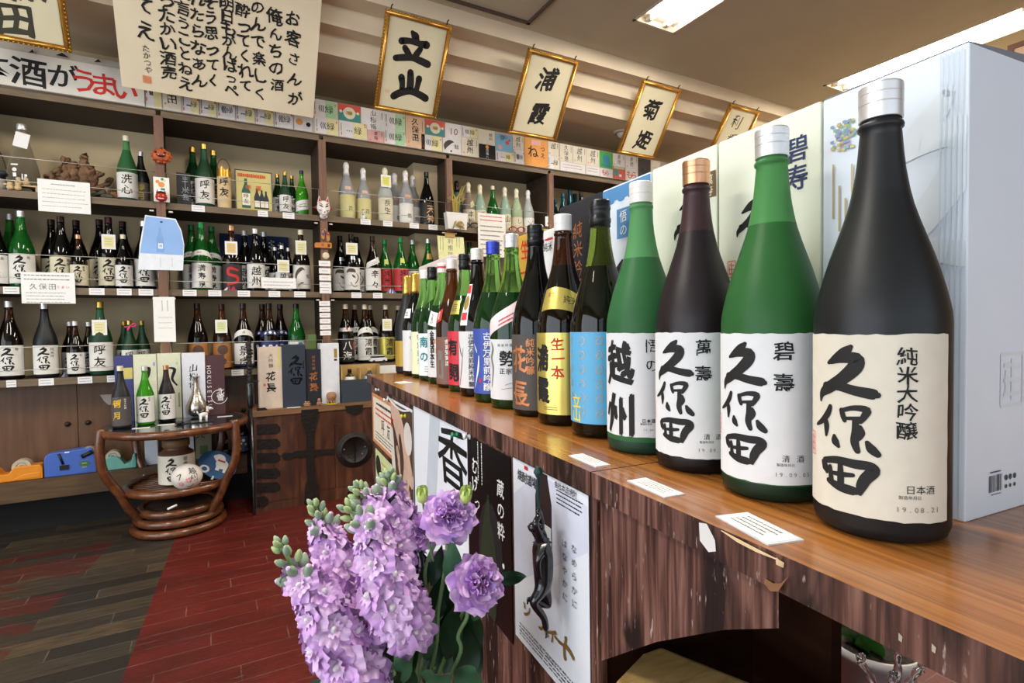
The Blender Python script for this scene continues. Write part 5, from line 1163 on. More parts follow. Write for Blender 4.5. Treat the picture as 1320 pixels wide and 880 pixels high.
CARDS = [(190, 211, 'f', 'white label with yellow corner right of the banner end', CWH, midori(CYE)), (212, 236, 'f', 'cream brush-written label just below the hanging cloth, first in the row', CCR, vert('久保田', .055)),
 (237, 259, 'b', 'white label with black character below the cloth, left one', CWH, midori(CYE, True)), (260, 281, 'b', 'yellow-cornered white label below the cloth', CWH, midori(CYE, True)), (282, 305, 'b', 'white label with three wavy strokes below the cloth', CWH, midori(CWH)),
 (306, 330, 'b', 'plain whitish label behind the middle of the cloth edge', CWH, midori(CYE, True)), (331, 354, 'b', 'yellow-cornered label behind the cloth edge, second from its right', CWH, midori(CYE, True)), (355, 379, 'b', 'white label with wavy strokes behind the right cloth edge', CWH, midori(CWH)), (380, 403, 'b', 'label with an orange blot at the right corner of the cloth', CWH, lambda w_, h: [(COR, [ink_disc(-w_*.2, 0, h*.2)]), (INK, [ink_disc(w_*.3, -h*.1, h*.14, 8)])]),
 (405, 436, 't', 'grey-white label with green right half above the second upright', CWH, midori(CG)), (437, 466, 't', 'red and teal label with white dome, left of the first big frame', CRD, dome), (466.5, 497, 'u', 'white label with three thin brush characters beside the first big frame', CWH, vert('山桜松'.replace('松', '桃') if False else '山桜梅', .042)),
 (497, 523, 't', 'white and green label partly behind the first big frame', CWH, midori(CG)), (407, 437, 'b', 'white label with yellow right half directly over the second upright', CWH, midori(CYE)), (438, 474, 'b', 'white label with dots and yellow corner below the domed red label', CWH, midori(CYE, True)),
 (475, 495, 'd', 'small pink label with two dark characters', CPK, vert('幸福', .028)), (496, 523, 'b', 'white and green label in the lower row right of the pink one', CWH, midori(CG)), (523.5, 548, 'f', 'beige label with three bold brush characters below the first big frame', M('print_beige_orange', 'd9b594', .7), vert('久保田', .052, bold=1)),
 (522, 543, 'd', 'white label with a pink fish', CWH, fish(M('print_fish_pink', 'e08a94', .65))), (549, 574, 't', 'second red and teal domed label, right of the first big frame', CRD, dome), (543.5, 570, 'b', 'white and yellow label with wavy strokes left of the brown fish label', CWH, midori(CYE)),
 (574.5, 595, 't', 'grey-white label with a large maroon number ten', CWH, lambda w_, h: [(MAR, ink_text('10', -w_*.14, 0, h*.62, vertical=False, pitch=.55))]), (571, 594.5, 'b', 'white label with a dark brown fish', CWH, fish(M('print_fish_brown', '4a3a38', .65))),
 (595.5, 616, 'T', 'pale label with wavy strokes in the upper row after the maroon number', CWH, midori(CYE)), (595, 617, 'B', 'cream label with two big brush characters left of the black label', CCR, vert('越州', .052, bold=1)), (616.5, 638, 't', 'cream label above the black label', CCR, lambda w_, h: [(INK, ink_text('越州', w_*.25, h*.2, .028))]),
 (617.5, 638.5, 'b', 'black label with white characters and an orange crest', CBK2, lambda w_, h: [(COR, [ink_disc(0, h*.33, h*.14, 8)]), (WHITEINK, ink_text('招福八', 0, h*.1, h*.22))]), (639, 660.5, 'u', 'pale blue pictorial label with a red figure and pink edge', CBL, lambda w_, h: [(CPK, [ink_rect(0, h*.46, w_*.97, h*.07), ink_disc(-w_*.25, -h*.3, h*.14, 9)]), (CRD, [ink_disc(w_*.2, 0, h*.12, 7), ink_disc(w_*.32, h*.14, h*.08, 6)]), (INK, ink_text('弥', -w_*.1, h*.25, h*.3)+ink_text('心', w_*.1, h*.3, h*.25))]),
 (639.5, 662.5, 'd', 'white and yellow label below the blue pictorial one', CWH, midori(CYE, True)), (661, 675, 't', 'narrow cream label left of the big orange label', CCR, vert('越州', .042)), (663, 675.5, 'b', 'narrow white label with strokes left of the big orange label', CWH, midori(CWH)),
 (676, 706, 'f', 'large orange label with bold black brush letters', COR, lambda w_, h: [(CPK, [ink_rect(0, h*.36, w_*.4, h*.18)]), (INK, ink_text('ね', -w_*.14, h*.02, h*.46, bold=1)+ink_text('つえん'[:2], w_*.28, h*.16, h*.22, bold=1))]), (706.5, 720, 't', 'cream label right of the big orange label', CCR, vert('越', .05)), (706.5, 721, 'b', 'white label with green-black character right of the orange label', CWH, midori(CCR, True)),
 (721.5, 738, 'u', 'beige label with three brush characters above the fourth upright', CCR, vert('久保田', .042)), (738.5, 755.5, 'u', 'first of two similar cream brush labels left of the green label', CCR, vert('越州', .055)), (756, 772.5, 'u', 'second of two similar cream brush labels, touching the green label', CCR, vert('越州', .055)), (722, 754, 'd', 'plain white strip label in the lower row', CWH, strip), (755, 772.5, 'd', 'small white strip label with a grey mark in the lower row', CWH, strip),
 (773, 789.5, 'u', 'bright green label with a blue building shape', CPUR, lambda w_, h: [(M('print_deep_blue', '2a7f9a', .6), [ink_rect(0, .004, w_*.5, h*.5), ink_rect(0, -h*.32, w_*.7, h*.12)])]), (773, 789.5, 'd', 'white label with red letters below the green one', CWH, lambda w_, h: [(REDINK, ink_text('もら', -w_*.2, 0, h*.7, vertical=False, pitch=.7, bold=1))]),
 (790, 805.5, 't', 'pale label with small black characters left of the third frame corner', CWH, vert('景虎', .040)), (790, 805.5, 'b', 'red and green pictorial label', CRD, lambda w_, h: [(CTL, [ink_disc(-w_*.25, 0, h*.3, 7)]), (CG, [ink_rect(0, h*.4, w_*.9, h*.14)]), (CWH, [ink_rect(w_*.1, -h*.2, w_*.2, h*.2)])]), (806, 822, 't', 'pale label with black characters below the third frame', CWH, vert('景虎', .040)), (806, 822, 'b', 'white label with red letters beside the red pictorial one', CWH, lambda w_, h: [(REDINK, ink_text('もら', -w_*.2, 0, h*.7, vertical=False, pitch=.7, bold=1))]),
 (822.5, 838.5, 'f', 'dark label with brown letters just above the blue-banded carton', M('print_dark_brown', '3a2f2a', .65), lambda w_, h: [(INK, ink_text('もら', -w_*.1, 0, h*.3, vertical=False, pitch=.8, bold=1))]), (839, 851, 'f', 'plain beige label at the far right of the row', CCR, strip)]
TEXTX = set('桃招弥南ねへ')
for k, (a, b_, r, lab_, base, fn) in enumerate(CARDS): paper_label(a, b_, r, lab_+', on the fascia', base, fn, k)

# ------------------------------------------------------------------ hanging cloth and gold frames
def tilted(name, label, cat, P0, P1, x0, x1, group=None):
    """root of a board leaning out of the wall: P0/P1 = (y, z) of its lower and upper edge"""
    th = math.atan2(P0[0]-P1[0], P1[1]-P0[1]); h = math.hypot(P0[0]-P1[0], P1[1]-P0[1]); xc = (x0+x1)/2
    t = thing(name, label, cat, (xc, P0[0], P0[1]), 0, group); t.rotation_euler = (th, 0, 0)
    up = Vector((0, -math.sin(th), math.cos(th))); nrm = Vector((0, -math.cos(th), -math.sin(th)))
    def q(px, py):
        d = ray(px, py); o = Vector((0, 0, CAMZ)); k = (Vector((xc, P0[0], P0[1]))-o).dot(nrm)/d.dot(nrm); p = o+d*k-Vector((xc, P0[0], P0[1]))
        return (p.x, p.dot(up))
    return t, x1-x0, h, q
CLOTH = M('hanging_cloth', 'e6d8ba', .85, var=.03, vs=8, bump=.08, bs=14)
t, w_, h, q = tilted('hanging_cloth', 'large cream hanging sheet covered in columns of black brush writing', 'banner', (3.48, 2.33), (3.05, 2.93), -.371, .578)
mb = MB(); nx, nz = 24, 14
wv = lambda u, v: .006*math.sin(u*9+1)*math.sin(v*5)
vs = [(w_*(i/nx-.5), wv(w_*(i/nx-.5), h*j/nz), h*j/nz) for j in range(nz+1) for i in range(nx+1)]
mb.add(vs, [(j*(nx+1)+i, j*(nx+1)+i+1, (j+1)*(nx+1)+i+1, (j+1)*(nx+1)+i) for j in range(nz) for i in range(nx)], CLOTH, True)
cols = [('お客さんが', 377, 24, 25.6, .075), ('俺んちの酒', 354, 21, 22, .074), ('のんで楽しく', 331.5, 9, 22.3, .072), ('酔ってくれて', 313, 13, 19.5, .072), ('明日もがんばっぺ', 292.5, 5, 15.8, .070), ('そう思ってく', 271, 2, 20.3, .070), ('れたらなあん', 253, -3, 21.2, .070), ('言うことねえ', 235.5, 10, 19.5, .066), ('ったかい酒売', 214, 0, 18.6, .072), ('てえ', 186.5, 6, 33, .085)]
inks = []
for s_, x, y, dy, sz in cols:
    for i, ch in enumerate(s_): inks += ink_text(ch, *q(x+i*.8, y+i*dy), sz*1.10*(.95+.1*math.sin(i*2.3+x)), wob=.05, fat=.022)
for i, ch in enumerate('たかつや'): inks += ink_text(ch, *q(188+i*1.2, 62+i*9.3), .036, wob=.05)
put_ink(mb, inks, INK, lambda u, v: (u, wv(u, v)-.0028, v), .06)
put_ink(mb, seal(*q(189.5, 102), .034, .034)+[ink_rect(*q(189.5, 102), .028, .028)], M('seal_orange', 'dd8a63', .7), lambda u, v: (u, wv(u, v)-.0030, v))
mb.build('sheet', t, fix=False)
MB().tube([(-w_/2-.01, .004, h), (w_/2+.01, .004, h)], .007, M('batten_wood', 'b89a6a', .6), 8).build('batten', t)
GOLDF = M('frame_gold', 'b9842f', .32, metal=.75, var=.12, vs=40); GOLDB = M('frame_gold_bright', 'd6a550', .3, metal=.8, var=.15, vs=120); FPAP = M('frame_paper', 'd8cfae', .8, var=.03, vs=6, bump=.12, bs=9); HOOK = M('hook_iron', '4a3a2a', .5, metal=.5)
def gold_frame(label, x0, x1, P0, P1, inkf):
    t, w_, h, q = tilted('calligraphy_frame', label, 'picture frame', P0, P1, x0, x1, 'gold calligraphy frames under the ceiling')
    m = .026; mb = MB()
    for (a, b_, c, d) in ((-w_/2, w_/2, 0, m), (-w_/2, w_/2, h-m, h), (-w_/2, -w_/2+m, m, h-m), (w_/2-m, w_/2, m, h-m)):
        mb.b2((a, -.012, c), (b_, .012, d), GOLDF)
        hz = (b_-a) > (d-c); k = .35
        if hz: mb.tube([(a+.004, -.013, (c+d)/2), (b_-.004, -.013, (c+d)/2)], .0085, GOLDB, 8)
        else: mb.tube([(((a+b_)/2), -.013, c-m*.6), ((a+b_)/2, -.013, d+m*.6)], .0085, GOLDB, 8)
    mb.build('moulding', t)
    mb = MB()                                        # beaded outer edge
    n = int((w_+h)*2/.02)
    for i in range(int(w_/.018)):
        for z in (.003, h-.003): mb.ball((-w_/2+.009+i*.018, -.0135, z), .0055, GOLDB, 1)
    for i in range(int(h/.018)):
        for x in (-w_/2+.003, w_/2-.003): mb.ball((x, -.0135, .009+i*.018), .0055, GOLDB, 1)
    mb.build('beading', t)
    mb = MB(); mb.b2((-w_/2+m*.8, -.004, m*.8), (w_/2-m*.8, .008, h-m*.8), FPAP)
    for k, (mm, sh) in enumerate(inkf(q)): put_ink(mb, sh, mm, lambda u, v, k=k: (u, -.0046-.0003*k, v))
    mb.build('calligraphy_sheet', t, fix=False)
    for s in (-1, 1):
        MB().tube([(s*(w_/2-.03), 0, h-.004), (s*(w_/2-.03), .0, h+.02), (s*(w_/2-.03)+.006, -.004, h+.03)], .004, HOOK, 6).build('hook', t)
FT, FB = (3.06, 2.862), (3.36, 2.408)
TATE = [[(318, 215, 24), (335, 240, 48), (345, 262, 40)], [(245, 272, 40), (300, 272, 34), (360, 290, 34), (412, 300, 46)], [(268, 318, 36), (285, 345, 38), (300, 365, 30)], [(372, 325, 34), (350, 355, 38), (330, 375, 30)], [(205, 385, 36), (260, 382, 40), (320, 385, 38), (370, 405, 42), (420, 428, 44)]]
YAMA = [[(305, 482, 40), (305, 540, 46), (300, 600, 46)], [(245, 515, 44), (250, 560, 36), (248, 600, 36)], [(362, 525, 42), (352, 570, 34), (340, 610, 36)], [(192, 640, 44), (230, 620, 44), (300, 605, 44), (360, 628, 44), (405, 655, 46)]]
px5 = lambda x, y: (470+x/5.177, y/5.177)
def tate(q): 
    k = .42/(84*5.177)*1.02
    return [(INK, [ink_stroke([(*q(*px5(x, y)), w_*k) for x, y, w_ in st]) for st in TATE+YAMA]), (M('seal_faint', 'd9b79a', .7), [ink_rect(*q(499, 117), .03, .02)])]
gold_frame('gold-framed calligraphy of two very bold characters, next to the hanging cloth', .918, 1.320, FB, FT, tate)
big = lambda s_, pts, sz, b=1: (lambda q: [(INK, [g for ch, (x, y) in zip(s_, pts) for g in ink_text(ch, *q(x, y), sz, wob=.05, slant=.12, fat=.03*b)])])
gold_frame('gold-framed calligraphy above the big orange paper label, second after the cloth', 1.864, 2.260, FB, FT, big('浦霞', [(705, 102), (694, 146)], .155))
gold_frame('gold-framed calligraphy beside the round downlight, third after the cloth', 2.856, 3.240, FB, FT, big('菊姫', [(840, 141), (829, 180)], .150))
gold_frame('farthest gold-framed calligraphy with thin writing, partly behind the cream cartons', 3.81, 4.175, FB, FT, big('利根', [(949, 157), (941, 180)], .115, 0))
gold_frame('gold-framed calligraphy cut off by the upper left picture corner', -.952, -.552, FB, FT, lambda q: [(M('ink_greenish', '3c3a2c', .7), ink_text('田', *q(20, 24), .15, wob=.05, fat=.03)+ink_text('保', *q(28, -22), .15, wob=.05, fat=.03))])
# ------------------------------------------------------------------ iron-bound chest
CHW = WOOD('chest_wood', ['2e1a12', '4a2a1c', '68402a', '84583c'], (9, 9, 1.6), 2.5, .38, .1, detail=7, dist=.6, coat=.15)
CHT = WOOD('chest_top_wood', ['6a4a30', '7d5a3c', '8d6a48'], (1.5, 12, 12), 4, .4, .08)
IRON = M('chest_iron', '231d19', .5, metal=.35, var=.2, vs=40, bump=.3, bs=70)
CY0 = 3.40; cx0, cx1, ch = .199, .96, .585
chest = thing('chest', 'old dark wooden chest with black iron fittings and round lock plate', 'chest', ((cx0+cx1)/2, CY0, 0))
hw = (cx1-cx0)/2
MB().b2((-hw, 0, .0), (hw, .36, ch-.035), CHW).build('carcass', chest)
MB().b2((-hw-.004, -.008, ch-.034), (hw+.004, .362, ch), CHT).build('lid', chest)
cq = lambda px, py, Y=CY0: (at(px, py, Y).x-(cx0+cx1)/2, at(px, py, Y).z)
mb = MB(); a = cq(420, 600)
for (x0, y0, x1, y1) in ((336, 548, 386, 640), (412, 548, 432, 628), (432, 546, 470, 622)):
    p, r = cq(x0, y0), cq(x1, y1); mb.b2((p[0], -.004, r[1]), (r[0], .004, p[1]), CHW)
mb.build('front_board', chest)
def iron(poly_px, name, th=.006):
    P = [cq(*p) for p in poly_px]; n = len(P)
    mb = MB(); mb.add([(x, -th, z) for x, z in P]+[(x, .001, z) for x, z in P], [tuple(range(n)), tuple(range(2*n-1, n-1, -1))]+[(i, (i+1) % n, n+(i+1) % n, n+i) for i in range(n)], IRON)
    return mb.build(name, chest)
iron([(388, 528), (410, 526.5), (410, 540), (407, 549), (405, 560), (405, 600), (406, 616), (410, 626), (412, 647), (392, 650), (393, 630), (396, 618), (395, 600), (395, 560), (391, 550), (388, 541)], 'iron_strap', .010)
iron([(362, 587), (366, 583), (376, 584), (380, 581), (430, 578), (430, 585), (380, 589), (374, 592), (366, 592)], 'iron_bar', .009)
for y in (532, 553, 572, 590, 610, 628, 646):
    L_ = 346 if y in (532, 646) else 361
    iron([(331, y-6), (L_-4, y-7), (L_, y-3), (L_, y+3), (L_-5, y+6), (331, y+7)], 'hinge_plate', .007)
p = cq(457, 579); rr = .112
mb = MB(); X = Matrix.Translation((p[0], 0, p[1])) @ Matrix.Rotation(math.pi/2, 4, 'X')
mb.lathe([(rr, 0), (rr, .006), (rr*.95, .010), (rr*.76, .010), (rr*.74, .014), (rr*.70, .014), (rr*.68, .009), (0, .011)], IRON, 40, X)
lock = mb.build('lock_plate', chest)
MB().box((p[0], -.012, p[1]), (.004, .006, rr*1.4), M('iron_dark', '0f0e0d', .5, metal=.5)).build('lock_seam', lock)
for dx, dy in ((443, 579), (470, 575), (466, 584)):
    r = cq(dx, dy); MB().ball((r[0], -.013, r[1]), .005, M('stud_bright', '8a8580', .3, metal=.8), 2).build('stud', lock)
iron([(444, 523), (468, 521), (466, 530), (460, 534), (453, 534), (447, 530)], 'lid_clasp', .009)
iron([(448, 634), (456, 628), (466, 634), (468, 643), (446, 645)], 'foot_clasp', .009)

# ------------------------------------------------------------------ things on the chest
def on_z(px, py, z): return atz(px, py, z)
def front_box(px0, px1, ytop, Y, z0, label, mat, inks=(), depth=.11, rz=0, cat='gift box', group='gift boxes on the chest', side=None, name='gift_box', lidm=None):
    """upright carton standing at height z0 with its front at y = Y"""
    a, b_ = at(px0, 480, Y), at(px1, 480, Y); w_ = b_.x-a.x; zt = height_at((a.x+b_.x)/2, Y, ytop); h = zt-z0; xc = (a.x+b_.x)/2
    t = thing(name, label, cat, (xc, Y+depth/2, z0), rz, group)
    MB().box((0, 0, h/2), (w_, depth, h), mat, bev=.0012).build('box_body', t)
    m2 = MB(); m2.box((0, 0, h-.0002), (w_*.985, depth*.985, .002), lidm or mat); m2.build('flap', t)
    q = lambda x, y: (at(x, y, Y).x-xc, at(x, y, Y).z-z0)
    if callable(inks):
        mb = MB()
        for k, (mm, sh) in enumerate(inks(q, w_, h)): put_ink(mb, sh, mm, lambda u, v, k=k: (u, -depth/2-.0006-.0003*k, v))
        mb.build('lettering', t, fix=False)
    return t
CT_ = .585+.0003
front_box(334, 364, 447.5, 3.44, CT_, 'beige gift box with dark brush characters, leftmost on the iron-bound chest', M('box_beige', 'd6c3b0', .7), lambda q, w_, h: [(INK, ink_text('大吟醸', *q(349, 458), .026, pitch=1.15)+ink_text('花長', *q(349, 485), .056, pitch=1.15, wob=.06, fat=.02)), (M('box_yellow_strip', 'd8cf6a', .6), [ink_rect(*q(359, 461), .010, .12)]), (SEALRED, [ink_rect(*q(341, 496), .012, .014)])])
front_box(363.5, 394, 444.5, 3.435, CT_, 'dark navy gift box with three black embossed characters', M('box_navy', '2f3642', .5), lambda q, w_, h: [(M('black_gloss_ink', '101216', .25), kubota_ink(q(371, 470)[0]+.0, q(371, 458)[1], .00029)+ink_lines(*q(391, 470), .05, 1, .01, .006, 3, True))], depth=.12)
front_box(394.5, 414, 450.5, 3.45, CT_, 'narrow black gift box with copper brush characters', M('box_black', '22232a', .5), lambda q, w_, h: [(COPPERINK, ink_text('純米吟醸', *q(404, 460), .020, pitch=1.15)+ink_text('花長', *q(404, 485), .052, pitch=1.25, wob=.06, fat=.02)), (M('box_brown_seal', '5a2a25', .6), [ink_rect(*q(399, 496), .012, .02)])], depth=.10)
front_box(413.5, 437.5, 442.5, 3.455, CT_, 'plain white gift box with a small gold and black plaque', M('box_white', 'dfe1e4', .6), lambda q, w_, h: [(M('plaque_gold', 'b08f3a', .4, metal=.4), [ink_rect(*q(432.5, 455), .018, .055)]), (CBK2, [ink_rect(*q(432.5, 463.5), .018, .012)])], depth=.10)
CLAY = M('red_clay', 'a5765a', .8, var=.12, vs=60, bump=.3, bs=90)
p = on_z(421.5, 517, CT_); sc = .062/21
t = thing('clay_pot', 'small brown clay octopus pot with yellow ring beneath, before the white gift box', 'pot', (p.x, 3.428, CT_))
mb = MB(); mb.lathe([(.012, .014), (.018, .022), (.026, .034), (.030, .048), (.029, .060), (.022, .070), (.010, .0745), (.004, .072), (0, .071)], CLAY, 24); mb.build('pot_body', t)
for k in range(7):
    a = 2*math.pi*k/7; MB().tube([(.014*math.cos(a), .014*math.sin(a), .024), (.019*math.cos(a), .019*math.sin(a), .012), (.023*math.cos(a), .023*math.sin(a), .004)], [.005, .0045, .003], CLAY, 6).build('foot', t)
MB().tube([(.030*math.cos(k*.4), .024*math.sin(k*.4), .0032) for k in range(16)], .0032, M('ring_yellow', 'd8cf2a', .5), 6, closed=True).build('ring', t)
for (px, py, lab, s1) in ((396, 522, 'lumpy little clay figure in front of the black gift box', 1), (411.5, 520, 'little seated clay animal beside the clay octopus pot', 2)):
    t = thing('clay_figure', lab, 'figurine', (at(px, py, 3.41).x, 3.412, CT_), 0, None)
    mb = MB(); mb.ball((0, 0, .013), (.019 if s1 == 1 else .014, .012, .013), CLAY, 3, noise=.18, seed=s1)
    if s1 == 2: mb.ball((0, 0, .030), (.010, .010, .014), CLAY, 2, noise=.15, seed=5)
    else:
        mb.ball((-.008, -.004, .027), (.007, .006, .006), CLAY, 2, noise=.2, seed=4); mb.ball((.009, -.003, .026), (.006, .006, .006), CLAY, 2, noise=.2, seed=7)
    mb.build('figure_body', t)
    for k in (-1, 1): MB().ball((k*.009, -.009, .004), (.006, .005, .004), CLAY, 2).build('foot', t)
tag(MB().box((0, 0, .0006), (.075, .03, .0012), PAPER).build('paper_slip', None, (at(379, 525, 3.408).x, 3.413, CT_)), 'thin white paper slip lying along the front edge of the chest lid', 'paper')
# open gift set
KRAFT = M('card_kraft', 'b8965c', .7); DNAVY = M('box_slate', '333a44', .55)
xa, xb = at(440.5, 505, 3.43).x, at(492, 505, 3.43).x; hz = height_at(xa, 3.43, 490)-CT_
t = thing('gift_set', 'open slate-blue gift set tray holding two small bottles in kraft card', 'gift set', ((xa+xb)/2, 3.43, CT_))
w_ = xb-xa
mb = MB(); mb.b2((-w_/2, 0, 0), (w_/2, .003, hz), DNAVY); mb.b2((-w_/2, .11, 0), (w_/2, .113, hz), DNAVY); mb.b2((-w_/2, .003, 0), (-w_/2+.003, .11, hz), DNAVY); mb.b2((w_/2-.003, .003, 0), (w_/2, .11, hz), DNAVY); mb.b2((-w_/2+.003, .003, 0), (w_/2-.003, .11, .003), DNAVY)
mb.build('tray', t)
hk = height_at(xa+.02, 3.52, 470.5)-CT_
mb = MB(); mb.b2((-w_/2+.006, .100, .004), (w_/2-.006, .106, hk), KRAFT); mb.b2((-w_/2+.004, .012, .004), (-w_/2+.009, .10, hk), KRAFT); mb.b2((-.004, .02, .004), (.001, .10, hk-.02), KRAFT); mb.b2((w_/2-.009, .012, .004), (w_/2-.004, .10, hk), KRAFT)
mb.build('card_insert', t)
for k, (dx, lab, col) in enumerate(((-w_/4, 'small round olive bottle with white label lying low in the open gift set, left', 'bottle_olive'), (w_/4, 'small bottle with pale blue label in the open gift set, right', 'bottle_blue'))):
    b_ = thing('small_bottle', lab, 'bottle', ((xa+xb)/2+dx, 3.43+.055, CT_+.0035), 0, 'small bottles in the open gift set')
    g_ = gl('glass_small_olive', '3c3a14', trans=.3) if k == 0 else gl('glass_small_clear', '51626a', trans=.4)
    MB().lathe([(.034, 0), (.036, .006), (.036, hz*.95), (.030, hz+.012), (.014, hz+.028), (.011, hz+.04)], g_, 24).build('bottle_body', b_)
    MB().lathe([(.0125, hz+.038), (.0125, hz+.058), (.011, hz+.060), (0, hz+.060)], CAPS['dark'] if k == 0 else KRAFT, 16).build('cap', b_)
    MB().lathe([(.0364, hz*.55), (.0364, hz*.95), (.0306, hz+.0125)], WL if k == 0 else M('label_sky_pale', 'a6c4d8', .6), 24, cap=False).build('label', b_)
# wood-lidded white papers under the lowest shelf, right of the gift set
front_box(488.5, 511, 470.5, 3.50, .70, 'white paper packet lying by the far end of the counter', PAPER, depth=.06, cat='packet', group=None, name='paper_packet') if False else None

# ------------------------------------------------------------------ black twisted pole
BLK = M('black_lacquer', '14151a', .25, coat=.4)
p0 = atz(328, 664, 0); zt = height_at(p0.x, p0.y, 440)
t = thing('walking_pole', 'thin black pole with knotted grip standing between rattan table and chest', 'pole', (p0.x, p0.y, 0))
z1 = height_at(p0.x, p0.y, 525); z2 = height_at(p0.x, p0.y, 492)
MB().tube([(0, 0, 0), (0, 0, .01), (-.002, 0, z1)], [.006, .0075, .0085], BLK, 10).build('shaft', t)
mb = MB(); mb.tube([(-.002, 0, z1), (-.002, 0, z1+.02), (-.003, 0, z2-.01), (-.003, 0, z2)], [.012, .018, .019, .014], BLK, 10); mb.build('sheath', t)
mb = MB(); n = 34
pts = [(-.003+.004*math.sin(k*1.9), .004*math.cos(k*1.9), z2+(zt-z2)*k/n) for k in range(n+1)]
mb.tube(pts, [.013+.005*math.sin(k*2.4) for k in range(n+1)], M('wrapped_black', '1b1815', .6, bump=.4, bs=120), 8); mb.build('grip', t)
MB().tube([(-.015, 0, z2), (.045, 0, z2+.002)], .003, BLK, 6).build('cross_pin', t)

# ------------------------------------------------------------------ rattan table
RAT = WOOD('rattan_cane', ['40200f', '613519', '7c4822', '925e30'], (6, 6, 6), 3, .3, .1, detail=5, dist=1.2, coat=.35)
TX, TY, TZ, TR = -.172, 3.40, .565, .338
rt = thing('rattan_table', 'round rattan side table with dark glass top, curved legs and coiled base', 'side table', (TX, TY, 0))
ring = lambda r, z, n=48: [(r*math.cos(2*math.pi*k/n), r*math.sin(2*math.pi*k/n), z) for k in range(n)]
MB().tube(ring(TR-.012, TZ-.018), .020, RAT, 10, closed=True).build('rim', rt)
MB().lathe([(0, TZ-.008), (TR-.006, TZ-.008), (TR-.004, TZ-.004), (TR-.006, TZ), (0, TZ)], M('dark_glass_top', '1b1c1f', .06, spec=.7, coat=.6), 48, smooth=False).build('glass_top', rt)
for ang in (205, 322, 52, 128):
    a = math.radians(ang); c, s = math.cos(a), math.sin(a)
    P = spline([(TR*1.0, TZ+.012), (TR*1.03, .47), (TR*.99, .36), (TR*.82, .25), (.235, .16), (.195, .10), (.185, .07)], 5)
    MB().tube([(r*c, r*s, z) for r, z in P], .021, RAT, 10).build('leg', rt)
MB().tube(ring(.235, .235), .021, RAT, 10, closed=True).build('shelf_ring', rt)
mb = MB()
for k in range(-5, 6):
    x = k*.040; l = math.sqrt(max(.0, (.225)**2-x*x)); mb.tube([(-l, x, .232), (l, x, .232)], .008, RAT, 6)
mb.build('shelf_slat', rt)
for r, z in ((.175, .115), (.19, .069), (.205, .022)):
    MB().tube(ring(r, z), .0215, RAT, 10, closed=True).build('base_coil', rt)
MB().lathe([(.17, .02), (.17, .125), (0, .125)], M('base_core', '2a1a10', .6), 24).build('base_core', rt)
# bottles and cartons on the table
def tbottle(px, ytop, ybase, glass, cap, lab, label, fy=0):
    b_ = atz(px, ybase-1, TZ); P = at(px, ybase, b_.y+fy)
    h = height_at(P.x, P.y, ytop)-TZ
    return bottle((P.x, P.y, TZ+.0003), h, label, glass, cap, 'screw', LB[lab], 'bottles on the rattan table', .30, math.radians(-8), 32)
LB['yuki2'] = [label_mesh('t_yuki', .018, .20, -85, 85, M('label_slate', '4e4848', .6), [(M('yellow_ink3', 'dcae22', .5), ink_text('得月', -.010, .160, .052, pitch=1.45, wob=.06, fat=.02)), (WHITEINK, ink_text('純米大吟醸', .034, .185, .013))], step=.1)]
LB['kubt'] = [label_mesh('t_kub', .02, .195, -85, 85, WL, [(INK, kubota_ink(-.030, .182, .058/270)+ink_text('翠寿', .034, .180, .013)), (SEALRED, [ink_rect(-.038, .07, .008, .012)])], step=.1)]
tbottle(157.5, 471.5, 552, 'fblack', 'cream', 'yuki2', 'matte black bottle with yellow characters on slate label, on the rattan table')
tbottle(188.5, 471.5, 547.5, 'lime', 'silver', 'kubt', 'bright green bottle with white label on the rattan table')
tbottle(216, 470.5, 543.5, 'fpurple', 'copper', 'kubt', 'purple-brown bottle with copper cap and white label on the rattan table')
def tbox(px0, px1, ytop, Y, label, mat, inks=(), depth=.085): return front_box(px0, px1, ytop, Y, TZ+.0003, label, mat, inks, depth, 0, 'gift box', 'gift boxes on the rattan table')
CRB = M('box_cream_green', 'dcdcc0', .65)
tbox(147.5, 171, 459, 3.512, 'indigo gift box with yellow panel behind the matte black bottle on the rattan table', M('box_indigo', '3c3f78', .6), lambda q, w_, h: [(M('box_panel_yellow', 'cdbf6a', .6), [ink_rect(*q(165, 481), .04, .06)])])
tbox(172, 202, 457, 3.51, 'cream gift box behind the bright green bottle on the rattan table', CRB, lambda q, w_, h: [(INK, [ink_stroke([(*q(183, 478), .006), (*q(192, 474), .014), (*q(190, 486), .014), (*q(182, 495), .006)])]), (M('box_blue_mark', '9aa8cc', .6), [ink_rect(*q(198.5, 469), .010, .02)])])
tbox(203, 233, 455.5, 3.51, 'cream gift box behind the purple-brown bottle on the rattan table', CRB, lambda q, w_, h: [(INK, [ink_stroke([(*q(217, 474), .006), (*q(225, 476), .016), (*q(222, 488), .012), (*q(228, 496), .008)]), ink_rect(*q(228, 468), .013, .001), ink_rect(*q(228, 468), .001, .022)]), (M('box_olive_mark', '9a9870', .6), [ink_rect(*q(231, 515), .008, .08)])])
tbox(234.5, 264.5, 455, 3.50, 'white gift box with thin brush characters behind the silver flask', M('box_white2', 'e3e3ea', .6), lambda q, w_, h: [(INK, ink_text('山桜桃', *q(249, 474), .048, pitch=1.05, wob=.06))])
MAROON = M('box_maroon', '4e3034', .55)
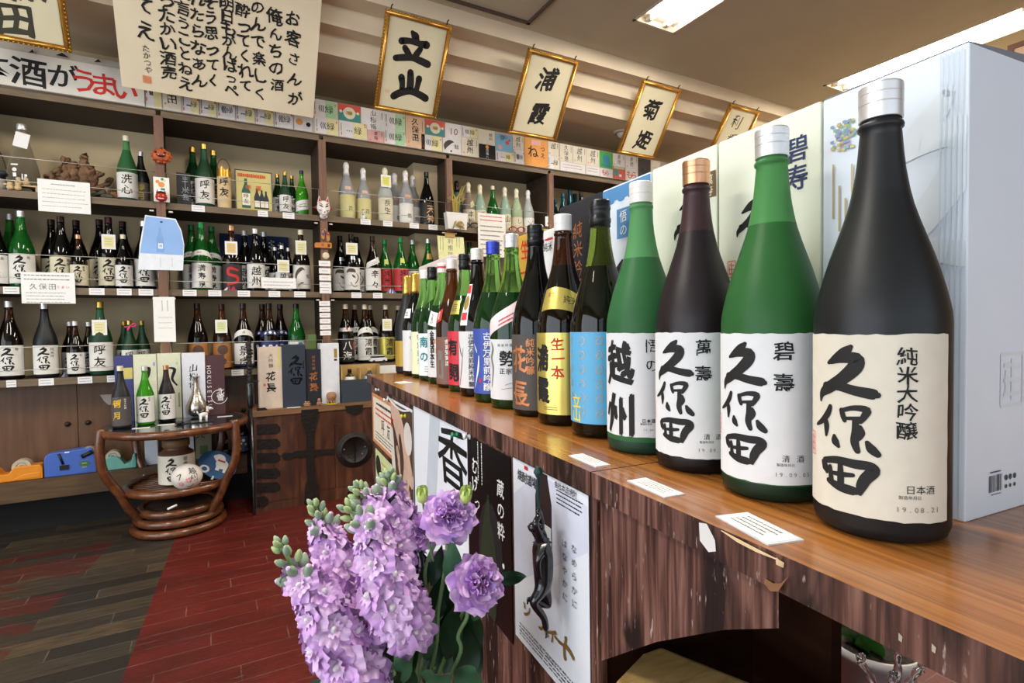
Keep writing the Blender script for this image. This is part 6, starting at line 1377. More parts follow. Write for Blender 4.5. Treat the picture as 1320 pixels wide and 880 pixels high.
tbox(265.5, 289.5, 458, 3.51, 'maroon gift box with white round crest and vertical letters', MAROON, lambda q, w_, h: [(WHITEINK, [(([(v0*1.0+q(270, 500)[0]+.0, -u0+q(270, 500)[1]) for u0, v0 in g[0]]), g[1]) for g in ink_text('HOKUSETSU', -.118, 0, .030, vertical=False, pitch=.92)]+ink_text('北雪', *q(284, 504), .040, pitch=.9, bold=1)+[ink_stroke([(q(283, 511)[0]+.040*math.cos(a*.55), q(283, 511)[1]+.040*math.sin(a*.55), .003) for a in range(2, 12)])])])
SILV = M('pewter', 'c9bfb4', .22, metal=.95, var=.08, vs=80, bump=.05)
def at_table(px, ybase): return atz(px, ybase, TZ)
p = at_table(254, 537)
t = thing('sake_flask', 'slender silver flask with long neck before the white gift box', 'flask', (p.x, p.y, TZ+.0055)); h = height_at(p.x, p.y, 484.5)-TZ-.0055; k = h/.2
MB().lathe([(.024*k, 0), (.040*k, .012*k), (.048*k, .034*k), (.046*k, .055*k), (.034*k, .085*k), (.022*k, .112*k), (.014*k, .145*k), (.012*k, .185*k), (.016*k, .197*k), (.018*k, .2*k), (.012*k, .199*k), (.010*k, .185*k)], SILV, 28).build('flask_body', t)
p = at_table(249, 545)
tag(MB().b2((-.065, -.03, 0), (.075, .04, .005), M('tray_black', '17181b', .3), bev=.0015).build('small_tray', None, (p.x+.02, p.y+.012, TZ)), 'small black tray under the silver flask', 'tray')
p = at_table(262.5, 544)
DOGW = M('dog_white', 'e4e0da', .5)
t = thing('dog_figurine', 'little white dog figurine with red collar beside the silver flask', 'figurine', (p.x, p.y-.012, TZ+.0052), math.radians(20))
mb = MB(); mb.ball((0, 0, .036), (.023, .011, .013), DOGW, 3); mb.ball((.020, 0, .052), (.007, .006, .014), DOGW, 2); mb.ball((.030, 0, .066), (.016, .009, .009), DOGW, 3); mb.ball((.044, 0, .063), (.007, .005, .005), DOGW, 2)
mb.tube([(-.02, 0, .04), (-.030, 0, .052), (-.030, 0, .06)], [.004, .003, .002], DOGW, 6); mb.build('dog_body', t)
for x in (-.014, .014):
    for y in (-.006, .006): MB().tube([(x, y, 0), (x, y, .012), (x*.95, y, .032)], [.0045, .0035, .006], DOGW, 8).build('leg', t)
for y in (-.007, .007): MB().ball((.022, y, .073), (.005, .002, .006), DOGW, 2).build('ear', t)
MB().tube([(.0205+.0085*math.cos(a*.6), .0078*math.sin(a*.6), .050-.004*math.cos(a*.6)) for a in range(11)], .0022, M('collar_red', 'd03a24', .5), 6, closed=True).build('collar', t)
for px0, py0, lab in ((182, 551.5, 'white card lying before the bright green bottle on the table'), (214, 547, 'white card lying before the purple-brown bottle on the table'), (290, 536.5, 'white card lying at the right of the rattan table top')):
    p = at_table(px0, py0); tag(MB().box((0, 0, .0008), (.075, .022, .0016), PAPER).build('table_card', None, (p.x, p.y-.004, TZ)), lab, 'card', 'cards on the rattan table'); bpy.context.view_layer.objects.active = None
p = at_table(231, 547)
t = thing('car_figure', 'small dark figurine lying left of the black tray', 'figurine', (p.x, p.y, TZ)); mb = MB(); mb.ball((0, 0, .008), (.02, .010, .008), M('dark_bronze', '2a2826', .4, metal=.5), 3, noise=.25, seed=3); mb.build('figure_body', t)
MB().ball((.014, -.003, .015), .006, M('dark_bronze', '2a2826'), 2).build('figure_head', t); t.name = 'bronze_figurine'
# on the lower shelf
LSZ = .2425
JAR = M('jar_glaze', '5d4030', .35, var=.1); jp = (TX-.005, TY-.045)
JS = .92; t = thing('sake_jar', 'squat brown jar wearing a cream brush label on the lower table shelf', 'jar', (jp[0], jp[1], LSZ), facing(*jp)); K = 1
MB().lathe([(.062, 0), (.078, .006), (.084, .02), (.084, .150), (.078, .168), (.058, .182), (.055, .196), (.058, .2)], JAR, 32).build('jar_body', t)
MB().lathe([(.061, .198), (.063, .200), (.063, .232), (.058, .236), (0, .236)], M('jar_lid_wood', '7a5a3c', .5), 28).build('lid', t)
mb = MB(); RJ = .0846
vs = [(RJ*math.sin(a), -RJ*math.cos(a), z) for z in (.012, .160) for a in [math.radians(-88+176*i/20) for i in range(21)]]
mb.add(vs, [(i, i+1, 22+i, 21+i) for i in range(20)], CREAM, True)
put_ink(mb, [ (v_, t_) for v_, t_ in [ ([(x, y) for x, y in g[0]], g[1]) for g in kubota_ink(-.055, .150, .00020)+ink_text('翠寿', .040, .140, .024)]], INK, lambda u, v: (( RJ+.0008)*math.sin(u/RJ), -(RJ+.0008)*math.cos(u/RJ), v), .010)
mb.build('jar_label', t, fix=False)
bp = (TX+.045, TY-.19)
PB = M('paper_ball_white', 'ded6cc', .7, var=.04, bump=.1)
t = thing('paper_ball', 'white ball with black brush writing and pink blossoms in front of the jar', 'ball', (bp[0], bp[1], LSZ-.004+.0), facing(*bp)); RB_ = .070
mb = MB(); mb.ball((0, 0, RB_*.93), (RB_, RB_, RB_*.93), PB, 4, noise=.012, seed=2)
f = lambda u, v: ((RB_+.0015)*math.sin(u/RB_)*math.cos(v/RB_), -(RB_+.0015)*math.cos(u/RB_)*math.cos(v/RB_), RB_*.93+(RB_*.93+.0015)*math.sin(v/RB_))
put_ink(mb, ink_text('越州', .030, .045, .042, pitch=1.0, bold=0, wob=.05)+[ink_stroke([(-.05, .02, .003), (-.03, .03, .004), (-.035, .0, .003)]), ink_stroke([(.0, -.04, .003), (.02, -.045, .004), (.03, -.03, .003)])], INK, f, .012)
BLOS = M('blossom_pink', 'dd8f94', .7)
put_ink(mb, [ink_disc(x+.009*math.cos(k*1.257), y+.009*math.sin(k*1.257), .0055, 7) for x, y in ((-.028, -.022), (.006, -.004)) for k in range(5)], BLOS, f, .012)
mb.build('ball_body', t, fix=False)
FANB = M('fan_blue', '2a5a8c', .6); 
fc = Vector((TX+.155, TY-.085, LSZ+.075))
t = thing('paper_fan', 'round blue paper fan with white dog picture leaning on the lower table shelf', 'fan', (fc.x-.0, fc.y, LSZ+.004), 0); t.rotation_euler = (math.radians(-52), math.radians(28), 0)
mb = MB(); mb.lathe([(0, -.001), (.100, -.001), (.100, .001), (0, .001)], FANB, 32, Matrix.Translation((0, 0, .105)) @ Matrix.Rotation(math.pi/2, 4, 'X') @ Matrix.Diagonal((1, .95, 1, 1)), smooth=False)
DG = [ink_disc(.0, .15, .030, 12), ink_disc(.020, .115, .034, 12), ink_disc(.052, .10, .022, 10), ink_disc(-.022, .152, .014, 8), ink_rect(.005, .080, .02, .03), ink_rect(.045, .078, .02, .03), ink_disc(-.055, .05, .026, 12)]
put_ink(mb, DG, WHITEINK, lambda u, v: (u, -.0016, v)); put_ink(mb, [ink_rect(.012, .135, .040, .012)], REDINK, lambda u, v: (u, -.0022, v)); put_ink(mb, [ink_disc(-.055, .05, .014, 10)], FANB, lambda u, v: (u, -.0022, v))
mb.build('fan_leaf', t, fix=False)
MB().tube([(0, 0, .02), (0, 0, -.002)], .006, M('fan_handle', 'e4e0d8', .5), 8).build('handle', t)
p = atz(190, 660, .15)
tag(MB().tube([(-.02, 0, 0), (.02, .012, .012)], .006, M('white_peg', 'e8e4de', .5), 8).build('white_peg', None, (TX-.02, TY-.245, .165)), 'small white stick lying on the coiled base of the rattan table', 'stick')
# cartons and bottles on the plinth ledge behind the table
LZ = .2935; LY = 3.655
def lbox(px0, px1, ytop, label, mat, inks=()): return front_box(px0, px1, ytop, LY, LZ, label, mat, inks, .07, 0, 'gift box', 'gift boxes on the plinth behind the rattan table')
lbox(183, 200, 548, 'white carton on the plinth behind the left table leg', M('box_white3', 'cfd3d8', .6))
lbox(228, 247, 548, 'white carton with blue stripe on the plinth behind the jar', M('box_white3', 'cfd3d8'), lambda q, w_, h: [(M('box_stripe_blue', '5a78b8', .6), [ink_rect(0, h*.5, .02, h*.8)])])
lbox(249, 270, 545, 'grey-brown carton with a dark character on the plinth behind the fan', M('box_taupe', '8a8068', .6), lambda q, w_, h: [(INK, ink_text('六'.replace('六', '大'), *q(258, 560), .05)), (M('box_leaf_green', '4a6a3a', .6), [ink_rect(0, h*.25, .04, .05)])])
def ledge_bottle(px, ytop, ybase, glass, lab, label):
    P = at(px, ybase, LY+.045); h = height_at(P.x, P.y, ytop)-LZ
    bottle((P.x, P.y, LZ+.0003), h, label, glass, 'dark', 'screw', LB[lab], 'bottles on the plinth behind the rattan table', .30)
LB['bands'] = [label_mesh('l_b1', .02, .06, -85, 85, M('label_steel', 'a8a8ac', .4, metal=.3), []), label_mesh('l_b2', .13, .17, -85, 85, M('label_steel', 'a8a8ac'), [])]
LB['floral'] = [label_mesh('l_fl', .02, .17, -85, 85, M('label_dark_floral', '3c3f5a', .5), [(M('label_flower_y', 'c9b84a', .6), [ink_disc(-.03, .05, .012, 6), ink_disc(.02, .09, .012, 6)]), (M('label_flower_w', 'd8d4d0', .6), [ink_disc(.0, .13, .016, 6), ink_disc(-.02, .10, .010, 6)]), (CPUR, [ink_disc(.03, .04, .010, 6)])], step=.2)]
ledge_bottle(287.5, 540, 586, 'black', 'bands', 'dark bottle with two steel-grey bands behind the right table leg')
ledge_bottle(314, 532, 588, 'black', 'floral', 'dark bottle with a colourful flowered label just left of the black pole')
# tape dispensers on the ledge
def dispenser(px0, px1, label, col, kind):
    a, b_ = at(px0, 600, LY-.02).x, at(px1, 600, LY-.02).x; L_ = b_-a
    m = M('plastic_'+kind, col, .4, spec=.5, coat=.2)
    t = thing('tape_dispenser', label, 'tape dispenser', ((a+b_)/2, LY+.012, LZ))
    H = L_*.62
    if kind == 'blue': out = [(-.5, 0), (.5, 0), (.5, .12), (.47, .42), (.44, .58), (.38, .615), (-.40, .56), (-.46, .53), (-.5, .44)]
    elif kind == 'orange': out = [(-.5, 0), (.5, 0), (.5, .29), (.45, .37), (-.08, .37), (-.13, .30), (-.19, .20), (-.33, .20), (-.41, .34), (-.5, .32)]
    else: out = [(-.5, 0), (.5, 0), (.5, .22), (.48, .46), (.42, .44), (.36, .20), (.20, .14), (.10, .30), (.02, .40), (-.20, .44), (-.42, .30), (-.5, .26)]
    mb = MB(); mb.prism([(x*L_, z*L_) for x, z in out], .075, m, bev=.004); body = mb.build('dispenser_body', t)
    if kind == 'orange':
        mb = MB(); mb.prism([(x*L_, z*L_) for x, z in [(-.40, .02), (-.1, .04), (.1, .16), (.46, .18), (.46, .04)]], .080, m, bev=.003); mb.build('side_panel', t)
    rx = {'blue': (.34, .42), 'orange': (-.20 if False else .02+.0, .36), 'teal': (-.12, .40)}[kind]
    rr = L_*.20
    if kind == 'orange': rx = (.06, .34)
    mb = MB(); X = Matrix.Translation((rx[0]*L_, .0, rx[1]*L_)) @ Matrix.Rotation(math.pi/2, 4, 'X')
    mb.lathe([(rr*.62, -.024), (rr, -.024), (rr, .024), (rr*.62, .024), (rr*.62, -.024)], M('tape_roll', 'cfc4a8', .3, trans=.2), 28, X, smooth=False, cap=False); roll = mb.build('tape_roll', t)
    MB().lathe([(rr*.18, -.020), (rr*.61, -.020), (rr*.61, .020), (rr*.18, .020), (rr*.18, -.020)], M('tape_core', '2a2724' if kind != 'orange' else 'b8b0a4', .5), 24, X, cap=False).build('tape_core', roll)
    if kind == 'blue':
        dk = M('plastic_black', '151517', .4)
        mb = MB(); mb.tube([(-.22*L_, -.039, .545*L_), (-.14*L_, -.039, .28*L_)], .006, dk, 6); mb.box((-.12*L_, -.040, .20*L_), (.17*L_, .006, .11*L_), dk); mb.build('black_clip', t)
        mb = MB(); mb.tube([(.22*L_, -.039, .42*L_), (.34*L_, -.039, .47*L_), (.43*L_, -.039, .52*L_)], [.012, .010, .012], dk, 8); mb.build('roll_latch', t)
        mb = MB(); put_ink(mb, [ink_disc(.27*L_, .24*L_, .11*L_, 18, ry=.075*L_)], M('sticker_green', '3f6a4a', .5), lambda u, v: (u, -.0384, v)); put_ink(mb, ink_lines(.27*L_, .25*L_, .10*L_, 2, .02, .006, 1), M('sticker_tan', 'b0a888', .5), lambda u, v: (u, -.0388, v)); put_ink(mb, [ink_rect(-.06*L_, .56*L_, .09*L_, .03*L_)], WHITEINK, lambda u, v: (u, -.0384, v)); mb.build('sticker', t, fix=False)
    mb = MB(); e = .5 if kind != 'orange' else -.5
    mb.box((e*L_*.97, 0, ({'blue': .36, 'orange': .33, 'teal': .465}[kind])*L_), (.006, .03, .006), M('cutter_steel', 'b8b8b8', .3, metal=.9)); mb.build('cutter', t)
dispenser(-10, 55, 'orange tape dispenser at the left end of the wooden plinth', 'e08a1c', 'orange')
dispenser(57, 124.5, 'blue tape dispenser with round green sticker on the wooden plinth', '4566b8', 'blue')
dispenser(126.5, 176, 'pale teal tape dispenser behind the left leg of the rattan table', '6fb0a0', 'teal')

# ------------------------------------------------------------------ ornaments on the shelves and uprights
Z1 = SZ[1]+.0003; Z2 = SZ[2]+.0003; Z3 = SZ[3]+.0003
GLS = M('clear_glass', 'eef2f0', .03, trans=.97, ior=1.12, var=0); SMOKE = M('grey_cloth_cord', '2a2622', .7)
p = at(31, 245, SHF+.10); h = height_at(p.x, p.y, 160)-Z1
t = thing('glass_decanter', 'big clear glass bottle with white tag on the top shelf at the far left', 'bottle', (p.x, p.y, Z1)); k = h/.42
MB().lathe([(.070*k, 0), (.078*k, .008*k), (.078*k, .13*k), (.070*k, .17*k), (.045*k, .27*k), (.024*k, .35*k), (.020*k, .385*k)], GLS, 32).build('glass_body', t)
MB().lathe([(.022*k, .38*k), (.024*k, .385*k), (.024*k, .415*k), (.020*k, .42*k), (0, .42*k)], CAPS['silver'], 20).build('stopper', t)
mb = MB(); c = at(27, 180, SHF+.03); mb.box((0, 0, 0), (.058, .0012, .075), TAGW); o = mb.build('paper_tag', t); o.location = (c.x-p.x, -.072*k, c.z-Z1); o.rotation_euler = (0, math.radians(12), 0)
MB().tube([(-.01*k, -.03*k, .36*k), (-.02*k, -.06*k, .34*k), (c.x-p.x, -.070*k, c.z-Z1+.03)], .002, SMOKE, 6).build('tag_cord', t)
mb = MB(); put_ink(mb, [ink_disc(-.02, .13*k, .010, 8), ink_rect(-.02, .10*k, .014, .02), ink_rect(.018, .09*k, .02, .03), ink_rect(-.02, .16*k, .03, .008)], WHITEINK, lambda u, v: (u, -math.sqrt(max(0, (.0785*k)**2-u*u)), v)); mb.build('painted_marks', t)
p = at(-6, 240, SHF+.10); h = height_at(p.x, p.y, 152)-Z1; k = h/.44
t = thing('glass_decanter', 'clear glass bottle with dark blue ribbon cut by the upper left picture edge', 'bottle', (p.x-.02, p.y, Z1))
MB().lathe([(.070*k, 0), (.080*k, .01*k), (.080*k, .13*k), (.070*k, .19*k), (.042*k, .28*k), (.022*k, .36*k), (.020*k, .42*k)], GLS, 32).build('glass_body', t)
MB().lathe([(.022*k, .41*k), (.023*k, .415*k), (.023*k, .438*k), (0, .44*k)], CAPS['silver'], 20).build('stopper', t)
MB().tube([(.081*k*math.cos(a*.45), .081*k*math.sin(a*.45), (.11+.01*math.sin(a))*k) for a in range(14)], [.012]*14, M('ribbon_slate', '4a4e5a', .6), 6, closed=True).build('ribbon', t)
MB().lathe([(.081*k, .012*k), (.081*k, .075*k)], M('label_offwhite', 'c9c6c0', .7), 32, cap=False).build('label', t)
# little wooden stand with round wooden pieces
WDL = M('bare_wood', 'cdb184', .6, var=.08, vs=30)
p = at(31, 243, SHF+.035)
t = thing('wooden_stand', 'little bare wood table in front of the clear glass bottle', 'stand', (p.x, p.y, Z1))
MB().b2((-.075, -.022, .026), (.065, .022, .034), WDL, bev=.001).build('stand_top', t)
for sx in (-1, 1): 
    for sy in (-1, 1): MB().b2((sx*.055-.006, sy*.014-.005, 0), (sx*.055+.006, sy*.014+.005, .0262), WDL).build('leg', t)
for k, (dx, z_) in enumerate(((-.045, 0), (-.015, 0), (-.03, .026), (.0, .028))):
    t = thing('wooden_gourd', ['small pale wood gourd leaning on the front of the little wooden table, left', 'small pale wood gourd on the front of the little wooden table, right', 'small pale wood gourd on top of the little wooden table, left', 'small pale wood gourd on top of the little wooden table, right'][k], 'gourd', (p.x+dx+(.01 if k > 1 else 0), p.y-(.036 if k < 2 else .0), Z1+(.0345 if k > 1 else 0)), 0, 'small wooden gourds')
    mb = MB(); mb.lathe([(.006, 0), (.014, .006), (.0155, .014), (.011, .022), (.008, .025), (.011, .030), (.010, .037), (.004, .040), (0, .040)], WDL, 16); mb.build('gourd_body', t)
    MB().tube([(0, 0, .039), (.001, 0, .046)], .0018, M('stem_brown', '6a4a2c', .6), 6).build('stem', t)
# gnarled driftwood
DRIFT = M('driftwood', '7a5a40', .75, var=.45, vs=14, bump=.6, bs=40)
def driftwood(px, pybase, lab, s, seed, pieces, dy=.12):
    p = at(px, pybase, SHF+dy); mb = MB(); rnd = random.Random(seed)
    mb.ball((0, 0, .05*s), (.050*s, .032*s, .034*s), DRIFT, 4, noise=.34, seed=seed, nf=5)
    more = [(x+rnd.uniform(-.05, .05), z*rnd.uniform(.5, 1.05), r*rnd.uniform(.4, .7), rnd.uniform(-.05, .05), rnd.uniform(-.04, .05)) for x, z, r, ex, ez in pieces[:3]]
    for (x, z, r, ex, ez) in pieces+more:
        pts = [(x*.3, 0, .045*s), ((x+ex)*.5+rnd.uniform(-.02, .02), rnd.uniform(-.02, .02), (z+ez)*.5), (x, rnd.uniform(-.02, .02), z), (x+ex*.6, rnd.uniform(-.03, .01), z+ez*.6)]
        P = spline(pts, 6); n = len(P); ph = rnd.uniform(0, 6)
        mb.tube(P, [max(.0015, r*1.25*(1-.55*i/n)*(1+.30*math.sin(i*1.7+ph)+.18*math.sin(i*3.1+seed))) for i in range(n)], DRIFT, 9)
    for v in range(len(mb.v)):
        x, y, z = mb.v[v]; f = .004*s*(math.sin(x*170+seed)+math.sin(z*150+y*120)); mb.v[v] = (x+f*.6, y+f*.5, max(.001, z+f))
    tag(mb.build('driftwood', None, (p.x, p.y, Z1)), lab, 'driftwood')
driftwood(103, 235, 'larger gnarled brown driftwood root on the top shelf', 1.45, 3, [(-.06, .20, .020, -.02, .02), (.02, .22, .022, .01, .03), (.08, .15, .022, .03, -.02), (-.03, .16, .03, .0, .05), (.04, .17, .03, .02, .02), (.09, .05, .018, .02, -.02), (.0, .10, .035, .04, .03)])
driftwood(76, 240, 'smaller reddish driftwood root beside the larger one', .95, 8, [(.05, .15, .018, .01, .05), (-.03, .11, .018, .01, .04), (.03, .10, .020, .03, .02), (-.07, .05, .016, -.04, .01), (.0, .13, .02, -.02, .03), (-.10, .03, .010, -.03, .03)])
p = at(121, 240, SHF+.075)
t = thing('flat_box', 'dark green flat box with a red dot leaning beside the driftwood', 'box', (p.x, p.y, Z1+.006)); t.rotation_euler = (math.radians(-12), math.radians(-22), 0)
MB().b2((-.06, -.03, 0), (.06, .03, .018), M('box_dark_green', '3a4030', .5), bev=.002).build('box_body', t)
mb = MB(); mb.lathe([(.010, .018), (.010, .020), (0, .0205)], M('dot_red', 'd0402a', .5), 14, Matrix.Translation((.012, -.008, 0))); mb.build('red_dot', t)
p = at(138, 249, SHF+.05); t = thing('stone_ornament', 'dark mottled stone lying left of the green frosted bottle', 'stone', (p.x, p.y, Z1))
mb = MB(); mb.ball((0, 0, .016), (.035, .025, .017), M('stone_dark', '4a463c', .7, var=.4, vs=40), 3, noise=.2, seed=4); mb.build('stone_body', t); t2 = MB().ball((.028, .02, .026), (.018, .014, .026), M('stone_rust', '8a5a34', .7, var=.3), 3, noise=.2, seed=6).build('rusty_lump', t)
# black carton and bamboo bottle, standing picture
p0, p1 = at(229, 220, SHF+.08), at(247, 220, SHF+.08); z_ = height_at(p0.x, SHF+.08, 222)-Z1
t = thing('gift_box', 'black gift box with silver brush writing on the top shelf', 'gift box', ((p0.x+p1.x)/2-.008, SHF+.115, Z1)); w_ = p1.x-p0.x
MB().box((0, 0, z_/2), (w_, .07, z_), M('box_black2', '17171a', .45), bev=.001).build('box_body', t)
mb = MB(); put_ink(mb, ink_text('生', .008, z_*.82, .034, wob=.06)+ink_text('米長', .008, z_*.5, .040, wob=.06)+[ink_rect(.008, z_*.66, .003, .04)], M('silver_ink', '9a9ea4', .4, metal=.4), lambda u, v: (u, -.0358, v)); mb.build('lettering', t, fix=False)
p = at(289.5, 262, SHF+.05); h = height_at(p.x, p.y, 218)-Z1; R_ = (at(299, 240, SHF+.05).x-at(281, 240, SHF+.05).x)/2
t = thing('bamboo_bottle', 'cream bamboo-tube bottle with gold crown rim and rope handle', 'bottle', (p.x, p.y, Z1), math.radians(0))
BAM = M('bamboo_cream', 'd3b98a', .55, var=.06, vs=10)
MB().lathe([(R_*.97, 0), (R_, .006), (R_, h*.78), (R_*.99, h*.8), (R_*1.0, h*.82)], BAM, 24).build('tube_body', t)
mb = MB(); n = 24; vs = []; fs = []
for i in range(n):
    a = 2*math.pi*i/n; zz = h*(.98+.06*math.sin(i*1.57)); vs += [(R_*1.02*math.cos(a), R_*1.02*math.sin(a), h*.79), (R_*1.0*math.cos(a), R_*1.0*math.sin(a), zz)]
for i in range(n): j = (i+1) % n; fs.append((2*i, 2*j, 2*j+1, 2*i+1))
mb.add(vs, fs, M('crown_gold', 'c08a34', .3, metal=.7), True); mb.lathe([(0, h*.86), (R_*.98, h*.86)], M('crown_gold', ''), n); mb.build('crown_rim', t)
mb = MB(); put_ink(mb, ink_text('呼友', .0, h*.66, .052, pitch=1.2, wob=.05, fat=.015), INK, lambda u, v: ((R_+.0008)*math.sin(u/R_), -(R_+.0008)*math.cos(u/R_), v), .01); mb.build('brush_writing', t, fix=False)
MB().tube([(R_*.9*math.cos(math.radians(a)), 0, h*1.0+.06*math.sin(math.radians(a))) for a in range(0, 181, 15)], .003, M('rope_brown', '5a3a22', .7), 6).build('handle', t)
a, b_ = at(303, 240, SHF+.055), at(351.5, 240, SHF+.055); w_ = b_.x-a.x; h = height_at(a.x, SHF+.05, 215)-Z1
t = thing('standing_picture', 'framed yellow poster of bottles with orange letters standing on the top shelf', 'picture', ((a.x+b_.x)/2, SHF+.05, Z1)); t.rotation_euler = (math.radians(-7), 0, 0)
mb = MB(); m = .006; FR = M('frame_dark', '3a3a3c', .4, metal=.4)
for lo, hi in (((-w_/2, 0, 0), (w_/2, .012, m)), ((-w_/2, 0, h-m), (w_/2, .012, h)), ((-w_/2, 0, m), (-w_/2+m, .012, h-m)), ((w_/2-m, 0, m), (w_/2, .012, h-m))): mb.b2(lo, hi, FR)
mb.build('frame', t)
mb = MB(); mb.b2((-w_/2+m, .003, m), (w_/2-m, .010, h-m), M('poster_yellow', 'cdbf78', .6, var=.08, vs=10))
DGB, WHB = M('poster_dark_green', '2f5a4a', .6), M('poster_black', '25282c', .6)
pf = lambda u, v, o=0: (u, .0022-o, v)
put_ink(mb, bottle_shape(-.045, .02, .185), DGB, pf); put_ink(mb, bottle_shape(.015, .02, .13)+bottle_shape(.042, .02, .12)+bottle_shape(.066, .02, .115), WHB, pf)
put_ink(mb, [ink_rect(-.045, .075, .045, .075), ink_rect(.015, .05, .028, .04), ink_rect(.045, .05, .022, .04), ink_rect(.068, .05, .02, .04)], CREAM, lambda u, v: pf(u, v, .0006)); put_ink(mb, ink_text('呼友', -.045, .095, .030, pitch=1.1), INK, lambda u, v: pf(u, v, .0012))
put_ink(mb, ink_lines(0, h-.034, w_*.85, 1, .02, .024, 4)+ink_text('辛口'[:1]+'東'[:0]+'福', -.03, h*.58, .034, vertical=False, pitch=1.6, bold=1), M('poster_orange', 'cf5a2c', .6), lambda u, v: pf(u, v, .0014)); put_ink(mb, ink_text('SAKE BAR', -w_*.32, h-.070, .018, vertical=False, pitch=.85), NOTEG, lambda u, v: pf(u, v, .0012)) if False else None
mb.build('poster', t, fix=False)
tag(MB().b2((-.20, 0, .0), (.21, .008, .385), M('navy_cloth', '26335a', .85, var=.08, vs=60, bump=.1)).build('navy_cloth', None, (at(328, 330, SHF+.31).x, SHF+.315, Z2)), 'dark navy cloth panel behind the three tall black bottles', 'cloth')
for k, px in enumerate((350.5, 362)):
    p = at(px, 330, SHF+.255); t = thing('paper_twig', 'silvery twig ornament rising behind the small black bottles, %s' % ('left one' if k == 0 else 'right one'), 'ornament', (p.x, p.y, Z2)); hh = height_at(p.x, p.y, 309+k*3)-Z2
    TW = M('twig_silver', 'a5a498', .5); mb = MB(); mb.tube([(0, 0, 0), (.003, 0, hh*.6), (0, 0, hh)], .002, TW, 6); mb.build('stem', t); mb = MB()
    for i in range(9): mb.ball((.014*math.sin(i*2.1), .008*math.cos(i*1.7), hh-.006-i*.008), (.008, .004, .006), TW, 1, noise=.2, seed=i)
    mb.build('silver_leaf', t)
RDO, BLO = M('deco_red', 'b23038', .5), M('deco_blue', '3a4a9a', .5)
def crane(px, row, lab, mats, Y=SHF+.028, n=5, s=1):
    p = at(px, 300, Y); t = thing('paper_ornament', lab, 'ornament', (p.x, p.y, SZ[row]+.0003)); rnd = random.Random(px)
    for k in range(n):
        c = (rnd.uniform(-.022, .022)*s, rnd.uniform(-.007, .007), 0); m = mats[k % len(mats)]
        mb = MB(); hh = rnd.uniform(.014, .032)*s; a = rnd.uniform(0, 3)
        mb.add([(c[0]+.016*s*math.cos(a), c[1]+.006*math.sin(a), .002), (c[0]-.016*s*math.cos(a), c[1]-.006*math.sin(a), .002), (c[0], c[1]+.007, .0), (c[0], c[1]-.007, .0), (c[0]+.004, c[1], hh)], [(0, 2, 4), (2, 1, 4), (1, 3, 4), (3, 0, 4), (0, 3, 1, 2)], m); mb.build('folded_paper', t)
crane(295, 2, 'red and blue folded paper ornaments before the red swirl bottle', [RDO, BLO, M('deco_white', 'e0dcd8', .6)], n=7, s=1.1)
crane(504, 2, 'blue and white folded paper ornaments before the scarlet label bottles', [BLO, M('deco_white', 'e0dcd8', .6), M('deco_grey', '6a6c7a', .6)], n=7, s=1.2)
crane(76, 3, 'grey folded paper ornament between the matte black and small brown bottles', [M('deco_grey', '6a6c7a', .6), M('deco_dark', '3a3c3a', .6)], n=5)
p = at(468.5, 283, SHF+.022)
t = thing('cat_figurine', 'tiny white figurine with red cap before the second wrapped yellow-label bottle', 'figurine', (p.x, p.y, Z1))
mb = MB(); mb.lathe([(.014, 0), (.016, .012), (.013, .030), (.009, .042)], DOGW, 16); mb.ball((0, 0, .052), (.012, .011, .012), DOGW, 2); mb.build('figure_body', t)
MB().ball((-.002, -.002, .063), (.009, .009, .005), RDO, 2).build('cap', t); MB().ball((.014, -.006, .012), (.006, .005, .008), M('deco_leaf', '3f7a4a', .6), 2).build('leaf_charm', t); MB().ball((-.006, -.013, .030), (.004, .003, .006), INK, 1).build('apron', t)
# toy van
p = at(487, 468, SHF+.022); t = thing('toy_van', 'small white toy van parked on the lowest shelf edge', 'toy van', (p.x, p.y, Z3), math.radians(4))
VW = M('van_white', 'dfe1e2', .3, coat=.4); VB = M('van_window', '25292e', .15); s_ = (at(498, 460, SHF+.022).x-at(476, 460, SHF+.022).x)
mb = MB(); mb.prism([(x*s_, z*s_) for x, z in [(-.5, .10), (.5, .10), (.5, .24), (.44, .28), (.40, .30), (-.36, .30), (-.44, .28), (-.5, .24)]], .42*s_, VW, bev=.002); mb.build('van_body', t)
mb = MB(); mb.prism([(x*s_, z*s_) for x, z in [(-.40, .30), (.36, .30), (.32, .40), (.26, .42), (-.34, .42), (-.38, .40)]], .38*s_, VB, bev=.0015); mb.build('cabin', t); MB().b2((-.34*s_, -.18*s_, .42*s_), (.27*s_, .18*s_, .45*s_), VW).build('van_roof', t)
for x in (-.30, .30):
    for y in (-1, 1): MB().lathe([(.085*s_, -.02*s_), (.085*s_, .02*s_), (.04*s_, .024*s_), (0, .024*s_)], M('tyre_black', '1a1a1c', .6), 16, Matrix.Translation((x*s_, y*.2*s_, .086*s_)) @ Matrix.Rotation(-y*math.pi/2 if False else math.pi/2, 4, 'X')).build('wheel', t)
# white folded papers on the lowest shelf edge near the counter end
p = at(500, 478, SHF-.03)
tag(MB().b2((-.05, -.01, 0), (.055, .015, .055), PAPER).build('paper_packet', None, (p.x, SHF-.035, CT-.06)) if False else sheet('paper_packet', 'white paper packet fixed under the lowest shelf beside the counter end', 'packet', 489, 470.5, 511, 482, SHF-.012, PAPER, [], thick=.010), 'white paper packet fixed on the lowest shelf edge beside the counter end', 'packet')
tag(MB().b2((-.024, -.0005, 0), (.024, .006, .20), M('green_frost', '7c9a5c', .35, trans=.3, ior=1.2)).build('glass_sheet', None, (at(402.5, 440, SHF+.02).x, SHF+.02, Z3)) , 'pale green frosted glass sheet at the second upright behind the gift boxes', 'glass sheet')
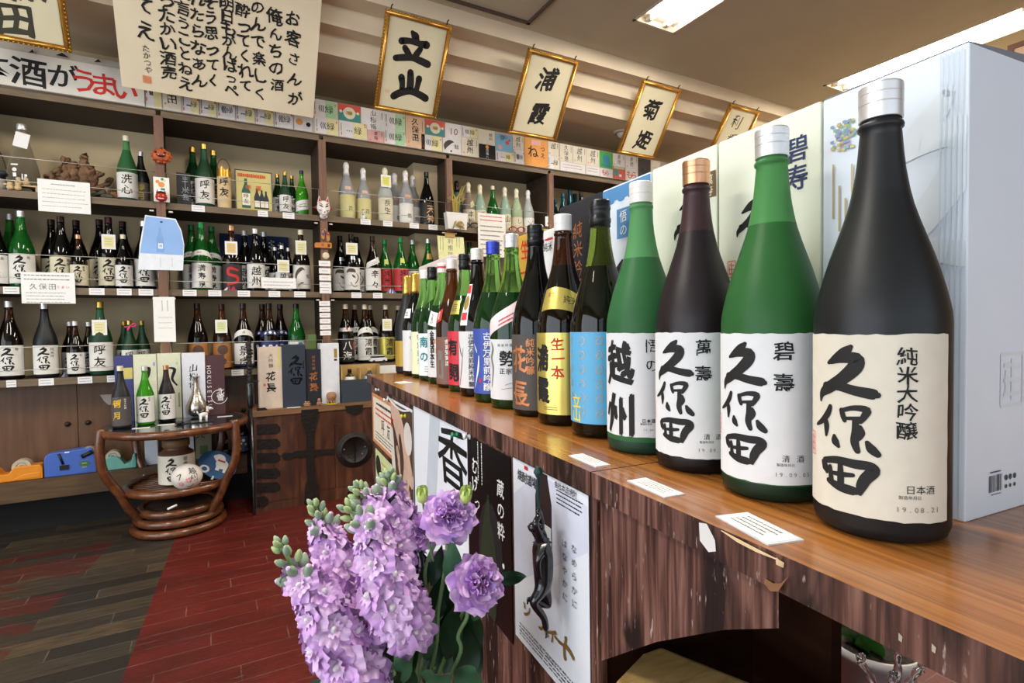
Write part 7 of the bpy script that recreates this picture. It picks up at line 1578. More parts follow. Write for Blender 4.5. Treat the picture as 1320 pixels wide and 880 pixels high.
# pot with twigs on the third upright, dark glasses and red glasses
p = at(586, 297, SHF-.03); a, b_ = at(571.5, 285, SHF-.03).x, at(599, 285, SHF-.03).x; w_ = b_-a; zb, zt = at(586, 297, SHF-.03).z, at(586, 276, SHF-.03).z
t = thing('wall_pot', 'white square pot with dry yellow twigs hung on the third upright', 'pot', ((a+b_)/2, SHF-.062, zb))
mb = MB(); mb.prism([(-w_*.42, 0), (w_*.42, 0), (w_*.5, zt-zb), (-w_*.5, zt-zb)], .055, M('pot_white_print', 'dcd8d2', .5, var=.03)); mb.build('pot_body', t)
mb = MB(); put_ink(mb, [ink_disc(.0, .03, .012, 8), ink_rect(-.02, .04, .01, .02), ink_rect(.022, .02, .012, .012)], M('print_grey2', '8a8e94', .6), lambda u, v: (u, -.0282, v)); mb.build('pot_print', t, fix=False)
YT = M('twig_yellow', 'a08a3a', .6); rnd = random.Random(5)
for k in range(9):
    x0 = rnd.uniform(-.03, .03); a = rnd.uniform(-1, 1); L_ = rnd.uniform(.17, .27)
    MB().tube([(x0*.4, 0, .02), (x0, -.01, (zt-zb)+L_*.4), (x0+a*.08, -.02, (zt-zb)+L_*(1-.5*abs(a)))], [.004, .006, .0025], YT, 6).build('twig', t)
for k in range(6):
    x0 = rnd.uniform(-.02, .03); MB().tube([(x0, -.034, .055), (x0+rnd.uniform(-.02, .02), -.036, .03), (x0+rnd.uniform(-.03, .03), -.034, rnd.uniform(-.01, .02))], [.004, .005, .002], YT, 6).build('drooping_twig', t)
def specs(px, lab, col):
    p = at(px, 297, SHF+.03); m = M('specs_'+lab[:4].strip(), col, .25, coat=.4); t = thing('spectacles', lab, 'spectacles', (p.x, SHF+.03, Z1), math.radians(-12), 'spectacles on the top shelf')
    for s in (-1, 1): MB().tube([(s*.034+.030*math.cos(a*.5236), 0, .022+.021*math.sin(a*.5236)) for a in range(12)], .0045, m, 8, closed=True).build('lens_rim', t)
    MB().tube([(-.008, 0, .028), (0, -.002, .031), (.008, 0, .028)], .003, m, 6).build('bridge', t)
    for s in (-1, 1): MB().tube([(s*.066, 0, .030), (s*.07, .05, .030), (s*.068, .11, .014)], .003, m, 6).build('temple', t)
specs(606, 'dark brown spectacles on the top shelf beside the white twig pot', '3a1a16'); specs(667, 'bright red spectacles on the top shelf behind the silver-capped bottle', 'a01c26')
# masks on the uprights
def face_mat(n, c): return M(n, c, .55, var=.12, vs=30, bump=.25, bs=60)
p = at(208, 201, SHF-.04); PUM = face_mat('pumpkin_orange', 'b5562a')
t = thing('mask', 'lumpy orange pumpkin mask with grinning mouth on the first upright', 'mask', (p.x, SHF-.028, p.z))
mb = MB(); rx, rz = .046, .036
mb.ball((0, -.012, 0), (rx, .026, rz), PUM, 4, noise=.10, seed=2, nf=5)
for k in range(10):
    a = 2*math.pi*k/10; mb.ball((rx*.9*math.cos(a), -.010, rz*.9*math.sin(a)), .011, PUM, 2, noise=.2, seed=k)
mb.build('mask_face', t)
MB().tube([(-.022, -.034, .000), (-.008, -.039, -.007), (.008, -.039, -.006), (.022, -.034, .002)], [.002, .006, .006, .002], M('mouth_dark', '1c100c', .7), 8, flat=1).build('mouth', t)
for s in (-1, 1): MB().ball((s*.022-.004, -.034, .014), (.007, .005, .005), M('mouth_dark', ''), 2).build('eye', t); MB().ball((s*.012, -.040, -.001), (.003, .003, .0035), WHITEINK, 1).build('tooth', t)
MB().tube([(0, -.012, rz*.9), (.002, -.014, rz+.012)], [.007, .005], M('stalk_brown', '5a3a20', .6), 8).build('stalk', t)
c = sheet('new_year_card', 'white card with orange bird picture behind the red demon mask', 'card', 198, 228.5, 218.5, 260, SHF-.029, PAPER, lambda q, w_, h: [(COR, [ink_disc(*q(208, 238), .016, 8), ink_disc(*q(203, 234), .010, 8)]), (CPUR, [ink_disc(*q(209, 231), .008, 6)]), (CTL, [ink_rect(*q(210, 244), .02, .012)]), (CYE, [ink_disc(*q(212, 233), .007, 6)])])
p = at(208, 254, SHF-.04); RD = face_mat('demon_red', 'bb2a26')
t = thing('mask', 'red demon mask with yellow eyes and horns in front of the white card', 'mask', (p.x, SHF-.031, p.z))
mb = MB(); mb.ball((0, -.014, 0), (.027, .024, .026), RD, 4, noise=.06, seed=4, nf=5); mb.ball((0, -.036, -.002), (.007, .008, .008), RD, 2); mb.tube([(-.018, -.032, .012), (0, -.036, .008), (.018, -.032, .012)], .005, RD, 8); mb.build('mask_face', t)
for s in (-1, 1):
    MB().ball((s*.010, -.036, .005), (.005, .003, .0035), M('eye_yellow', 'dcb84a', .4), 2).build('eye', t)
    MB().tube([(s*.015, -.018, .022), (s*.018, -.020, .032), (s*.016, -.022, .038)], [.005, .0035, .001], M('horn_gold', 'b8923a', .4), 8).build('horn', t)
mb = MB(); mb.tube([(-.013, -.036, -.012), (0, -.039, -.014), (.013, -.036, -.012)], .0035, M('teeth_white', 'e6dcc8', .5), 8); mb.build('teeth', t)
MB().tube([(-.02, -.016, .021), (0, -.030, .024), (.02, -.016, .021)], .006, M('hair_dark', '1f1a1a', .8), 8).build('hair', t)
p = at(417, 268, SHF-.04); FW = M('fox_white', 'e6e2dc', .45, var=.02); FRD = M('fox_red', 'bf2f33', .5)
t = thing('mask', 'white fox mask with red markings on the second upright', 'mask', (p.x, SHF-.028, p.z-.004)); t.scale = (1.35, 1.2, 1.32)
mb = MB(); mb.ball((0, -.010, .004), (.030, .022, .034), FW, 4); mb.ball((0, -.026, -.024), (.014, .018, .020), FW, 3); mb.ball((0, -.008, -.036), (.018, .014, .014), FW, 3); mb.build('mask_face', t)
for s in (-1, 1):
    e = MB().add([(s*.006, -.012, .028), (s*.028, -.010, .022), (s*.020, -.016, .060), (s*.017, .0, .030)], [(0, 1, 2), (1, 3, 2), (3, 0, 2), (0, 3, 1)], FW).build('ear', t)
    MB().add([(s*.011, -.0175, .034), (s*.023, -.0165, .031), (s*.0195, -.0178, .052)], [(0, 1, 2)], FRD).build('ear_lining', e)
    MB().tube([(s*.006, -.0335, .004), (s*.014, -.0300, .009), (s*.022, -.0235, .014)], [.0018, .0032, .001], M('mouth_dark', ''), 8).build('eye', t)
    MB().tube([(s*.008, -.0325, .014), (s*.016, -.0275, .020), (s*.023, -.020, .026)], [.0015, .0025, .001], FRD, 6).build('brow_mark', t)
    MB().tube([(s*.010, -.0335, -.012), (s*.018, -.0275, -.012), (s*.024, -.020, -.008)], [.001, .0022, .001], FRD, 6).build('whisker_mark', t)
    MB().tube([(s*.028, -.012, .004), (s*.036, -.010, .008), (s*.036, -.010, -.004)], .003, FRD, 6).build('side_tassel', t)
MB().ball((0, -.0435, -.022), (.004, .003, .003), M('mouth_dark', ''), 2).build('nose', t)
MB().tube([(-.009, -.038, -.034), (0, -.042, -.031), (.009, -.038, -.034)], .0016, FRD, 6).build('mouth', t)
p = at(419, 303, SHF-.04); TAN = M('toy_tan', 'b87c46', .6)
t = thing('straw_sandals', 'pair of little tan straw sandals with red and blue cords on the second upright', 'sandals', (p.x, SHF-.029, p.z))
for s in (-1, 1):
    o = MB().ball((s*.015+.003, -.012, -.012*(s > 0)), (.012, .006, .032), TAN, 3, noise=.05).build('sandal', t)
    MB().tube([(s*.015-.006, -.019, .012), (s*.015+.003, -.023, .0), (s*.015+.012, -.019, .014)], .004, RDO if s > 0 else BLO, 6).build('strap', o)
MB().tube([(-.01, -.008, .022), (0, -.006, .038), (.014, -.008, .018)], .0018, M('string_tan', 'c9b08a', .7), 6).build('hanging_cord', t)
p = at(417.5, 316, SHF-.04)
t = thing('wooden_plaque', 'orange wooden plaque with a dark stamp on the second upright', 'plaque', (p.x-.004, SHF-.029, p.z))
mb = MB(); mb.prism([(-.052, -.017), (.052, -.017), (.052, .017), (.040, .019), (-.046, .014), (-.052, .008)], .014, M('plaque_orange', 'bf7430', .5, var=.08), Matrix.Translation((0, -.0075, 0)), bev=.001); mb.build('plaque_body', t)
mb = MB(); put_ink(mb, [ink_rect(.034, 0, .016, .020)]+ink_text('祝', -.004, .001, .020), M('stamp_dark', '5a2c1c', .6), lambda u, v: (u, -.0152, v)); mb.build('stamp', t, fix=False)
# pink ribbon on the small green bottle
P = at(168, 420, SHF+.035); PK = M('ribbon_pink', 'e0447a', .4)
t = thing('ribbon_bow', 'pink ribbon bow tied on the small green gold-capped bottle', 'ribbon', (P.x, SHF+.05, P.z))
for s in (-1, 1): MB().tube(spline([(0, -.014, 0), (s*.018, -.017, .010*s+.004), (s*.026, -.014, .004*s), (s*.012, -.014, -.006), (0, -.014, 0)], 4), .0035, PK, 6).build('loop', t)
MB().tube([(0, -.014, 0), (-.010, -.017, -.018), (-.013, -.016, -.028)], [.004, .006, .003], PK, 6).build('tail', t)
MB().ball((0, -.0155, 0), .005, PK, 2).build('knot', t)
# peach panel in a wooden frame hung from the ceiling beyond the cartons
HX = 4.36; d = ray(1300, 60); k = HX/d.x; hy, hz = d.y*k, d.z*k+CAMZ
t = thing('hanging_signboard', 'peach panel in a dark wooden frame hanging from the ceiling beyond the tall white carton', 'signboard', (HX, hy-.6, hz-.5))
mb = MB(); FRW = WOOD('frame_reddish', ['5a3420', '6e4229', '7d4e33'], (2, 2, 2), 5, .45, .05)
for lo, hi in (((-.015, -.6, 0), (.015, .6, .03)), ((-.015, -.6, .47), (.015, .6, .5)), ((-.015, -.6, .03), (.015, -.57, .47)), ((-.015, .57, .03), (.015, .6, .47))): mb.b2(lo, hi, FRW)
mb.build('frame', t); MB().b2((-.006, -.57, .03), (.006, .57, .47), M('panel_peach', 'e6bd98', .6)).build('peach_panel', t)
for y in (-.4, .4): MB().tube([(0, y, .49), (0, y, CEIL-hz+.5)], .004, HOOK, 6).build('hanging_rod', t)
# ------------------------------------------------------------------ posters on the counter front
PX = .3838
def wall_poster(label, px, base, inkf, z_ov=None, name='poster', group='posters on the counter front', off=0):
    """upright poster on the counter front; px = (left, right, top-left y, bottom) in pixels; right top follows the same height"""
    xl, xr, yt, zb = px
    a = at_ctr(xl, yt, PX); b_ = at_ctr(xr, 500, PX); zt = a.z
    c = ((a.y+b_.y)/2, (zt+zb)/2); w_, h = a.y-b_.y, zt-zb
    t = thing(name, label, 'poster', ctr(PX-off, c[0], c[1]), -WA, group)
    q = lambda x, y: (-(at_ctr(x, y, PX).y-c[0]), at_ctr(x, y, PX).z-c[1])
    mb = MB(); mb.box((0, 0, 0), (.0008, w_, h), base)
    for k, (m, sh) in enumerate(inkf(q, w_, h)): put_ink(mb, sh, m, lambda u, v, k=k: (-.0007-.0002*k, -u, v), box=(-w_/2+.001, w_/2-.001, -h/2+.001, h/2-.001))
    mb.build('poster_sheet', t, fix=False)
    return t, q, w_, h
def pin(px, py, col, label, name='push_pin'):
    p = at_ctr(px, py, PX); t = thing(name, label, 'push pin', ctr(PX-.0005, p.y, p.z), -WA, 'push pins on the counter front')
    m = M('pin_'+col, {'green': '1f8a5a', 'yellow': 'd8cf2a', 'white': 'e8e6e2'}[col], .35)
    X = Matrix.Rotation(-math.pi/2, 4, 'Y')
    MB().lathe([(.007, 0), (.007, .002), (.0035, .004), (.0035, .009), (.006, .011), (.006, .014), (0, .015)], m, 14, X).build('pin_head', t)
ORB, PCREAM, PWH = M('poster_border_orange', 'cf8a5a', .65), M('poster_cream', 'e6d9c6', .7), M('poster_bright_white', 'e6e8ee', .55, var=.01)
def p1(q, w_, h):
    return [(PCREAM, [ink_rect(0, 0, w_*.88, h*.86)]), (REDINK, ink_lines(0, h*.22, w_*.7, 2, h*.10, .008, 2)), (INK, ink_text('呼友', -w_*.05, -.01, .062, vertical=False, pitch=1.6)+ink_lines(0, h*.33, w_*.6, 1, .02, .010, 3)+ink_lines(0, -h*.25, w_*.75, 3, h*.06, .004, 5))]
wall_poster('small orange-bordered notice at the far end of the counter front', (479.5, 513, 505, CAMZ-.447), ORB, p1)
wall_poster('pale lime paper with dark ovals below the orange-bordered notice', (484, 503, 577, CAMZ-.90), M('poster_lime', 'c9d29a', .7), lambda q, w_, h: [(M('oval_black', '20221c', .6), [ink_disc(*q(488, 600), .05, ry=.04), ink_disc(*q(492, 622), .05, ry=.045), ink_disc(*q(488, 648), .04, ry=.03)]), (COR, [ink_lines(*q(495, 600), .1, 4, .02, .006, 2)][0])])
def p2(q, w_, h):
    HBR, SKIN = M('photo_brown', '4a3426', .6, var=.2, vs=12), M('photo_skin', 'caa894', .6, var=.12, vs=14)
    return [(HBR, [ink_rect(0, h*.25, w_*.99, h*.47)]), (SKIN, [ink_stroke([(-w_*.5, h*.47, .05), (-w_*.1, h*.36, .10), (w_*.2, h*.20, .10), (w_*.42, h*.12, .05)]), ink_stroke([(-w_*.2, h*.22, .03), (0, h*.12, .045), (w_*.25, h*.08, .04)]), ink_stroke([(-w_*.15, h*.14, .02), (w_*.1, h*.04, .035), (w_*.3, h*.03, .03)])]),
            (M('photo_pale', 'd8cfc6', .6), [ink_disc(w_*.3, h*.33, .05, ry=.05), ink_stroke([(-w_*.45, h*.30, .04), (-w_*.38, h*.1, .05), (-w_*.30, -h*.02, .02)])]), (HBR, [ink_stroke([(-w_*.05, h*.30, .03), (w_*.02, h*.18, .05), (-w_*.02, h*.06, .02)])])]
wall_poster('white poster with a photograph of a hand holding a cup, top part brown', (503.5, 531, 513, CAMZ-.80), PWH, p2)
def p3(q, w_, h):
    GS = M('poster_grey_shadow', 'c3c8d2', .6)
    s = h*1.15; u0, v0 = q(556, 640)
    bs = [([(x*.9, y) for x, y in g[0]], g[1]) for g in bottle_shape(u0/.9, v0, .38)]
    return [(GS, [([(x+(y-v0)*.22, y) for x, y in g[0]], g[1]) for g in bs]), (INK, ink_text('香', *q(583, 590), .15, wob=.02, fat=.012, aspect=1.5))]
wall_poster('large white poster with one big black character and a grey bottle shadow', (533, 601, 522, CAMZ-.63), PWH, p3)
def p4(q, w_, h):
    PB_ = M('poster_dark_glow', '1d1c1f', .5)
    return [(PB_, [ink_disc(w_*.05, -h*.12, w_*.28, ry=h*.3)]), (M('poster_leaf_dark', '26301f', .5), [ink_stroke([(-w_*.2, -h*.45, .03), (-w_*.05, -h*.1, .05), (w_*.02, h*.2, .01)]), ink_stroke([(w_*.05, -h*.45, .05), (w_*.12, -h*.2, .04), (w_*.08, h*.05, .01)])]),
            (WHITEINK, ink_text('むげ', -w_*.30, h*.34, .036, pitch=1.05, wob=.05, fat=.01)+ink_text('つ', -w_*.30+.01, h*.34-.078, .03, wob=.05)+ink_text('むぎつ'[0], -w_*.42, h*.2, .012)+ink_lines(-w_*.12, h*.36, .10, 2, .02, .0035, 4, True)+ink_text('蔵の粋', w_*.30, h*.30, .034, pitch=1.15, wob=.02, fat=.008)+[ink_disc(w_*.34, -h*.12, .005, 10)])]
wall_poster('black glossy poster with white vertical writing between the two white posters', (602.5, 656.5, 561, CAMZ-.56), M('poster_gloss_black', '121113', .3, spec=.3), p4)
def p5(q, w_, h):
    GB, DB_ = M('poster_gold_cap', 'c9b25a', .5), M('poster_bottle_dark', '2e2022', .5)
    b0 = q(702, 738)
    bt = [([(b0[0]+(x)*1.0, b0[1]+y) for x, y in g[0]], g[1]) for g in bottle_shape(0, 0, .205)]
    return [(M('poster_lilac_shade', 'd6d8e6', .55), [ink_poly([(-w_*.49, -h*.2), (w_*.49, h*.25), (w_*.49, h*.45), (-w_*.1, h*.49), (-w_*.49, h*.3)])]), (DB_, bt), (GB, [ink_rect(b0[0], b0[1]+.188, .016, .034)]), (M('poster_label', 'ccd0cc', .5), [ink_rect(b0[0], b0[1]+.04, .05, .075)]),
            (INK, ink_text('焼酎道場', *q(671, 612), .019, vertical=False, pitch=.95, fat=.012)+ink_lines(*q(735, 640), .075, 4, .006, .002, 6)+ink_lines(0, -h*.40, w_*.85, 4, .006, .0018, 9)), (INK, ink_text('会社本造焼酎', *q(718, 624), .011, vertical=False, pitch=.95)), (REDINK, [ink_rect(*q(679, 603), .012, .006)]),
            (M('poster_text_grey', '4c4f60', .6), ink_text('なめらかに', *q(741, 707), .0125, pitch=1.55, wob=.03, aspect=1.2)+ink_text('はなやかに', *q(729, 700), .0125, pitch=1.55, wob=.03, aspect=1.2)),
            (M('poster_bronze', 'a07a3a', .4, metal=.4), [g for ch, (x, y), s in zip('ソスイート', ((680, 786), (702, 806), (713, 818), (722, 826), (733, 838)), (.026, .028, .028, .024, .042)) for g in ink_text(ch, *q(x, y), s, wob=.05, fat=.03, aspect=1.4)]), (GREYINK, ink_text('SILK SWEET', *q(690, 826), .009, vertical=False, pitch=.85))]
wall_poster('white lilac poster with a dark bottle picture and bronze brush lettering, behind the carved monkey', (661.5, 757, 589, CAMZ-.535), PWH, p5)
pin(590, 560, 'green', 'green push pin at the top corner of the big-character poster')
pin(523, 536, 'yellow', 'yellow push pin beside the photograph of the hand')
pin(489, 502, 'white', 'white push pin at the top of the orange-bordered notice')
pin(500, 515, 'white', 'white push pin between the notice and the photograph poster')
pin(606, 562, 'white', 'white push pin at the top left of the black poster')
P = [at_ctr(x, y, PX) for x, y in ((501, 511), (510, 522), (520, 529), (529, 529))]
c = P[0]; t = thing('white_rope', 'white cord hanging in a curve above the photograph poster', 'rope', ctr(PX, c.y, c.z), -WA)
MB().tube(spline([(-.003, p.y-c.y, p.z-c.z) for p in P], 5), .0035, M('cord_white', 'e4e2de', .6), 6).build('strand', t)

# ------------------------------------------------------------------ carved monkey hanging on the counter front
CYM = .668
def at_cy(px, py, cy=CYM):
    d = toctr(ray(px, py)); d = d*(cy/d.y); return Vector((d.x, 0, d.z+CAMZ))
mq = lambda x, y, dy=0: (lambda p: (p.x, dy, p.z))(at_cy(640+x/3.034, 590+y/3.034))
def skin_body(verts, edges, radii, mat, name, parent, sub=2, root=0):
    me = bpy.data.meshes.new(name); me.from_pydata(verts, edges, []); o = link(name, me, parent)
    o.modifiers.new('skin', 'SKIN'); sd = o.modifiers.new('sub', 'SUBSURF'); sd.levels = sub; sd.render_levels = sub
    for i, v in enumerate(me.skin_vertices[0].data): v.radius = (radii[i], radii[i]); v.use_root = (i == root)
    dg = bpy.context.evaluated_depsgraph_get(); dg.update()
    me2 = bpy.data.meshes.new_from_object(o.evaluated_get(dg)); o.modifiers.clear(); o.data = me2; bpy.data.meshes.remove(me)
    me2.materials.clear(); me2.materials.append(mat); me2.polygons.foreach_set('use_smooth', [True]*len(me2.polygons)); return o
EBONY = M('ebony_wood', '0e0d10', .22, coat=.5, var=.2, bump=.05, bs=30)
mk = thing('monkey_carving', 'shiny black carved monkey hanging by a cord over the white lilac poster', 'carving', ctr(0, CYM, 0), -WA)
J = {'hip': (186, 478, 0, .0105), 'belly': (182, 420, 0, .0115), 'chest': (182, 350, 0, .0110), 'neck': (176, 305, 0, .0062), 'head': (156, 272, 0, .0100), 'brow': (140, 270, 0, .0075), 'snout': (127, 286, 0, .0050),
     'sh1': (186, 330, .012, .0065), 'el1': (196, 270, .016, .0048), 'wr1': (182, 222, .012, .0042), 'hd1': (170, 212, .006, .0045),
     'sh2': (170, 330, -.012, .0065), 'el2': (140, 385, -.016, .0045), 'wr2': (150, 440, -.013, .0040), 'hd2': (166, 475, -.010, .0045),
     'sh3': (172, 318, -.008, .005), 'el3': (134, 246, -.012, .0042), 'wr3': (160, 216, -.006, .0040),
     'k1': (124, 548, -.013, .0062), 'an1': (172, 610, -.012, .0045), 'ft1': (180, 660, -.012, .0042), 't1': (160, 505, -.012, .0085),
     't2': (204, 530, .012, .0085), 'k2': (222, 596, .013, .0062), 'an2': (168, 575, .012, .0045), 'ft2': (140, 566, .012, .0042)}
names = list(J); vs = [mq(J[n][0], J[n][1], J[n][2]) for n in names]; rs = [J[n][3]*(1.12 if n not in ('belly', 'chest', 'hip', 'head') else 1.25) for n in names]
E_ = [('hip', 'belly'), ('belly', 'chest'), ('chest', 'neck'), ('neck', 'head'), ('head', 'brow'), ('brow', 'snout'), ('chest', 'sh1'), ('sh1', 'el1'), ('el1', 'wr1'), ('wr1', 'hd1'), ('chest', 'sh2'), ('sh2', 'el2'), ('el2', 'wr2'), ('wr2', 'hd2'),
      ('hip', 't1'), ('t1', 'k1'), ('k1', 'an1'), ('an1', 'ft1'), ('hip', 't2'), ('t2', 'k2'), ('k2', 'an2'), ('an2', 'ft2'), ('neck', 'sh3'), ('sh3', 'el3'), ('el3', 'wr3')]
skin_body(vs, [(names.index(a), names.index(b_)) for a, b_ in E_], rs, EBONY, 'monkey_body', mk, 2)
for s in (-1, 1):
    e = mq(165, 262, s*.0105); MB().ball(e, (.0035, .0022, .0045), EBONY, 2).build('ear', mk)
    e = mq(131, 272, s*.0050); MB().ball(e, .0016, M('carving_eye', '3a3634', .2), 1).build('eye', mk)
for (x, y, dy) in ((170, 212, .006), (160, 214, -.006)):
    for k in range(4): a = mq(x-6+k*4, y-2, dy+(.002*(k-1.5))); b_ = mq(x-8+k*4, y-16, dy*.4); MB().tube([a, b_], [.0016, .0012], EBONY, 6).build('finger', mk)
for (x, y, dy) in ((180, 665, -.012), (138, 566, .012), (166, 480, -.010)):
    for k in range(4): a = mq(x-4+k*3, y, dy+.002*(k-1.5)); b_ = mq(x-8+k*5, y+16, dy+.003*(k-1.5)); MB().tube([a, b_], [.0018, .0012], EBONY, 6).build('toe' if y > 500 else 'finger', mk)
GCORD = M('cord_dark_green', '1c3a34', .6)
knot = mq(163, 55); 
for s in (-1, 1): MB().tube(spline([knot, mq(163+s*6, 120, s*.002), mq(166+s*3, 205, s*.003)], 4), .0016, GCORD, 6).build('cord', mk)
MB().ball(knot, (.006, .006, .008), GCORD, 3, noise=.15, seed=3).build('cord_knot', mk)

# ------------------------------------------------------------------ stool, potted plant and crystal under the counter
OAKA = WOOD('stool_wood_pale', ['a5804a', 'bd985e', 'd0ad74'], (3, 12, 3), 4, .45, .06, dist=1.5); OAKB = WOOD('stool_wood_dark', ['6a4a28', '7d5a34', '8f6a40'], (3, 12, 3), 4, .45, .06, dist=1.5)
st = thing('stool', 'pale wooden stool with thick rounded plank seat pushed under the counter', 'stool', ctr(.46, .42, 0), -WA)
ux, uy = Vector((.42, -.907, 0)), Vector((.907, .42, 0)); o0 = Vector((.40-.46, .553-.42, .56)); sw = .115
def seatpt(a, b_, z): p = o0+ux*a+uy*(b_-.03); return (p.x, p.y, o0.z+z)
prof_ = [(.02, -.005), (.0, .012), (.0, .085), (.012, sw), (.33, sw), (.34, sw-.012), (.34, .0), (.33, -.005)]
bm = bmesh.new(); bot = [bm.verts.new(seatpt(a, b_, 0)) for a, b_ in prof_]; top = [bm.verts.new(seatpt(a, b_, .050)) for a, b_ in prof_]; n = len(prof_)
bm.faces.new(bot[::-1]); bm.faces.new(top)
for i in range(n): bm.faces.new((bot[i], bot[(i+1) % n], top[(i+1) % n], top[i]))
bmesh.ops.recalc_face_normals(bm, faces=bm.faces[:]); bmesh.ops.bevel(bm, geom=bm.edges[:], offset=.008, segments=3, affect='EDGES', profile=.6)
mb = MB(); mb.bm(bm, OAKA); bm.free(); mb.build('seat', st)
for a, b_ in ((.04, .02), (.04, sw-.025), (.30, .02), (.30, sw-.025)):
    p = seatpt(a, b_, .004); MB().tube([(p[0], p[1], p[2]), (p[0]*1.12, p[1]*1.08, .0)], [.016, .013], OAKB, 10).build('leg', st)
pp = ray(1126, 826)*1.4; ppos = Vector((pp.x, pp.y, 0)); prim = pp.z+CAMZ
pt = thing('potted_plant', 'white plastic flower pot with dark soil and green leaf under the counter', 'potted plant', ppos)
MB().lathe([(.070, 0), (.074, .004), (.096, prim-.03), (.104, prim-.028), (.106, prim), (.100, prim+.001), (.096, prim-.02), (0, prim-.02)], M('pot_white', 'cfc8c4', .5), 36).build('pot', pt)
mb = MB(); mb.ball((0, 0, prim-.022), (.094, .094, .018), M('potting_soil', '2a2218', .9, var=.4, vs=60, bump=.5), 3, noise=.12, seed=2); mb.build('soil', pt)
LEAFG = M('leaf_green', '3f7a2c', .4, var=.15, vs=12); LEAFD = M('leaf_dark_green', '1f3f26', .4, var=.2, vs=10); LEAFM = M('leaf_mid_green', '41694a', .4, var=.15, vs=10)
LEAFMESH = {}
def leaf_mesh(mat, L_, W_, curl=.25, fold=.15, key=0):
    k = (mat.name, L_, W_, curl, fold)
    if k not in LEAFMESH:
        vs = []; fs = []; n = 10; m = 4
        for i in range(n+1):
            t = i/n; w_ = W_*math.sin(math.pi*min(1, t**.8*.97+.03))*.5+.0006
            for j in range(-m, m+1): x = j/m; vs.append((w_*x, -curl*L_*t*t+fold*w_*abs(x)*1.2-.004*math.sin(t*9)*x, L_*t*(1-.15*curl*t)))
        for i in range(n):
            for j in range(2*m): a = i*(2*m+1)+j; fs.append((a, a+1, a+2*m+2, a+2*m+1))
        mb = MB(); mb.add(vs, fs, mat, True); LEAFMESH[k] = mb.mesh('leaf')
    return LEAFMESH[k]
def place(name, me, parent, pos, dirz, face=None, scale=1, roll=0):
    """child whose local +z points along dirz; face = direction its -y side turns to"""
    o = link(name, me, parent); z = Vector(dirz).normalized(); f = Vector(face if face else (0, -1, .2)); y = -(f-z*f.dot(z))
    if y.length < 1e-5: y = z.orthogonal()
    y.normalize(); x = y.cross(z); R = Matrix((x, y, z)).transposed()
    if roll: R = R @ Matrix.Rotation(roll, 3, 'Z')
    o.matrix_local = Matrix.Translation(pos) @ R.to_4x4() @ Matrix.Scale(scale, 4); return o
for k, (a, l_) in enumerate(((170, .13), (200, .11), (140, .10), (60, .08), (100, .09))):
    a = math.radians(a); place('leaf', leaf_mesh(LEAFG, .13, .075, .3), pt, (.03*math.cos(a), .03*math.sin(a), prim-.02), (.8*math.cos(a), .8*math.sin(a), .75), (0, 0, 1), l_/.13)
gp = ray(1150, 850)*1.16
ct = thing('glass_ornament', 'twisted clear glass ornament with curled tips in front of the white flower pot', 'ornament', (gp.x, gp.y, 0))
CRY = M('crystal', 'f2f4f8', .03, trans=.95, ior=1.4, var=0)
MB().lathe([(.05, 0), (.052, .006), (.02, .016), (.012, .04), (.010, .12), (.014, .18), (.006, .20)], CRY, 24).build('foot', ct)
gz = gp.z+CAMZ
for k, (px, py) in enumerate(((1108, 850), (1158, 840), (1185, 862), (1150, 872))):
    e = ray(px, py)*1.16; e = (e.x-gp.x, e.y-gp.y, e.z+CAMZ)
    mid = (e[0]*.5+.01*math.sin(k*2), e[1]*.5, (.19+e[2])/2+.01)
    P = spline([(0, 0, .18), mid, e, (e[0]+.012, e[1], e[2]+.004), (e[0]+.012, e[1], e[2]-.010)], 6)
    MB().tube(P, [.009*(1-.5*i/len(P))*(1+.25*math.sin(i*1.9)) for i in range(len(P))], CRY, 8).build('curl', ct)

# ------------------------------------------------------------------ cut flowers
LIL = M('petal_lilac', 'd2a2dc', .55, var=.16, vs=26, sub=.15); LILP = M('petal_lilac_pale', 'e6c0ea', .55, var=.12, vs=26, sub=.15); LILD = M('petal_violet', 'bb88cd', .55, var=.16, vs=26, sub=.15)
BUDG = M('bud_green', 'a3b47c', .55, var=.12, vs=40); BUDY = M('bud_yellow_green', 'b4bd86', .5, var=.1, vs=40); STEMG = M('stem_green', '6f8f5c', .5, var=.12); SAGE = M('bud_sage', '8fa38a', .6, var=.1)
def petal(mb, mat, L_, W_, base, az, tilt, curl, ruf, seed):
    """one ruffled petal rooted at base, leaning out at tilt from the axis"""
    n, m = 6, 5; R = Matrix.Rotation(az, 3, 'Z'); vs = []
    for i in range(n+1):
        t = i/n; w_ = W_*.5*(math.sin(math.pi*(t*.62+.06))**.8)
        a = tilt+curl*t
        for j in range(-m, m+1):
            x = j/m; rr = L_*t*(1-.12*x*x); z = rr*math.cos(a); r = rr*math.sin(a)+.12*L_*t*x*x
            rf = ruf*L_*t*t*math.sin(x*7+seed+t*3)
            p = R @ Vector((r+rf*math.cos(a), w_*x*1.0, z+rf*math.sin(a)*.6)); vs.append((p.x+base[0], p.y+base[1], p.z+base[2]))
    fs = [(i*(2*m+1)+j, i*(2*m+1)+j+1, (i+1)*(2*m+1)+j+1, (i+1)*(2*m+1)+j) for i in range(n) for j in range(2*m)]
    mb.add(vs, fs, mat, True)
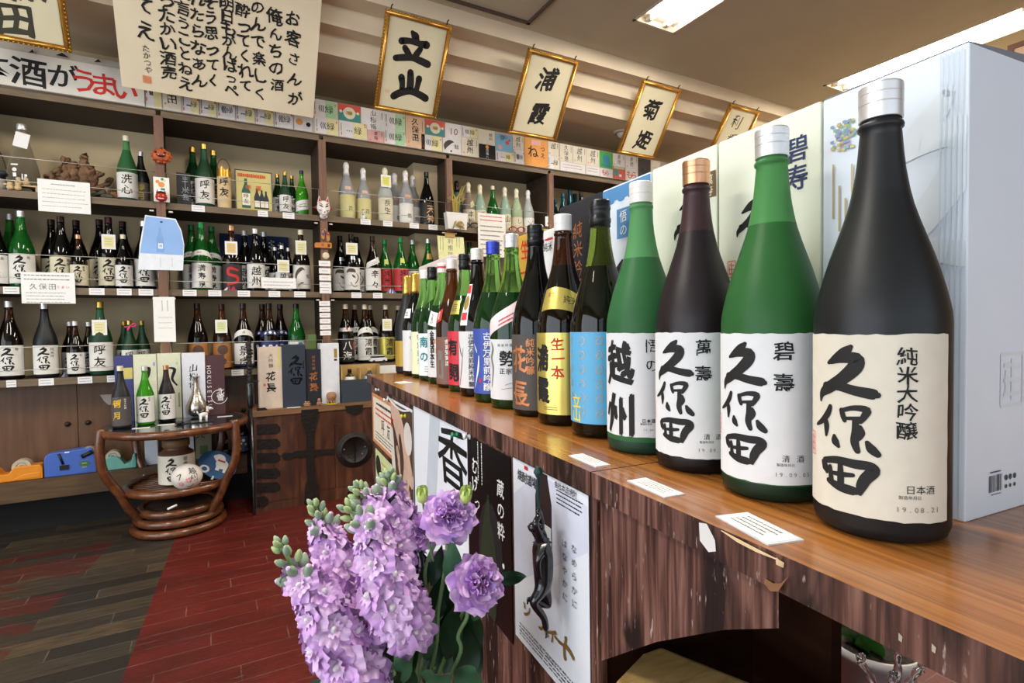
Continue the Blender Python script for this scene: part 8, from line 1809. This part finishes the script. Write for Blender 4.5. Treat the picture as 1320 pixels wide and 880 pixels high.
def floret_mesh(seed):
    rnd = random.Random(seed); mb = MB(); mats = [LIL, LILP, LILD]
    base = mats[seed % 2]
    for k in range(4): petal(mb, base, .0225*rnd.uniform(.9, 1.1), .024, (0, 0, 0), k*math.pi/2+rnd.uniform(-.2, .2), 1.0+rnd.uniform(-.15, .15), .55, .10, seed+k)
    for k in range(4): petal(mb, mats[(seed+1) % 2], .0165*rnd.uniform(.9, 1.1), .019, (0, 0, .002), k*math.pi/2+.7+rnd.uniform(-.2, .2), .65+rnd.uniform(-.15, .2), .5, .14, seed+k*3)
    for k in range(3): petal(mb, LILP, .011, .012, (0, 0, .003), k*2.1+rnd.uniform(-.3, .3), .3, .4, .2, seed+k*5)
    mb.ball((0, 0, .006), (.0035, .0035, .0065), M('floret_heart', 'e6dfe2', .5), 2)
    return mb.mesh('floret')
FLOR = [floret_mesh(k) for k in range(6)]
def bud_mesh(mat, tipmat, r=.0042, L_=.013):
    mb = MB(); mb.lathe([(0, -.0005), (r*.6, 0), (r, L_*.3), (r*.9, L_*.6), (r*.45, L_*.9), (0, L_)], mat, 10, mfun=lambda z: tipmat if z > L_*.75 else mat); return mb.mesh('bud')
BUDS = [bud_mesh(SAGE, BUDY), bud_mesh(BUDG, BUDY), bud_mesh(SAGE, LILP, .005, .016)]
def P3(px, py, d): v = ray(px, py)*d; return Vector((v.x, v.y, v.z+CAMZ))
VASE = P3(505, 985, .76)
def stock(pts, depth, label, nf, seed, tip=3, lean=0):
    """spike of ruffled florets: pixels from the tip down, at a distance along the view"""
    rnd = random.Random(seed); P = [P3(x, y, depth+lean*i) for i, (x, y) in enumerate(pts)]
    foot = VASE+Vector((rnd.uniform(-.03, .03), rnd.uniform(-.03, .03), -.06))
    t = thing('stock_flower', label, 'flower', foot, 0, 'lilac flower spikes')
    pts3 = [tuple(p-foot) for p in P]+[(0, 0, 0)]
    S = [Vector(p) for p in spline(pts3, 8)]; n = len(S); nsp = 8*(len(P)-1)
    MB().tube(S, [.0022+.0022*min(1, i/(n*.5)) for i in range(n)], STEMG, 8).build('stem', t)
    def along(u):
        i = min(int(u), n-2); return S[i].lerp(S[i+1], u-i), (S[max(0, i-1)]-S[min(n-1, i+2)]).normalized()
    ax0 = along(2)[1]
    for k in range(13):                              # buds at the tip
        u = k/13*nsp*.26; p, ax = along(u); a = k*2.4+seed; s_ = ax.orthogonal().normalized(); d = (Matrix.Rotation(a, 3, ax) @ s_)
        r = .003+.009*k/13; dirz = (d*(.35+.6*k/13)+ax*.9).normalized(); q_ = p+d*r
        MB_ = place('bud', BUDS[k % 2 if k < 9 else 2], t, q_, dirz, d, .9+.55*k/13)
        if k > 5: MB().tube([p-ax*.006, q_], [.0011, .0009], STEMG, 5).build('bud_stalk', t)
    for k in range(nf):
        f = k/(nf-1); u = nsp*(.20+.80*f**.92); p, ax = along(u); a = k*2.39996+seed*1.3; s_ = ax.orthogonal().normalized(); d = Matrix.Rotation(a, 3, ax) @ s_
        r = .010+.010*min(1, f*2.2); sc = .92+.62*min(1, f*1.8); dirz = (d+ax*(.55-.35*f)).normalized()
        place('floret', FLOR[(k+seed) % 6], t, p+d*r, dirz, ax, sc*rnd.uniform(.92, 1.1), rnd.uniform(0, 6))
        if k % 3 == 0: MB().tube([p-ax*.004, p+d*r], [.0014, .0012], STEMG, 5).build('floret_stalk', t)
    return t, S
cpx = lambda x, y: (340+x/2.932, 580+y/2.932)
stock([cpx(60, 352), cpx(130, 470), cpx(205, 575), cpx(262, 690), cpx(330, 815), cpx(385, 930)], .68, 'lilac flower spike leaning farthest to the side, with grey-green buds at its tip', 23, 1, lean=.004)
stock([cpx(192, 205), cpx(232, 320), cpx(272, 430), cpx(305, 540), cpx(330, 640)], .76, 'lilac flower spike behind, second from the red floor side', 17, 2)
stock([cpx(310, 215), cpx(385, 290), cpx(432, 400), cpx(470, 510), cpx(505, 610), cpx(530, 690)], .70, 'central lilac flower spike in front, its tip above the chest base', 23, 3, lean=.004)
stock([cpx(352, 140), cpx(410, 235), cpx(450, 330), cpx(480, 430)], .78, 'lilac flower spike half hidden behind the central spike', 12, 4)
stock([cpx(472, 92), cpx(484, 190), cpx(497, 290), cpx(508, 380)], .80, 'tallest rear lilac flower spike before the photograph poster', 11, 5)
# lisianthus
def bloom_mesh(seed, n=46, R_=.034):
    rnd = random.Random(seed); mb = MB(); RIMP = M('petal_rim_violet', 'bb8dd6', .55, var=.2, vs=40, sub=.2)
    for k in range(n):
        f = k/(n-1); tilt = 1.45-1.25*f+rnd.uniform(-.12, .12); L_ = R_*(1.0-.35*f)*rnd.uniform(.9, 1.08)
        petal(mb, [LILP, LIL, RIMP][k % 3], L_, L_*1.35, (0, 0, .002+.008*f), k*2.4+rnd.uniform(-.3, .3), tilt, .5*(1-f)-.15, .15, seed+k*1.7)
    mb.lathe([(.002, -.012), (.007, -.006), (.010, .002), (.006, .006)], STEMG, 12)
    return mb.mesh('bloom')
BL = [bloom_mesh(k) for k in (11, 12, 13)]
def gbud_mesh():
    mb = MB(); G1 = M('lisianthus_bud_green', 'b9cc6e', .5, var=.12, vs=30)
    for k in range(7): petal(mb, G1, .024, .018, (0, 0, 0), k*2.4, .42-.03*k, -.35, .10, k)
    mb.lathe([(0, -.004), (.007, 0), (.009, .008), (.006, .016), (0, .02)], G1, 12); return mb.mesh('green_bud')
GB = gbud_mesh()
def lisi(label, head, depth, via, bl, axis, scale, extra=()):
    rnd = random.Random(len(label)); foot = VASE+Vector((rnd.uniform(-.04, .04), rnd.uniform(-.02, .04), -.06))
    t = thing('lisianthus', label, 'flower', foot, 0, 'ruffled lilac blooms'); H_ = P3(*head, depth)-foot
    ax = RR*axis[0]+UU*axis[1]-FF*axis[2]
    S = spline([tuple(H_-ax*.012), tuple(H_-ax*.04)]+[tuple(P3(x, y, depth)-foot) for x, y in via]+[(0, 0, 0)], 7)
    MB().tube(S, [.0022]*3+[.0028]*(len(S)-3), STEMG, 8).build('stem', t)
    place('bloom', BL[bl], t, H_, ax, tuple(UU), scale)
    for (bx, by, bd, kind, join) in extra:
        q_ = P3(bx, by, bd)-foot; j = P3(*join, depth)-foot
        MB().tube(spline([tuple(q_), tuple(q_.lerp(j, .5)+UU*-.006), tuple(j)], 5), .0018, STEMG, 6).build('side_stem', t)
        d = (q_-j).normalized()
        if kind == 'bud': place('green_bud', GB, t, q_, d*.4+UU, -FF, .95)
        else: place('bloom', BL[kind], t, q_, RR*-.5+UU*.35-FF*.7, tuple(UU), .72)
    return t
lisi('upper ruffled lilac bloom with two yellow-green buds before the big-character poster', (579, 668), .76, [cpx(690, 420), cpx(660, 600), cpx(640, 800)], 0, (.15, .55, .75), 1.06, [(545, 646, .77, 'bud', cpx(640, 420)), (600, 646, .75, 'bud', cpx(700, 400))])
lisi('smaller lilac bloom beside the upper ruffled bloom', (547, 684), .79, [cpx(610, 450), cpx(610, 650)], 1, (-.45, .35, .8), .78)
lisi('lower ruffled lilac bloom nodding before the black poster', (612, 752), .74, [cpx(770, 620), cpx(735, 700), cpx(715, 830)], 2, (.45, .42, .7), 1.08)
lisi('small violet bloom in shade behind the lower ruffled bloom', (566, 728), .83, [cpx(660, 520), cpx(650, 700)], 1, (-.2, .4, .8), .6)
# foliage: each leaf of the bunch hangs on one greenery stem
gs = thing('greenery_stem', 'dark green leaves filling the bunch between and below the lilac flowers', 'greenery', VASE+Vector((.0, .03, -.06)))
o_ = gs.location.copy()
def gleaf(px, py, d, ex, ey, ed, W_, mat, curl=.2):
    a = P3(px, py, d)-o_; b_ = P3(ex, ey, ed)-o_; v = b_-a; me = leaf_mesh(mat, .12, W_/v.length*.12 if v.length else .03, curl, .18)
    place('leaf', me, gs, a, v, -FF+UU*.3, v.length/.12)
rnd = random.Random(21)
gleaf(582, 760, .745, 584, 690, .735, .026, LEAFM, .05)
gleaf(640, 748, .80, 688, 738, .78, .020, LEAFD, .35)
gleaf(560, 890, .71, 566, 842, .69, .042, LEAFM, .4); gleaf(590, 895, .74, 622, 842, .72, .040, LEAFM, .3); gleaf(535, 890, .72, 500, 850, .70, .03, LEAFD, .4)
gleaf(548, 850, .76, 553, 800, .74, .024, LEAFM, .3); gleaf(575, 850, .78, 590, 770, .78, .034, LEAFD, .2); gleaf(545, 760, .80, 540, 700, .80, .030, LEAFD, .1); gleaf(560, 800, .80, 572, 735, .80, .03, LEAFD, .1)
gleaf(480, 860, .74, 470, 800, .72, .028, LEAFD, .3); gleaf(500, 860, .76, 482, 812, .74, .030, LEAFM, .35); gleaf(470, 800, .77, 455, 770, .76, .022, LEAFM, .3); gleaf(520, 880, .70, 518, 826, .68, .024, LEAFM, .3)
gleaf(430, 900, .68, 376, 873, .66, .028, LEAFM, .35); gleaf(440, 890, .70, 420, 862, .68, .03, LEAFD, .3); gleaf(600, 880, .80, 604, 800, .82, .04, LEAFD, .2); gleaf(610, 800, .80, 622, 765, .80, .022, LEAFM, .3); gleaf(556, 755, .78, 571, 700, .79, .02, LEAFD, .1)
for k in range(26):
    x0, y0 = rnd.uniform(490, 610), rnd.uniform(800, 900); gleaf(x0, y0, rnd.uniform(.78, .86), x0+rnd.uniform(-30, 30), y0-rnd.uniform(45, 90), rnd.uniform(.80, .88), rnd.uniform(.02, .036), LEAFD, .15)
for (x, y, d) in ((570, 760, .80), (600, 780, .80), (540, 790, .78), (480, 830, .75), (560, 860, .72)):
    MB().tube(spline([tuple(P3(x, y, d)-o_), tuple((P3(x, y, d)-o_)*.5+Vector((0, 0, -.01))), (0, 0, 0)], 6), .0028, STEMG, 6).build('stem', gs)
vz = VASE.z-.07
vt = thing('flower_vase', 'tall dark grey floor vase holding the bunch of lilac flowers', 'vase', (VASE.x, VASE.y, 0))
MB().lathe([(.085, 0), (.092, .01), (.098, .16), (.090, vz-.06), (.075, vz-.02), (.080, vz+.03), (.074, vz+.03), (.068, vz-.02), (.082, vz-.06), (.084, .03), (0, .03)], M('vase_grey', '3d3c3f', .35), 36).build('vase_body', vt)
MB().lathe([(0, vz-.075), (.082, vz-.075)], M('vase_water', '2a3028', .1), 24).build('water', vt)
